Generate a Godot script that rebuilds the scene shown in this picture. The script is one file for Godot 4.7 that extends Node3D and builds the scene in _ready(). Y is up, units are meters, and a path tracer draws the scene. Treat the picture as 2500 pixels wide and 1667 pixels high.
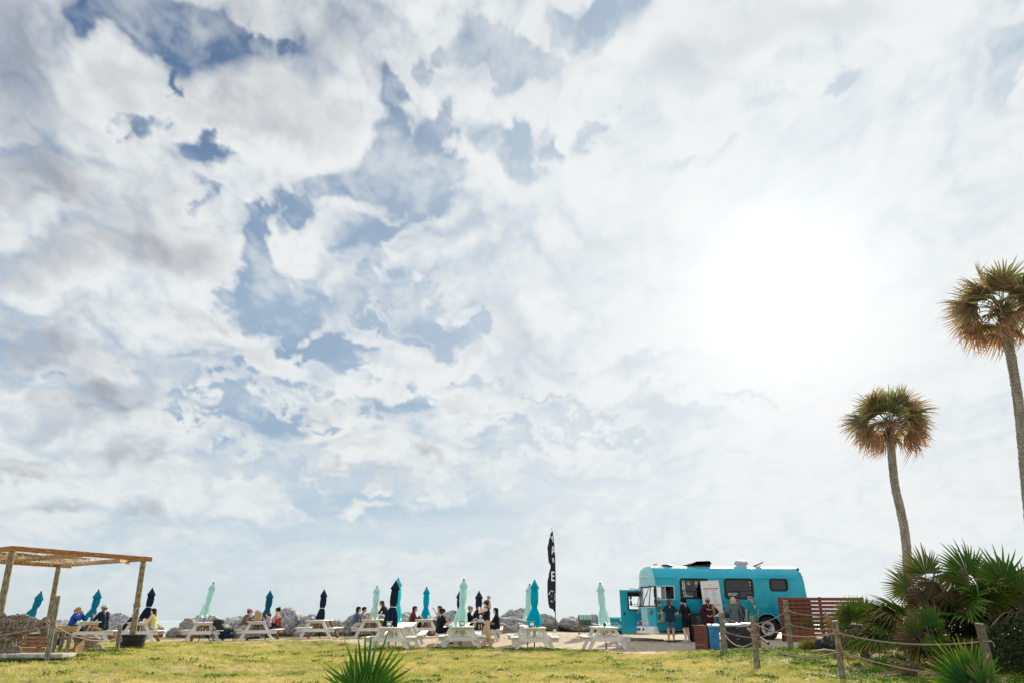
extends Node3D
# A food truck and picnic tables on a lawn above a rock-lined shore, under a broken bright sky.
# x is right, -z is towards the sea, y is up, metres.

const EYE := 1.2
var M := {}
var taken := {}
var rng := RandomNumberGenerator.new()
var fbm := FastNoiseLite.new()
var fine := FastNoiseLite.new()

func _ready():
	rng.seed = 11
	# camera
	var cam := Camera3D.new()
	cam.name = "camera"
	cam.fov = 46.1
	cam.near = 0.1
	cam.far = 9000.0
	cam.position = Vector3(0, EYE, 0)
	cam.rotation_degrees = Vector3(19.21, 0, 0)
	add_child(cam)
	cam.current = true
	# sky, light, exposure
	var env := Environment.new()
	env.background_mode = Environment.BG_SKY
	env.tonemap_mode = Environment.TONE_MAPPER_LINEAR
	env.tonemap_exposure = 1.45
	env.sdfgi_enabled = true
	env.ssao_enabled = true
	env.ssil_enabled = true
	var sky := Sky.new()
	var sky_mat := PanoramaSkyMaterial.new()
	sky_mat.energy_multiplier = 0.71
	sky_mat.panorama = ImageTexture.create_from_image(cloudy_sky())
	sky.sky_material = sky_mat
	env.sky = sky
	var we := WorldEnvironment.new()
	we.name = "world_environment"
	we.environment = env
	add_child(we)
	var sun := DirectionalLight3D.new()
	sun.name = "sun"
	sun.light_energy = 1.6
	sun.light_color = Color(1.0, 0.95, 0.86)
	sun.light_angular_distance = 1.2
	sun.shadow_enabled = true
	sun.rotation_degrees = Vector3(-25.5, 180.0 - 20.0, 0)
	add_child(sun)
	fbm.noise_type = FastNoiseLite.TYPE_SIMPLEX_SMOOTH
	fbm.seed = 5
	fbm.frequency = 1.0
	fbm.fractal_octaves = 4
	fine.noise_type = FastNoiseLite.TYPE_SIMPLEX
	fine.seed = 9
	fine.frequency = 1.0
	fine.fractal_octaves = 3
	make_materials()
	build_ground()
	build_rocks()
	build_bus()
	build_bus_surroundings()
	build_tables()
	build_left_corner()
	build_fence()
	build_palms()
	build_palmettos()
	build_people()
	build_small_things()
	build_ground_cover()

# ---------------------------------------------------------------- sky
func towards(az: float, el: float) -> Vector3:
	return Vector3(sin(az) * cos(el), sin(el), -cos(az) * cos(el))

const SKY_W := 1440
const SKY_H := 400
var gap_map := PackedFloat32Array()
var dark_map := PackedFloat32Array()
var mass_map := PackedFloat32Array()
var n_warp := FastNoiseLite.new()
var n_cloud := FastNoiseLite.new()
var n_puff := FastNoiseLite.new()
var n_wisp := FastNoiseLite.new()
var n_tuft := FastNoiseLite.new()

# soft patches, each [azimuth, elevation, half width, half height, tilt, strength] in degrees, put into a map of the sky
func patches(into: PackedFloat32Array, list: Array) -> PackedFloat32Array:
	for k in range(0, list.size(), 6):
		var az: float = list[k]
		var el: float = list[k + 1]
		var rx: float = list[k + 2]
		var ry: float = list[k + 3]
		var t := deg_to_rad(list[k + 4])
		var s: float = list[k + 5]
		var ct := cos(t)
		var st := sin(t)
		var squeeze := cos(deg_to_rad(el))
		var far := maxf(rx, ry) * 2.4
		for j in range(maxi(0, int((el - far + 5.0) * 4)), mini(SKY_H - 1, int((el + far + 5.0) * 4)) + 1):
			for i in range(int((az - far / squeeze + 180.0) * 4), int((az + far / squeeze + 180.0) * 4) + 1):
				var dx := (i / 4.0 - 180.0 - az) * squeeze
				var dy := j / 4.0 - 5.0 - el
				var u := (dx * ct + dy * st) / rx
				var v := (dy * ct - dx * st) / ry
				var q := u * u + v * v
				if q < 5.5:
					var at := j * SKY_W + posmod(i, SKY_W)
					into[at] = into[at] + s * exp(-q * q * 0.35 - q * 0.35)
	return into

func look(map: PackedFloat32Array, az: float, el: float) -> float:
	var x := (az + 180.0) * 4
	var y := clampf((el + 5.0) * 4, 0.0, SKY_H - 1.01)
	var i := int(floor(x))
	var j := int(y)
	var fx := x - i
	var fy := y - j
	i = posmod(i, SKY_W)
	var i2 := (i + 1) % SKY_W
	var a := j * SKY_W
	var b := a + SKY_W
	return lerpf(lerpf(map[a + i], map[a + i2], fx), lerpf(map[b + i], map[b + i2], fx), fy)

const SUN_AZ := 20.0
const SUN_EL := 21.5

func sky_color(az: float, el: float) -> Color:
	var d := towards(deg_to_rad(az), deg_to_rad(el))
	var flat := 1.0 / (maxf(d.y, 0.0) + 0.34)
	var px := d.x * flat * 4.2
	var pz := d.z * flat * 2.9
	var w1 := n_warp.get_noise_2d(px, pz)
	var w2 := n_warp.get_noise_2d(px + 31.7, pz - 12.3)
	var lift := clampf((el + 2.0) / 14.0, 0.12, 1.0)
	var puff := -n_puff.get_noise_2d(px + w1 * 0.3, pz + w2 * 0.3) * 0.8 + 0.1
	var tuft := n_tuft.get_noise_2d(px + w2 * 0.1, pz + w1 * 0.1)
	var gaz := az + w1 * 2.6 + tuft * 1.5 + puff * 0.8
	var gel := el + (w2 * 2.6 + puff * 1.8 + tuft * 0.7) * lift
	var gap := look(gap_map, gaz, gel)
	var dark := look(dark_map, az + w1 * 2.2 + puff * 0.8, el + (w2 * 2.2 + tuft * 0.6) * lift)
	var mass := look(mass_map, az + w1 * 1.6 + tuft * 0.6, el + (w2 * 1.6 + puff * 0.5) * lift)
	var body := n_cloud.get_noise_3d(px, pz, 0.0)
	var wisp := n_wisp.get_noise_2d(px * 0.6 + w2, pz * 2.4 + w1)
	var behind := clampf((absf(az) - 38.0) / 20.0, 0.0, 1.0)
	# the angle to the sun, and the bright veil round it
	var sx := (az - SUN_AZ) * cos(deg_to_rad((el + SUN_EL) * 0.5))
	var sy := el - SUN_EL
	var ang := sqrt(sx * sx + sy * sy)
	var veil := exp(-ang * ang / 42.0)
	var glow := exp(-ang * ang / 400.0)
	var wide := exp(-ang / 15.0)
	var cover := 0.51 - gap * lerpf(1.25, 1.05, smoothstep(8.0, 22.0, el)) + body * 0.26 + puff * 0.34 + tuft * 0.15 + mass * 0.40 + behind * 0.05 + wide * 0.2
	var thick := smoothstep(0.08, 0.72, cover)
	thick = maxf(thick, clampf(0.10 + wisp * 0.8 + tuft * 0.4, 0.0, 0.5))
	# blue air, deeper high up and away from the sun, pale towards the horizon
	var up := clampf(el / 40.0, 0.0, 1.0)
	var low := Color(0.50, 0.645, 0.75)
	var mid := Color(0.245, 0.365, 0.53)
	var top := Color(0.06, 0.125, 0.265)
	var blue := low.lerp(mid, smoothstep(0.02, 0.42, up)).lerp(top, smoothstep(0.45, 1.05, up) * clampf((ang - 16.0) / 22.0, 0.0, 1.0))
	blue = blue.lerp(Color(0.74, 0.82, 0.855), clampf(wide * 1.15 + wisp * 0.15, 0.0, 0.9))
	# cloud, with its own soft shading: bright where it faces the sun, grey where it is deep
	var lean := n_cloud.get_noise_3d(px + 0.05, pz - 0.16, 0.0) - body + (-n_puff.get_noise_2d(px + w1 * 0.3 + 0.03, pz + w2 * 0.3 - 0.08) * 0.8 + 0.1 - puff) * 0.4
	var away := clampf((ang - 9.0) / 24.0, 0.0, 1.0)
	var deep := clampf(0.04 + lean * 1.1 + 0.55 * smoothstep(0.60, 1.15, cover) + maxf(body, 0.0) * 0.25, -0.1, 1.0)
	var shade := clampf(dark * (0.82 + tuft * 0.3) + deep * (0.25 + 0.75 * away) * (0.35 + 0.65 * thick), 0.0, 1.0)
	var white := Color(0.80, 0.83, 0.835).lerp(Color(0.865, 0.885, 0.885), clampf(wide * 1.7, 0.0, 1.0))
	var grey := Color(0.355, 0.37, 0.42).lerp(Color(0.60, 0.65, 0.68), clampf(wide * 1.4, 0.0, 1.0))
	var cloud := white.lerp(grey, shade)
	var c := blue.lerp(cloud, thick)
	# thin streaks of high cloud over the lower sky
	var streak := clampf(0.45 + n_wisp.get_noise_2d(px * 0.35, pz * 1.7 + 7.0) * 1.1, 0.0, 1.0)
	c = c.lerp(Color(0.80, 0.84, 0.85), streak * 0.36 * (1.0 - thick) * smoothstep(30.0, 8.0, el))
	# haze over the horizon
	var haze := exp(-maxf(el, 0.0) / 4.0)
	var right := clampf((az + 20.0) / 38.0, 0.0, 1.0) * (1.0 - behind) + 0.4 * behind
	c = c.lerp(Color(0.575, 0.66, 0.68).lerp(Color(0.80, 0.845, 0.845), right), haze * 0.82)
	c = c.lerp(Color(0.875, 0.90, 0.90), glow * 0.52)
	c = c.lerp(Color(1.0, 1.01, 1.0), veil * 0.30)
	# clouds behind the viewer face the sun, raised further to fill shaded fronts; the light round the sun itself is past white
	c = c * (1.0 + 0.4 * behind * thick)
	return c + Color(0.9, 0.88, 0.8) * (exp(-ang / 3.6) * 0.40 + exp(-ang / 0.9) * 8.0)

func cloudy_sky() -> Image:
	for n in [n_warp, n_cloud, n_puff, n_wisp, n_tuft]:
		n.noise_type = FastNoiseLite.TYPE_SIMPLEX_SMOOTH
		n.fractal_type = FastNoiseLite.FRACTAL_FBM
	n_warp.seed = 3
	n_warp.frequency = 0.9
	n_warp.fractal_octaves = 6
	n_warp.fractal_gain = 0.52
	n_cloud.seed = 21
	n_cloud.frequency = 0.42
	n_cloud.fractal_octaves = 6
	n_puff.seed = 8
	n_puff.fractal_type = FastNoiseLite.FRACTAL_RIDGED
	n_puff.frequency = 1.1
	n_puff.fractal_octaves = 6
	n_puff.fractal_gain = 0.52
	n_tuft.seed = 40
	n_tuft.frequency = 5.0
	n_tuft.fractal_octaves = 5
	n_tuft.fractal_gain = 0.6
	n_wisp.seed = 14
	n_wisp.frequency = 0.7
	n_wisp.fractal_octaves = 4
	for m in 3:
		var a := PackedFloat32Array()
		a.resize(SKY_W * SKY_H)
		if m == 0:
			gap_map = a
		elif m == 1:
			dark_map = a
		else:
			mass_map = a
	gap_map = patches(gap_map, GAPS)
	gap_map = patches(gap_map, GAPS_LOW)
	dark_map = patches(dark_map, DARKS)
	mass_map = patches(mass_map, MASSES)
	var coarse := Image.create_empty(1024, 512, false, Image.FORMAT_RGBF)
	for j in 262:
		for i in 1024:
			var az := (i + 0.5) / 1024.0 * 360.0
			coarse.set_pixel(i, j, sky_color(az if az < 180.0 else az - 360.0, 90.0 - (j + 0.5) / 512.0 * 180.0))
	var below := coarse.get_pixel(512, 255)
	coarse.fill_rect(Rect2i(0, 262, 1024, 250), below)
	coarse.resize(4096, 2048, Image.INTERPOLATE_CUBIC)
	# the part above the sea, in full detail
	for part in 2:
		var w := 528
		var view := Image.create_empty(w, 620, false, Image.FORMAT_RGBF)
		var first := 0 if part == 0 else 4096 - w
		for j in 620:
			var el := 90.0 - (j + 420 + 0.5) / 2048.0 * 180.0
			for i in w:
				var az := (i + first + 0.5) / 4096.0 * 360.0
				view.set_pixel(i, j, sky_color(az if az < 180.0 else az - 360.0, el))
		coarse.blit_rect(view, Rect2i(0, 0, w, 620), Vector2i(first, 420))
	return coarse
const GAPS := [
	-25.4,36.8,3.3,1.7,3,1, -27.2,37.5,1.4,1.2,17,0.5, -22.5,37,1.5,1,13,0.5,
	-33.4,36,1.1,0.6,11,0.6, -31,37.5,2.5,0.5,14,0.55, -25.9,33.8,0.4,0.7,15,0.6,
	-27.9,30.6,1.2,0.5,-20,0.5, -23.9,29,1.6,0.7,12,0.8, -23,30.4,0.7,0.8,12,0.6,
	-24.2,26.7,0.4,0.6,11,0.4, -14.4,30.1,1.7,1.1,27,0.7, -16.8,27.3,1.5,0.8,-8,0.75,
	-20.4,26.5,0.9,0.6,9,0.6, -20.6,24,1.1,2.3,-7,0.7, -18.4,22.3,2.4,1.1,-3,0.6,
	-2.2,38.8,1.9,1.2,-29,0.7, -0.6,37.3,0.8,1.2,-20,0.8, 2.5,37.6,1.2,1.1,-2,0.6,
	7.3,40.6,2.3,1.5,14,0.65, 4.1,40.4,1.2,0.9,-3,0.55, 9.3,41.5,1.2,0.7,-7,0.7,
	7.2,38.9,1,0.9,-5,0.4, -5.8,38.8,0.5,0.5,3,0.6, -7.3,37.8,0.6,0.7,4,0.4,
	-10.6,35.5,0.9,0.8,6,0.65, -10.8,34.2,0.9,0.7,6,0.4, -6.7,32.5,1.2,1.3,-37,0.85,
	-11,31.8,2,1.4,-5,0.6, -8,30.2,2.4,1.3,13,0.78, -11.9,30.7,1.1,1.2,6,0.7,
	-7.2,28.8,0.7,0.6,3,0.6, -0.6,33,2.3,0.9,8,0.65, 0.9,31.4,1.2,0.7,-1,0.5,
	3.6,32.7,0.8,0.6,-2,0.6, 7.2,33.1,1.3,0.4,16,0.5, -9.1,27.3,1.3,0.6,14,0.65,
	-10,23.9,0.8,1.4,-6,0.65, -11.3,26.1,1.4,1.1,5,0.4, 12.6,30.4,1,0.3,18,0.35,
	25.1,33.3,1,0.7,-15,0.6, 38,35.4,0.9,0.9,-25,0.55, 37.2,32,0.8,1.4,-22,0.45,
	19.4,33.2,1.5,0.3,14,0.2, 20.8,30.2,0.5,0.4,-11,0.25, 16.4,31,1.6,0.3,16,0.25,
]
const GAPS_LOW := [
	-18.2,20.8,3,1.2,-4,0.65, -16.2,18.7,1.7,0.8,-30,0.6, -14.3,17.8,1,0.6,-16,0.75,
	-20.5,15.8,0.6,0.6,6,0.6, -22.4,14.4,0.6,0.3,-24,0.6, -18.8,15.4,0.6,0.4,5,0.5,
	-23.7,13.3,0.8,0.2,6,0.7, -20.7,13.1,1.5,0.4,0,0.9, -18.1,12.8,2.3,0.7,-1,0.95,
	-21,12.1,1.3,0.3,4,0.8, -15.8,14.7,0.8,0.3,4,0.75, -13.4,15.3,0.7,0.4,3,0.6,
	-13.2,13.2,0.8,0.3,3,0.55, -32.5,14.8,0.5,0.4,9,0.45, -19.5,9.8,1.8,0.3,-2,0.5,
	-16.7,11,1.7,0.6,-7,0.5, -13.9,8,2,0.8,2,0.65, -13.2,6.2,1.5,0.4,1,0.5,
	-15.7,9.3,1.6,0.4,2,0.4, -7.1,21.3,1.7,0.9,-8,0.7, -9.1,19.8,1.8,0.5,-12,0.8,
	-4.7,19.3,1.5,0.8,-19,0.75, -11.7,17.8,1.3,0.6,-7,0.8, -8.2,14.5,2.2,0.7,-13,0.7,
	-3.3,15.5,1.2,0.3,1,0.4, 1.3,14.1,1.2,0.2,-10,0.55, 3.5,16.7,0.3,0.3,-1,0.4,
	-0.5,11.4,2.6,0.4,-10,0.55, 6.1,12.3,3.7,0.5,-5,0.5, 10.2,16.6,1.7,0.9,12,0.4,
	10.7,14,2.5,1,-3,0.4, 6,9.8,2.7,0.3,-1,0.4, 0.8,9.1,2.1,0.3,0,0.5,
	-3.1,7.1,5,1,5,0.6, -8.2,8.1,1.7,0.4,1,0.5, -10.8,8.5,1.3,0.5,2,0.5,
	-8.8,5.7,6.2,0.7,1,0.6, -15.3,4.8,3.2,0.3,1,0.3, 13.4,13.1,1.4,0.6,-3,0.45,
	17.3,14.8,2.9,0.4,-17,0.4,
]
const DARKS := [
	-37.2,32.3,1.5,4.7,22,0.6, -35.5,32.1,1.3,3,20,0.45, -19,39.2,5,1.3,-5,0.4,  # the first patches put the lens's dark corner into the clouds
	-34.7,26.1,3,1.4,11,0.62, -31.4,25.7,3,1.1,-6,0.4, -26.4,23.1,3.1,1.3,0,0.72,
	-33.6,16.7,2.8,1.5,10,0.7, -31,16.2,2.3,1,9,0.35, -29.3,13.7,2.1,1.4,17,0.8,
	-31.2,11.3,1.6,0.7,7,0.4, -27.9,14,1.9,1.3,7,0.5, -23,19,1.8,0.8,3,0.42,
	-25.3,10.4,1.8,0.9,10,0.6, -31.6,8.4,2.9,0.6,5,0.52, -29.6,6.7,1.4,0.4,4,0.9,
	-24.9,6.6,1.5,0.4,3,1, -25.1,5.6,2.3,0.2,3,0.5, 0.1,19.8,2.3,1.5,-30,0.45,
	6.4,20,1.2,0.4,13,0.35, 8.1,26.4,3,0.8,16,0.5, -6,10.8,1.4,0.5,-14,0.7,
	-8.3,9.5,3,0.4,-7,0.45, -12.1,9.9,1.8,0.3,-3,0.5, -3.2,10.1,2,0.4,0,0.35,
	20.3,39.2,3.7,1.5,0,0.42, 14.8,36.9,2.2,1.5,10,0.42, 26.9,38.7,2.5,0.9,-19,0.4,
	13.4,37.2,1.6,1.5,-9,0.35, -3.9,14.2,1.3,0.6,1,0.35, -21.6,34.9,3.1,1.5,12,0.25,
	-32.3,21.4,2.7,1.5,12,0.3, -19.9,32,1.6,1,10,0.2, 9.5,29.1,2.8,0.7,15,0.25,
]
const MASSES := [
	-30.3,34.4,2.1,2.1,18,0.4, -30.8,30.5,3.5,2.7,-4,0.5, -20,32.8,3.7,2.6,10,0.4,
	-25.2,24.9,3,1.8,-9,0.35, -15.5,25.5,2.2,1.7,6,0.5, -9.9,35.4,1.7,1.1,5,0.2,
	-2.3,31.7,2.6,1.7,-20,0.55, 1.7,35.5,1.4,1.1,-2,0.5, -3.4,34.9,2.5,1.3,-14,0.4,
	1.4,39.7,1.6,1.3,-2,0.1, -12.7,28.8,1.7,1.1,6,0.3, -20.6,19,3.7,1.9,-19,0.45,
	-16.7,16.6,3.6,1.3,-21,0.4, -13.3,13.7,1.7,1.7,3,0.2, -11.4,15.2,1.4,0.9,3,0.4,
	-7.3,17.1,3.8,1.3,-8,0.4, -11.7,12.4,3.1,1.4,-18,0.45, -3.6,14,3.5,1.2,-15,0.5,
	-2.1,10.9,4.3,0.8,-5,0.5, -8.9,8,2.8,0.6,1,0.4, -17,6.6,3.2,0.8,-8,0.4,
	-15.6,8.3,1.6,0.4,2,0.3, -18.3,9,1.6,0.5,3,0.3, -24.4,11.8,2.5,1.6,5,0.4,
	-32.3,12.7,2.4,1.5,23,0.4, -27,8.2,4.8,1.5,4,0.4, -15.8,10.8,1.6,0.4,3,0.25,
	-22.1,12.3,1.3,0.3,5,0.35,
]

# ---------------------------------------------------------------- materials
func lin(r: float, g: float, b: float) -> Color:
	return Color(r, g, b).linear_to_srgb()

var textures := {}
func noise_image(kind: String) -> Image:
	var n := FastNoiseLite.new()
	n.seed = hash(kind) % 1000
	n.noise_type = FastNoiseLite.TYPE_SIMPLEX_SMOOTH
	n.fractal_octaves = 5
	match kind:
		"grain": n.frequency = 0.02
		"mottle": n.frequency = 0.012
		"speck": n.frequency = 0.12
		"rock": n.frequency = 0.02
		"weave": n.frequency = 0.06
	var img := n.get_seamless_image(256, 256)
	img.convert(Image.FORMAT_RGB8)
	return img

# grey variation (between lo and 1) that multiplies a colour; with it a normal map
func tex(kind: String, lo: float, hi := 1.0) -> Array:
	var key := "%s %.2f %.2f" % [kind, lo, hi]
	if not textures.has(key):
		var img := noise_image(kind)
		var bump := img.duplicate()
		bump.bump_map_to_normal_map(3.0)
		for j in 256:
			for i in 256:
				var v := img.get_pixel(i, j).r
				v = clampf((v - 0.5) * 1.9 + 0.5, 0.0, 1.0)
				v = lerpf(lo, hi, v)
				img.set_pixel(i, j, Color(v, v, v))
		img.generate_mipmaps()
		textures[key] = [ImageTexture.create_from_image(img), ImageTexture.create_from_image(bump)]
	return textures[key]

func mat(called: String, col: Color, rough := 0.8, kind := "", lo := 0.7, scale := Vector3.ONE, bump := 0.0) -> StandardMaterial3D:
	var m := StandardMaterial3D.new()
	m.resource_name = called
	m.albedo_color = col
	m.roughness = rough
	m.metallic_specular = 0.4
	if kind != "":
		var t := tex(kind, lo)
		m.albedo_texture = t[0]
		m.uv1_triplanar = true
		m.uv1_scale = scale
		if bump > 0.0:
			m.normal_enabled = true
			m.normal_texture = t[1]
			m.normal_scale = bump
	M[called] = m
	return m

func tinted(called: String, rough := 0.85, kind := "", lo := 0.7, scale := Vector3.ONE, bump := 0.0) -> StandardMaterial3D:
	var m := mat(called, Color.WHITE, rough, kind, lo, scale, bump)
	m.vertex_color_use_as_albedo = true
	return m

func cloth(called: String, col: Color, through := 0.0) -> StandardMaterial3D:
	var m := mat(called, col, 0.95, "weave", 0.90, Vector3.ONE * 11.0, 0.2)
	if through > 0.0:
		m.backlight_enabled = true
		m.backlight = Color(through, through, through)
	return m

func make_materials():
	mat("white_paint", lin(0.84, 0.82, 0.78), 0.55, "grain", 0.88, Vector3(6, 6, 0.5), 0.25)
	mat("worn_paint", lin(0.72, 0.69, 0.63), 0.65, "mottle", 0.62, Vector3(3, 3, 0.8), 0.3)
	mat("bare_wood", lin(0.42, 0.26, 0.12), 0.75, "grain", 0.6, Vector3(6, 6, 0.6), 0.3)
	mat("beam_wood", lin(0.62, 0.27, 0.075), 0.6, "grain", 0.5, Vector3(5, 5, 0.7), 0.3)
	mat("pale_beam", lin(0.58, 0.38, 0.25), 0.7, "grain", 0.6, Vector3(5, 5, 0.7), 0.3)
	mat("yellow_wood", lin(0.58, 0.38, 0.13), 0.6, "grain", 0.75, Vector3(0.8, 7, 7), 0.2)
	mat("deck_wood", lin(0.46, 0.21, 0.13), 0.6, "grain", 0.7, Vector3(0.8, 7, 7), 0.2)
	mat("post_wood", lin(0.40, 0.33, 0.20), 0.85, "grain", 0.55, Vector3(6, 0.9, 6), 0.5)
	mat("grey_post", lin(0.36, 0.32, 0.25), 0.9, "grain", 0.55, Vector3(7, 0.9, 7), 0.6)
	mat("screen_wood", lin(0.24, 0.075, 0.04), 0.6, "grain", 0.7, Vector3(0.7, 6, 6), 0.2)
	mat("bin_wood", lin(0.20, 0.075, 0.045), 0.6, "grain", 0.7, Vector3(0.7, 6, 6), 0.2)
	mat("barrel_wood", lin(0.035, 0.03, 0.026), 0.7, "grain", 0.5, Vector3(8, 0.8, 8), 0.4)
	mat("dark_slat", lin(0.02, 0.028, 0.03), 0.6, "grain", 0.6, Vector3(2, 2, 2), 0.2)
	mat("rope", lin(0.50, 0.36, 0.30), 0.9, "speck", 0.6, Vector3.ONE * 14, 0.8)
	mat("bamboo", lin(0.62, 0.36, 0.10), 0.6, "speck", 0.55, Vector3.ONE * 6, 0.5)
	mat("stone_slab", lin(0.52, 0.48, 0.43), 0.9, "mottle", 0.7, Vector3.ONE * 1.2, 0.4)
	mat("granite", lin(0.56, 0.54, 0.54), 0.92, "rock", 0.5, Vector3.ONE * 0.9, 1.3)
	mat("granite_pale", lin(0.66, 0.62, 0.58), 0.92, "rock", 0.5, Vector3.ONE * 1.1, 1.2)
	mat("granite_warm", lin(0.48, 0.42, 0.36), 0.92, "rock", 0.5, Vector3.ONE * 1.0, 1.2)
	mat("stump", lin(0.36, 0.28, 0.205), 0.95, "rock", 0.42, Vector3.ONE * 2.4, 1.6)
	mat("dark_stone", lin(0.022, 0.024, 0.028), 0.8, "rock", 0.5, Vector3.ONE * 2.0, 1.0)
	var teal := mat("teal_paint", lin(0.003, 0.41, 0.54), 0.34, "mottle", 0.92, Vector3.ONE * 0.35)
	teal.clearcoat_enabled = true
	teal.clearcoat = 0.4
	teal.clearcoat_roughness = 0.25
	mat("teal_pale", lin(0.30, 0.62, 0.68), 0.4, "mottle", 0.95, Vector3.ONE * 0.5)
	mat("teal_trim", lin(0.02, 0.46, 0.58), 0.35)
	mat("teal_box", lin(0.01, 0.26, 0.30), 0.5, "mottle", 0.9, Vector3.ONE)
	mat("roof_sheen_teal", lin(0.36, 0.60, 0.65), 0.4)
	mat("bumper_white", lin(0.90, 0.90, 0.90), 0.4, "mottle", 0.9, Vector3.ONE)
	mat("black_plastic", lin(0.012, 0.013, 0.015), 0.5)
	mat("black_rubber", lin(0.018, 0.019, 0.021), 0.85, "mottle", 0.7, Vector3.ONE * 2)
	mat("dark_metal", lin(0.03, 0.035, 0.04), 0.4).metallic = 0.4
	mat("steel", lin(0.55, 0.55, 0.56), 0.35).metallic = 0.7
	mat("galvanised", lin(0.46, 0.50, 0.52), 0.45).metallic = 0.3
	mat("wheel_white", lin(0.74, 0.70, 0.70), 0.5)
	mat("interior", lin(0.10, 0.10, 0.10), 0.9)
	mat("cardboard", lin(0.62, 0.45, 0.33), 0.9, "mottle", 0.85, Vector3.ONE)
	mat("bag_paper", lin(0.52, 0.32, 0.17), 0.9, "mottle", 0.85, Vector3.ONE * 3)
	mat("white_print", lin(0.85, 0.85, 0.85), 0.6)
	mat("grey_print", lin(0.30, 0.34, 0.35), 0.6)
	mat("orange_lens", lin(0.75, 0.12, 0.015), 0.3)
	mat("amber_lens", lin(0.85, 0.42, 0.02), 0.3)
	mat("red_lens", lin(0.45, 0.03, 0.02), 0.3)
	mat("white_plastic", lin(0.80, 0.80, 0.79), 0.5)
	mat("bottle_white", lin(0.6, 0.62, 0.62), 0.4)
	mat("pink_box", lin(0.55, 0.38, 0.42), 0.7)
	mat("blue_bin", lin(0.03, 0.22, 0.42), 0.45, "mottle", 0.85, Vector3.ONE)
	mat("blue_lid", lin(0.20, 0.42, 0.60), 0.35)
	mat("black_bin", lin(0.022, 0.032, 0.036), 0.4, "mottle", 0.8, Vector3.ONE)
	mat("soil", lin(0.06, 0.045, 0.03), 1.0)
	mat("flag_black", lin(0.022, 0.03, 0.036), 0.8, "weave", 0.8, Vector3.ONE * 2)
	mat("chalk_black", lin(0.012, 0.016, 0.017), 0.7)
	mat("yellow_hose", lin(0.65, 0.45, 0.05), 0.6)
	mat("menu_white", lin(0.74, 0.73, 0.72), 0.6)
	mat("trap_wire", lin(0.10, 0.17, 0.13), 0.6)
	mat("reed", lin(0.66, 0.51, 0.33), 0.9)
	mat("trap_net", lin(0.22, 0.31, 0.26), 0.9, "speck", 0.5, Vector3.ONE * 8)
	mat("trap_wood", lin(0.36, 0.18, 0.08), 0.8, "grain", 0.6, Vector3.ONE * 4)
	cloth("canvas_navy", lin(0.007, 0.020, 0.052), 0.4)
	cloth("canvas_slate", lin(0.012, 0.028, 0.055), 0.25)
	cloth("canvas_teal", lin(0.003, 0.31, 0.47), 0.9)
	cloth("canvas_deep_teal", lin(0.003, 0.18, 0.28), 0.9)
	cloth("canvas_turquoise", lin(0.006, 0.56, 0.70), 1.2)
	cloth("canvas_mint", lin(0.64, 0.87, 0.85), 1.1)
	cloth("canvas_aqua", lin(0.14, 0.74, 0.80), 1.2)
	cloth("stripe_mint", lin(0.42, 0.66, 0.56), 0.3)
	tinted("ground_tint", 0.95, "speck", 0.55, Vector3.ONE * 1.7, 0.9).uv1_world_triplanar = true
	var leaf := tinted("leaf", 0.75)
	leaf.metallic_specular = 0.2
	leaf.backlight_enabled = true
	leaf.backlight = Color(0.55, 0.6, 0.3)
	var crown := leaf.duplicate()
	crown.backlight = Color(0.9, 0.88, 0.7)
	M["crown_leaf"] = crown
	var blade := tinted("blade", 0.9)
	blade.metallic_specular = 0.1
	blade.backlight_enabled = true
	blade.backlight = Color(0.6, 0.62, 0.35)
	tinted("palm_bark", 0.95, "grain", 0.55, Vector3(5, 3, 5), 1.0)
	mat("leaf_boot", lin(0.22, 0.17, 0.13), 0.9, "grain", 0.6, Vector3(9, 1.5, 9), 0.5)
	mat("frond_stalk", lin(0.10, 0.12, 0.05), 0.6)
	mat("dead_stalk", lin(0.24, 0.15, 0.09), 0.8)
	var sea := mat("sea_water", lin(0.40, 0.47, 0.485), 0.6, "mottle", 0.9, Vector3.ONE * 0.05)
	sea.normal_enabled = true
	sea.normal_texture = tex("mottle", 0.9)[1]
	sea.normal_scale = 0.5
	var pane := StandardMaterial3D.new()
	pane.transparency = BaseMaterial3D.TRANSPARENCY_ALPHA
	pane.albedo_color = Color(0.5, 0.58, 0.6, 0.12)
	pane.roughness = 0.03
	M["glass"] = pane
	var tint := pane.duplicate()
	tint.albedo_color = Color(0.01, 0.02, 0.024, 0.66)
	M["dark_glass"] = tint

# ---------------------------------------------------------------- nodes
func numbered(called: String, parent: Node) -> String:
	var key := "%d/%s" % [parent.get_instance_id(), called]
	var k: int = taken.get(key, 0)
	taken[key] = k + 1
	return called if k == 0 else "%s_%03d" % [called, k]

func tag(o: Node, label: String, category: String, group := ""):
	o.set_meta("label", label)
	o.set_meta("category", category)
	if group != "":
		o.set_meta("group", group)
	return o

func base(called: String, label: String, category: String, at := Vector3.ZERO, turn := 0.0, group := "") -> Node3D:
	var o := Node3D.new()
	o.name = numbered(called, self)
	o.position = at
	o.rotation_degrees.y = turn
	add_child(o, true)
	tag(o, label, category, group)
	return o

func put(called: String, mesh: Mesh, material: Material, parent: Node = null) -> MeshInstance3D:
	var o := MeshInstance3D.new()
	var p: Node = parent if parent else self
	o.name = numbered(called, p)
	o.mesh = mesh
	o.material_override = material
	p.add_child(o, true)
	return o

func structure(called: String, mesh: Mesh, material: Material) -> MeshInstance3D:
	var o := put(called, mesh, material)
	o.set_meta("kind", "structure")
	return o

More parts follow.
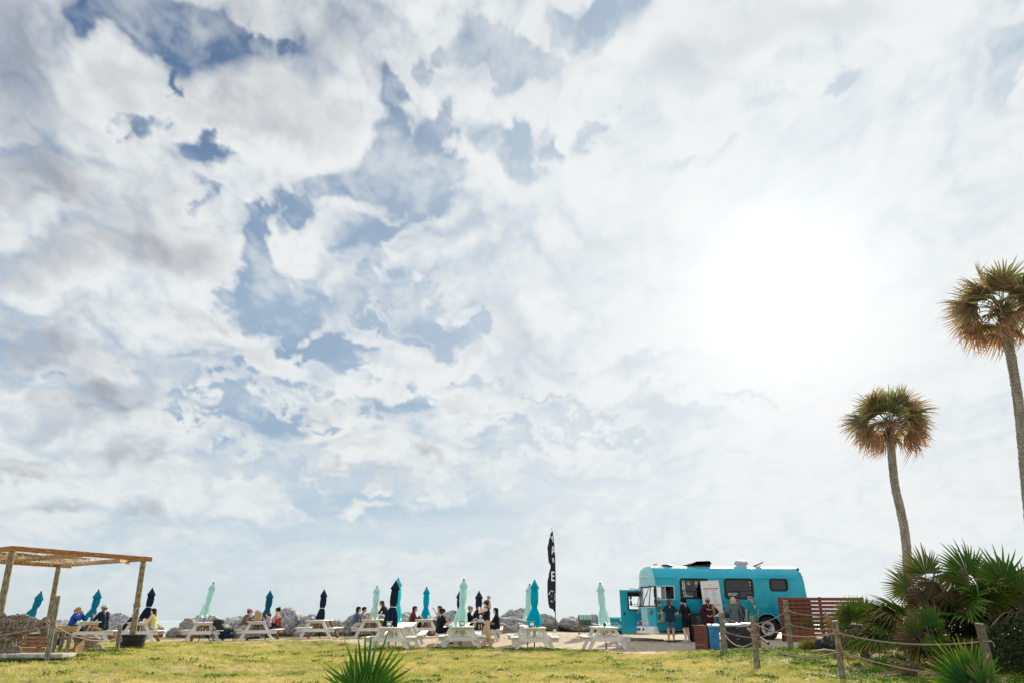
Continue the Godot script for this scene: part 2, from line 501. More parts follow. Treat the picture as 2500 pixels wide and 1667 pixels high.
func copy_of(o: Node3D, label: String) -> Node3D:
	var c: Node3D = o.duplicate()
	var stem := String(o.name)
	if stem.length() > 4 and stem.substr(stem.length() - 3).is_valid_int():
		stem = stem.substr(0, stem.length() - 4)
	c.name = numbered(stem, self)
	add_child(c, true)
	c.set_meta("label", label)
	return c

# ---------------------------------------------------------------- shapes
class MB:
	var v := PackedVector3Array()
	var n := PackedVector3Array()
	var c := PackedColorArray()
	var ix := PackedInt32Array()
	var col := Color.WHITE
	var xf := Transform3D.IDENTITY

	func vert(p: Vector3, nn: Vector3) -> int:
		v.append(xf * p)
		n.append((xf.basis * nn).normalized())
		c.append(col)
		return v.size() - 1

	func tri(a: int, b: int, d: int):
		ix.append_array(PackedInt32Array([a, d, b]))

	# a flat polygon, turned to face along out
	func poly(p: Array, out: Vector3):
		var nn: Vector3 = (p[1] - p[0]).cross(p[2] - p[0])
		if nn.length_squared() < 1e-16 and p.size() > 3:
			nn = (p[2] - p[0]).cross(p[3] - p[0])
		nn = nn.normalized()
		var turned := nn.dot(out) < 0.0
		if turned:
			nn = -nn
		var at := PackedInt32Array()
		for q in p:
			at.append(vert(q, nn))
		for k in range(1, p.size() - 1):
			if turned:
				tri(at[0], at[k + 1], at[k])
			else:
				tri(at[0], at[k], at[k + 1])

	func box(at: Vector3, size: Vector3, b := Basis.IDENTITY, bev := 0.0):
		var h := size * 0.5
		var k := minf(bev, minf(h.x, minf(h.y, h.z)) * 0.8)
		var face := func(ax: int, s: Vector3) -> Vector3:
			var q := Vector3(s.x * (h.x - k), s.y * (h.y - k), s.z * (h.z - k))
			q[ax] = s[ax] * h[ax]
			return at + b * q
		for ax in 3:
			var u := (ax + 1) % 3
			var w := (ax + 2) % 3
			for sg in [-1.0, 1.0]:
				var p := []
				for uw in [[-1.0, -1.0], [1.0, -1.0], [1.0, 1.0], [-1.0, 1.0]]:
					var s := Vector3.ZERO
					s[ax] = sg
					s[u] = uw[0]
					s[w] = uw[1]
					p.append(face.call(ax, s))
				var out := Vector3.ZERO
				out[ax] = sg
				poly(p, b * out)
			if k > 0.0:
				for su in [-1.0, 1.0]:
					for sw in [-1.0, 1.0]:
						var s1 := Vector3.ZERO
						s1[u] = su
						s1[w] = sw
						var s2 := s1
						s1[ax] = -1.0
						s2[ax] = 1.0
						var out := Vector3.ZERO
						out[u] = su
						out[w] = sw
						poly([face.call(u, s1), face.call(u, s2), face.call(w, s2), face.call(w, s1)], b * out)
		if k > 0.0:
			for sx in [-1.0, 1.0]:
				for sy in [-1.0, 1.0]:
					for sz in [-1.0, 1.0]:
						var s := Vector3(sx, sy, sz)
						poly([face.call(0, s), face.call(1, s), face.call(2, s)], b * s)

	# a straight bar between two points, wide across "side" and thick across the rest
	func bar(a: Vector3, d: Vector3, wide: float, thick: float, side := Vector3.RIGHT, bev := 0.0):
		var y := (d - a).normalized()
		var x := (side - y * side.dot(y)).normalized()
		var z := x.cross(y)
		box((a + d) * 0.5, Vector3(wide, a.distance_to(d), thick), Basis(x, y, z), bev)

	# rows of points joined into a smooth surface; closed joins the ends of each row
	func sheet(rows: Array, closed := false, flip := false, colors: Array = []):
		var w: int = rows[0].size()
		var first := v.size()
		for j in rows.size():
			for i in w:
				var i0 := (i - 1 + w) % w if closed else maxi(i - 1, 0)
				var i1 := (i + 1) % w if closed else mini(i + 1, w - 1)
				var j0 := maxi(j - 1, 0)
				var j1 := mini(j + 1, rows.size() - 1)
				var nn: Vector3 = (rows[j][i1] - rows[j][i0]).cross(rows[j1][i] - rows[j0][i])
				if nn.length_squared() < 1e-18:
					nn = Vector3.UP
				if colors.size():
					col = colors[j][i] if colors[j] is Array or colors[j] is PackedColorArray else colors[j]
				vert(rows[j][i], -nn if flip else nn)
		for j in rows.size() - 1:
			for i in (w if closed else w - 1):
				var a := first + j * w + i
				var b := first + j * w + (i + 1) % w
				if flip:
					tri(a, a + w, b)
					tri(b, a + w, b + w)
				else:
					tri(a, b, a + w)
					tri(b, b + w, a + w)

	func tube(pts: Array, rad: Array, sides := 8, caps := true, twist := 0.0):
		var rows := []
		var t: Vector3 = (pts[1] - pts[0]).normalized()
		var x := (Vector3.RIGHT if absf(t.x) < 0.8 else Vector3.UP)
		x = (x - t * x.dot(t)).normalized()
		for k in pts.size():
			var t2: Vector3 = (pts[mini(k + 1, pts.size() - 1)] - pts[maxi(k - 1, 0)]).normalized()
			x = (x - t2 * x.dot(t2)).normalized()
			var y := t2.cross(x)
			var r: float = rad[mini(k, rad.size() - 1)]
			var row := PackedVector3Array()
			for i in sides:
				var a := TAU * i / sides + twist * k
				row.append(pts[k] + (x * cos(a) + y * sin(a)) * r)
			rows.append(row)
		sheet(rows, true)
		if caps:
			poly(Array(rows[0]), pts[0] - pts[1])
			poly(Array(rows[-1]), pts[-1] - pts[-2])

	# prof holds Vector2(radius, height), from the bottom up
	func lathe(prof: Array, sides := 16, at := Vector3.ZERO, ends := true):
		var rows := []
		for p in prof:
			var row := PackedVector3Array()
			for i in sides:
				var a := -TAU * i / sides
				row.append(at + Vector3(cos(a) * p.x, p.y, sin(a) * p.x))
			rows.append(row)
		sheet(rows, true)
		if ends and prof[0].x > 0.002:
			poly(Array(rows[0]), Vector3.DOWN)
		if ends and prof[-1].x > 0.002:
			poly(Array(rows[-1]), Vector3.UP)

	func mesh() -> ArrayMesh:
		var a := []
		a.resize(Mesh.ARRAY_MAX)
		a[Mesh.ARRAY_VERTEX] = v
		a[Mesh.ARRAY_NORMAL] = n
		a[Mesh.ARRAY_COLOR] = c
		a[Mesh.ARRAY_INDEX] = ix
		var m := ArrayMesh.new()
		m.add_surface_from_arrays(Mesh.PRIMITIVE_TRIANGLES, a)
		return m

func box_mesh(size: Vector3, bev := 0.006, at := Vector3.ZERO) -> ArrayMesh:
	var b := MB.new()
	b.box(at, size, Basis.IDENTITY, bev)
	return b.mesh()

func bar_mesh(a: Vector3, d: Vector3, wide: float, thick: float, side := Vector3.RIGHT, bev := 0.006) -> ArrayMesh:
	var b := MB.new()
	b.bar(a, d, wide, thick, side, bev)
	return b.mesh()

func tube_mesh(pts: Array, rad: Array, sides := 10) -> ArrayMesh:
	var b := MB.new()
	b.tube(pts, rad, sides)
	return b.mesh()

func lathe_mesh(prof: Array, sides := 20) -> ArrayMesh:
	var b := MB.new()
	b.lathe(prof, sides)
	return b.mesh()

func lettering(text: String, size: float, deep := 0.004, face := "Droid Sans", bold := true) -> TextMesh:
	var f := SystemFont.new()
	f.font_names = PackedStringArray([face])
	f.font_weight = 700 if bold else 400
	var t := TextMesh.new()
	t.text = text
	t.font = f
	t.font_size = 32
	t.pixel_size = size / 32.0
	t.depth = deep
	t.curve_step = 2.0
	return t

# ---------------------------------------------------------------- a field of joined limbs, meshed as surface nets
class Field:
	var o: Vector3
	var cell: float
	var nx: int
	var ny: int
	var nz: int
	var d := PackedFloat32Array()
	var k := PackedByteArray()
	var soft := 0.03

	func _init(lo: Vector3, hi: Vector3, size: float):
		cell = size
		o = lo - Vector3.ONE * size * 3.0
		nx = int((hi.x - lo.x) / size) + 7
		ny = int((hi.y - lo.y) / size) + 7
		nz = int((hi.z - lo.z) / size) + 7
		d.resize(nx * ny * nz)
		d.fill(1.0)
		k.resize(nx * ny * nz)

	func limb(a: Vector3, b: Vector3, ra: float, rb: float, kind := 0):
		var reach := maxf(ra, rb) + soft + cell * 2.0
		var lo := (a.min(b) - Vector3.ONE * reach - o) / cell
		var hi := (a.max(b) + Vector3.ONE * reach - o) / cell
		var ab := b - a
		var l2 := maxf(ab.length_squared(), 1e-9)
		for z in range(maxi(0, int(lo.z)), mini(nz - 1, int(hi.z) + 1) + 1):
			for y in range(maxi(0, int(lo.y)), mini(ny - 1, int(hi.y) + 1) + 1):
				var at := (z * ny + y) * nx
				for x in range(maxi(0, int(lo.x)), mini(nx - 1, int(hi.x) + 1) + 1):
					var p := o + Vector3(x, y, z) * cell - a
					var t := clampf(p.dot(ab) / l2, 0.0, 1.0)
					var e := (p - ab * t).length() - ra - (rb - ra) * t
					var was := d[at + x]
					if e < was:
						k[at + x] = kind
					var h := soft - absf(e - was)
					d[at + x] = minf(e, was) - (h * h / (4.0 * soft) if h > 0.0 else 0.0)

	# adds the surface to b; tints maps a kind to a colour
	func surface(b: MB, tints: Array) -> PackedByteArray:
		var at := PackedInt32Array()
		at.resize(nx * ny * nz)
		at.fill(-1)
		var step := PackedInt32Array([0, 1, nx, nx + 1, nx * ny, nx * ny + 1, nx * ny + nx, nx * ny + nx + 1])
		var kinds := PackedByteArray()
		var first := b.v.size()
		var pts := PackedVector3Array()
		for z in nz - 1:
			for y in ny - 1:
				var row := (z * ny + y) * nx
				for x in nx - 1:
					var g := row + x
					var neg := 0
					for q in 8:
						if d[g + step[q]] < 0.0:
							neg += 1
					if neg == 0 or neg == 8:
						continue
					var sum := Vector3.ZERO
					var m := 0
					for q in 8:
						for ax in 3:
							if q & (1 << ax):
								continue
							var r := q | (1 << ax)
							var d0 := d[g + step[q]]
							var d1 := d[g + step[r]]
							if (d0 < 0.0) != (d1 < 0.0):
								var p := Vector3(q & 1, (q >> 1) & 1, (q >> 2) & 1)
								p[ax] += d0 / (d0 - d1)
								sum += p
								m += 1
					at[g] = pts.size()
					pts.append(o + (Vector3(x, y, z) + sum / m) * cell)
					kinds.append(k[g + (step[7] if d[g] > 0.0 else 0)])
		var nn := PackedVector3Array()
		nn.resize(pts.size())
		var tris := PackedInt32Array()
		for z in range(1, nz - 1):
			for y in range(1, ny - 1):
				for x in range(1, nx - 1):
					var g := (z * ny + y) * nx + x
					if at[g] < 0:
						continue
					for ax in 3:
						var s: int = [1, nx, nx * ny][ax]
						if (d[g] < 0.0) == (d[g + s] < 0.0):
							continue
						var s1: int = [nx, nx * ny, 1][ax]
						var s2: int = [nx * ny, 1, nx][ax]
						var q := [at[g], at[g - s1], at[g - s1 - s2], at[g - s2]]
						if q.min() < 0:
							continue
						if d[g] >= 0.0:
							q = [q[0], q[3], q[2], q[1]]
						var fn: Vector3 = (pts[q[1]] - pts[q[0]]).cross(pts[q[2]] - pts[q[0]]) + (pts[q[2]] - pts[q[0]]).cross(pts[q[3]] - pts[q[0]])
						for e in q:
							nn[e] += fn
						tris.append_array(PackedInt32Array([q[0], q[1], q[2], q[0], q[2], q[3]]))
		for e in pts.size():
			b.col = tints[kinds[e]]
			b.vert(pts[e], nn[e])
		for e in range(0, tris.size(), 3):
			b.tri(first + tris[e], first + tris[e + 1], first + tris[e + 2])
		return kinds

# ---------------------------------------------------------------- ground
# measured heights of the ground: x, z, height
const LEVELS := [
	-6.2,-17.5,0.03, 0,-17.5,0.03, -10.9,-18.5,0.2, 6.6,-16.5,0.06, 8.7,-15,0.12, -4.3,-30.2,0.20, -1.8,-31.5,0.20, 0.7,-30.5,0.16, 3.45,-31.5,0.20, -0.95,-33,0.28,
	-13.4,-37,0.34, -10.8,-37,0.41, -8.5,-38,0.46, -6.3,-38,0.48, -3.8,-38,0.50, -15,-36,0.36, -15.7,-33,0.41, -11.7,-26.5,0.38, -11.1,-24,0.40, -10.8,-20,0.36,
	6.9,-36,0.42, 11.2,-36,0.45, 6.6,-35.3,0.36, 6.9,-31,0.17, 6.4,-26,0.22, 5.9,-20.7,0.13, 8.8,-27,0.44, 6.8,-17.7,0.05, 11.7,-33,0.50, -15.1,-41,0.46,
	-9.3,-41.5,0.52, -5,-42,0.58, -0.2,-43,0.78, 3,-42.5,0.70, 5.9,-41,0.60, 9.5,-19,0.30, 12,-22,0.5, 0,-24,0.09, -6,-25,0.14, 3,-25,0.10, 0,-8,0.0, -9,-10,0.05, 9,-9,0.1, -16,-27,0.42, -17,-22,0.4, 17,-30,0.6, 0,5,0.0]

func ground(x: float, z: float) -> float:
	var sum := 0.0
	var all := 0.0
	for k in range(0, LEVELS.size(), 3):
		var dx: float = x - LEVELS[k]
		var dz: float = z - LEVELS[k + 1]
		var q := dx * dx + dz * dz
		var w := exp(-q / 7.0) + 0.0006 / (1.0 + q * 0.2)
		sum += w * LEVELS[k + 2]
		all += w
	var h := sum / all
	return lerpf(h, -4.5, smoothstep(-44.0, -54.0, z))

func on_ground(x: float, z: float, up := 0.0) -> Vector3:
	return Vector3(x, ground(x, z) + up, z)

# how far back the lawn reaches: beyond it lies the trodden sand
func lawn_edge(x: float) -> float:
	var e := -33.9
	e = lerpf(e, -32.6, smoothstep(-7.0, -1.5, x))
	e = lerpf(e, -28.0, smoothstep(0.8, 4.5, x))
	e = lerpf(e, -26.9, smoothstep(5.0, 8.0, x))
	return e

# share of sand, of dry grass and of green weeds at a place
func cover_at(x: float, z: float) -> Vector3:
	var n := fbm.get_noise_2d(x * 0.33, z * 0.33)
	var n2 := fbm.get_noise_2d(x * 1.3 + 40.0, z * 1.3)
	var n3 := fbm.get_noise_2d(x * 0.8 - 17.0, z * 0.8 + 60.0)
	var past := lawn_edge(x) - z + n * 1.1 + n2 * 0.6
	var sand := smoothstep(-0.5, 0.6, past)
	# the far bank under the rocks carries dry grass again
	var bank := smoothstep(-39.0, -40.6, z + n * 1.2) * smoothstep(-7.0, -3.0, x)
	bank = maxf(bank, smoothstep(-37.6, -38.6, z + n) * smoothstep(-5.0, -8.0, x))
	sand *= 1.0 - 0.85 * bank
	# the sandy rise round the rope fence, right
	var rise := smoothstep(5.6, 7.6, x + n) * smoothstep(-28.2, -26.6, z + n2 * 0.5)
	sand = maxf(sand * (1.0 - rise), rise * smoothstep(-0.28, 0.35, n2 + n * 0.6 - 0.02))
	# bare scuffed earth in front of the middle tables
	for p in [[-3.3, -29.4, 1.5], [-0.55, -29.4, 1.1], [3.6, -31.0, 1.4]]:
		var q := Vector2((x - p[0]) / p[2], (z - p[1]) / 0.75).length()
		sand = maxf(sand, 0.75 * smoothstep(1.2, 0.4, q + n2 * 0.5))
	var weeds := smoothstep(0.34, 0.62, n3 + n2 * 0.45) * 0.6 * (1.0 - sand)
	weeds = maxf(weeds, rise * smoothstep(-0.1, 0.25, n3 * 0.8 - n2 * 0.7 + smoothstep(-25.0, -27.0, z) * 0.25))
	for p in [[-1.75, -31.7, 0.95], [0.9, -31.1, 1.0], [-4.3, -30.9, 0.8]]:
		var q := Vector2((x - p[0]) / p[2], (z - p[1]) / 0.8).length()
		weeds = maxf(weeds, smoothstep(1.25, 0.7, q + n2 * 0.45))
	return Vector3(sand * (1.0 - weeds * 0.6), clampf(0.5 + n * 0.9 + n2 * 0.5, 0.0, 1.0), weeds)

func ground_color(x: float, z: float) -> Color:
	var s := cover_at(x, z)
	var n := fine.get_noise_2d(x * 2.1, z * 2.1)
	var green := Color(0.46, 0.445, 0.14)
	var straw := Color(0.73, 0.61, 0.32)
	var c := green.lerp(straw, clampf(s.y + n * 0.35, 0.0, 1.0))
	c = c.lerp(Color(0.20, 0.13, 0.06), clampf(fine.get_noise_2d(x * 3.7 + 9.0, z * 3.7) * 1.9 - 0.30, 0.0, 0.75))
	if z < -38.0:
		c = c.lerp(Color(0.60, 0.49, 0.24), 0.7)
	var sand := Color(0.88, 0.71, 0.55).lerp(Color(0.58, 0.43, 0.31), clampf(n * 1.4, 0.0, 0.65))
	c = c.lerp(sand, s.x)
	c = c.lerp(Color(0.12, 0.16, 0.035), s.z * 0.8)
	return c

func steps(list: Array) -> PackedFloat32Array:
	var out := PackedFloat32Array()
	for k in range(0, list.size() - 2, 2):
		var a: float = list[k]
		var b: float = list[k + 2]
		var m := maxi(1, int(ceil(absf(b - a) / list[k + 1])))
		for i in m:
			out.append(lerpf(a, b, float(i) / m))
	out.append(list[-1])
	return out

func build_ground():
	var xs := steps([-900.0, 200.0, -60.0, 6.0, -26.0, 0.7, -20.0, 0.17, 17.0, 0.7, 24.0, 6.0, 60.0, 200.0, 900.0])
	var zs := steps([300.0, 60.0, 30.0, 8.0, -10.0, 1.0, -14.5, 0.17, -39.0, 0.3, -45.0, 1.0, -56.0, 60.0, -300.0])
	var b := MB.new()
	var rows := []
	var cols := []
	for z in zs:
		var row := PackedVector3Array()
		var cr := PackedColorArray()
		for x in xs:
			var inside := z < -12.0 and z > -46.0 and absf(x) < 27.0
			var h := ground(x, z)
			if inside:
				h += fine.get_noise_2d(x * 1.2, z * 1.2) * 0.016
			row.append(Vector3(x, h, z))
			cr.append(ground_color(x, z) if inside else Color(0.42, 0.40, 0.12))
		rows.append(row)
		cols.append(cr)
	b.sheet(rows, false, false, cols)
	structure("ground", b.mesh(), M["ground_tint"])
	var w := MB.new()
	w.poly([Vector3(-6000, -1.8, -46), Vector3(6000, -1.8, -46), Vector3(6000, -1.8, -7000), Vector3(-6000, -1.8, -7000)], Vector3.UP)
	structure("sea", w.mesh(), M["sea_water"])

# ---------------------------------------------------------------- the rock line
func boulder(seed_of: int, cuts: int) -> ArrayMesh:
	var r := RandomNumberGenerator.new()
	r.seed = seed_of
	var planes := []
	for k in cuts:
		var dir := Vector3(r.randfn(), r.randfn(), r.randfn()).normalized()
		planes.append([dir, r.randf_range(0.62, 0.95)])
	var b := MB.new()
	var rows := []
	for j in 19:
		var row := PackedVector3Array()
		var th := PI * (1.0 - j / 18.0)
		for i in 28:
			var a := -TAU * i / 28.0
			var d := Vector3(sin(th) * cos(a), cos(th), sin(th) * sin(a))
			var q := 1.05
			for p in planes:
				var k: float = d.dot(p[0])
				if k > 0.05:
					q = minf(q, p[1] / k)
			q *= 1.0 + fine.get_noise_3dv(d * 1.6 + Vector3.ONE * seed_of) * 0.13 + fine.get_noise_3dv(d * 5.0 + Vector3.ONE * seed_of) * 0.04
			row.append(d * q)
		rows.append(row)
	b.sheet(rows, true)
	return b.mesh()

func build_rocks():
	var kinds := []
	for k in 9:
		kinds.append(boulder(60 + k, 9 + k % 4))
	var mats := [M["granite"], M["granite_pale"], M["granite"], M["granite_warm"]]
	# x, z, width, height, depth, turn, tilt of the ones that stand out, then the rest of the line between them
	var seen := [
		[-17.9, -38.5, 1.5, 1.0, 1.2, 20, 14, 0, "pointed grey boulder behind the man in the white cap"],
		[-19.8, -39.5, 1.9, 0.9, 1.3, 80, 5, 0, "long low grey boulder behind the woman in blue"],
		[-15.4, -41.2, 1.4, 1.0, 1.2, 10, -20, 3, "brownish boulder behind the long-haired woman in pale yellow"],
		[-14.2, -41.3, 1.3, 0.8, 1.2, 100, 12, 1, "pale cracked boulder left of the leaning mint umbrella's table"],
		[-12.9, -41.8, 2.0, 1.3, 1.4, 40, -12, 0, "large grey boulder behind the table with the leaning mint umbrella"],
		[-11.2, -42.0, 1.5, 1.65, 1.3, 70, 24, 0, "tall tilted grey boulder beside the stroller's handle"],
		[-9.9, -41.6, 1.5, 1.25, 1.2, 160, -18, 2, "steep grey boulder behind the black stroller"],
		[-7.0, -42.0, 1.9, 1.25, 1.4, 30, 10, 0, "rounded grey boulder right of the mother in brown"],
		[-5.3, -41.8, 1.9, 1.2, 1.4, 210, -8, 1, "big cracked tan boulder right of the table with the napkin holder"],
		[-2.7, -42.5, 2.1, 1.3, 1.4, 140, 6, 0, "broad grey boulder behind the table with the bright turquoise umbrella"],
		[-0.1, -43.4, 2.6, 0.85, 1.5, 15, 3, 0, "long flat grey boulder right of the man in khaki trousers"],
		[0.1, -44.3, 2.2, 1.35, 1.3, 190, -5, 0, "grey boulder lying on top of the long flat one"],
		[1.75, -43.0, 1.9, 0.95, 1.2, 60, -32, 1, "sloping pale slab behind the bright turquoise umbrella"],
		[3.0, -43.8, 1.7, 0.95, 1.3, 330, 5, 2, "dark grey boulder behind the foot of the black banner"],
		[3.4, -43.0, 2.1, 0.85, 1.3, 200, 10, 0, "wide grey boulder between banner and lobster trap"],
		[5.3, -42.8, 1.7, 0.95, 1.3, 15, 8, 0, "grey boulder behind the mint umbrella next to the food truck"],
		[6.3, -42.4, 2.2, 1.25, 1.4, 120, -16, 1, "pinkish grey boulder showing above the teal drinks chest"]]
	for s in seen:
		var o := put("boulder", kinds[(s[5] / 10) % 9], mats[s[7]])
		tag(o, s[8], "boulder", "boulders along the shore")
		o.position = on_ground(s[0], s[1], s[3] * 0.26)
		o.rotation_degrees = Vector3(0, s[5], s[6])
		o.scale = Vector3(s[2], s[3] * 0.95, s[4]) * 0.56
	var r := RandomNumberGenerator.new()
	r.seed = 77
	for row in 2:
		var x := -23.5
		while x < 9.0:
			var w := r.randf_range(0.9, 2.0)
			var z := -41.9 - row * 1.2 + r.randf_range(-0.35, 0.35)
			if x < -17.0:
				z += 2.0
			if x > -2.0:
				z -= 1.0
			var clear := true
			for s in seen:
				if Vector2(x - s[0], z - s[1]).length() < 0.55 + 0.3 * s[2] - row * 0.2:
					clear = false
			if clear:
				var pick := r.randi() % 4
				var o := put("boulder", kinds[r.randi() % 9], mats[pick])
				var tip := r.randf_range(-18, 18)
				var tone: String = ["mid grey", "pale", "grey", "brownish"][pick]
				var size_: String = "small" if w < 1.2 else ("squat" if w < 1.6 else "broad")
				var spot := "far left"
				for e in [[-16.5, "past the barrel planter"], [-14.2, "behind the leaning mint umbrella"], [-12.2, "behind the stroller"], [-10.2, "behind the family's table"], [-8.2, "behind the napkin holder's table"], [-6.4, "behind the denim jacket"], [-4.8, "behind the aqua umbrella"], [-3.0, "behind the maroon sweater"], [-1.2, "behind the slate blue umbrella"], [0.8, "left of the turquoise umbrella"], [2.4, "left of the black banner"], [4.0, "behind the lobster trap"], [5.6, "behind the drinks chest"], [7.0, "behind the truck's door"]]:
					if x > e[0]:
						spot = e[1]
				tag(o, "%s %s boulder %s, %s row of shore rocks, %s" % [size_, tone, "tipped left" if tip > 5.0 else ("tipped right" if tip < -5.0 else "level"), "front" if row == 0 else "rear", spot], "boulder", "boulders along the shore")
				var h := w * r.randf_range(0.5, 0.78)
				o.position = on_ground(x, z, h * 0.22)
				o.rotation_degrees = Vector3(r.randf_range(-12, 12), r.randf_range(0, 360), tip)
				o.scale = Vector3(w, h, w * 0.8) * 0.58
			x += w * 0.58
	# a few single stones on the near side
	for s in [[-0.55, -40.2, 0.55, 0.34, "small brown stone lying in the dry grass below the long flat boulder"], [0.3, -40.4, 0.6, 0.3, "small pale stone beside the brown one in the dry grass"]]:
		var o := put("stone", kinds[3], M["granite_warm"] if s[0] < 0 else M["granite_pale"])
		tag(o, s[4], "stone")
		o.position = on_ground(s[0], s[1], 0.06)
		o.scale = Vector3(s[2], s[3], s[2] * 0.8)

# ---------------------------------------------------------------- the food truck, an old bus
# x runs along the side from the front corner to the rear, z from the camera's side (0) to the far side (-2.45), y up from the ground
const BUS_L := 6.70
const BUS_W := 2.45

func bus_roof(z: float) -> float:
	var s := absf((z + BUS_W * 0.5) / (BUS_W * 0.5))
	return 3.06 - 0.60 * pow(s, 4.2)

func slab(shape: CSGShape3D, op: int, m: Material, into: Node):
	shape.operation = op
	shape.set("material", m)
	into.add_child(shape)

func rounded(x0: float, x1: float, y0: float, y1: float, r: float) -> PackedVector2Array:
	var p := PackedVector2Array()
	for q in [[x1 - r, y1 - r, 0.0], [x0 + r, y1 - r, 90.0], [x0 + r, y0 + r, 180.0], [x1 - r, y0 + r, 270.0]]:
		for k in 6:
			var a := deg_to_rad(q[2] + k * 18.0)
			p.append(Vector2(q[0] + cos(a) * r, q[1] + sin(a) * r))
	return p

# a flat ring between two outlines, thick along z, from z0 to z1
func ring(outer: PackedVector2Array, inner: PackedVector2Array, z0: float, z1: float) -> ArrayMesh:
	var b := MB.new()
	var n := outer.size()
	for i in n:
		var j := (i + 1) % n
		var oa := Vector3(outer[i].x, outer[i].y, 0)
		var ob := Vector3(outer[j].x, outer[j].y, 0)
		var ia := Vector3(inner[i].x, inner[i].y, 0)
		var ib := Vector3(inner[j].x, inner[j].y, 0)
		var f := Vector3(0, 0, z1)
		var k := Vector3(0, 0, z0)
		b.poly([oa + f, ob + f, ib + f, ia + f], Vector3.BACK)
		b.poly([oa + k, ob + k, ib + k, ia + k], Vector3.FORWARD)
		var out := Vector3(ob.y - oa.y, oa.x - ob.x, 0)
		b.poly([oa + f, ob + f, ob + k, oa + k], out)
		b.poly([ia + f, ib + f, ib + k, ia + k], -out)
	return b.mesh()

func plate(outline: PackedVector2Array, z0: float, z1: float) -> ArrayMesh:
	var b := MB.new()
	var f := []
	var k := []
	for p in outline:
		f.append(Vector3(p.x, p.y, z1))
		k.append(Vector3(p.x, p.y, z0))
	b.poly(f, Vector3.BACK)
	b.poly(k, Vector3.FORWARD)
	for i in f.size():
		var j := (i + 1) % f.size()
		b.poly([f[i], f[j], k[j], k[i]], Vector3(f[j].y - f[i].y, f[i].x - f[j].x, 0))
	return b.mesh()

func front_point(s: float, y: float) -> Vector3:
	# s from 0 (near corner) to 1 (far corner)
	var q := 2.0 * s - 1.0
	var nose := (0.36 if y < 2.19 else 0.24) * (1.0 - q * q)
	var rake := 0.0
	if y > 1.35:
		rake = (y - 1.35) * 0.05
	return Vector3(-nose + rake - 0.02, y, -BUS_W * s)

func front_panel(y0: float, y1: float, s0: float, s1: float, m: int, proud := 0.0, round_top := false, thick := 0.05) -> ArrayMesh:
	var rows := []
	var back := []
	for j in 9:
		var row := PackedVector3Array()
		var bk := PackedVector3Array()
		for i in m + 1:
			var s := lerpf(s0, s1, float(i) / m)
			var t := j / 8.0
			var y := lerpf(y0, y1, t)
			if round_top:
				y = lerpf(y0, bus_roof(-BUS_W * s) - 0.015, t)
			var p := front_point(s, y) - Vector3(proud, 0, 0)
			if round_top:
				p.x += 0.16 * pow(maxf(0.0, t - 0.70) / 0.30, 2.2)
			row.append(p)
			bk.append(p + Vector3(thick, 0, 0))
		rows.append(row)
		back.append(bk)
	var b := MB.new()
	b.sheet(rows, false, true)
	b.sheet(back, false, false)
	for e in [0, m]:
		for j in 8:
			b.poly([rows[j][e], rows[j + 1][e], back[j + 1][e], back[j][e]], Vector3(0, 0, 1 if (s0 < s1) == (e == 0) else -1))
	for e in [0, 8]:
		for i in m:
			b.poly([rows[e][i], rows[e][i + 1], back[e][i + 1], back[e][i]], Vector3(0, -1 if e == 0 else 1, 0))
	return b.mesh()

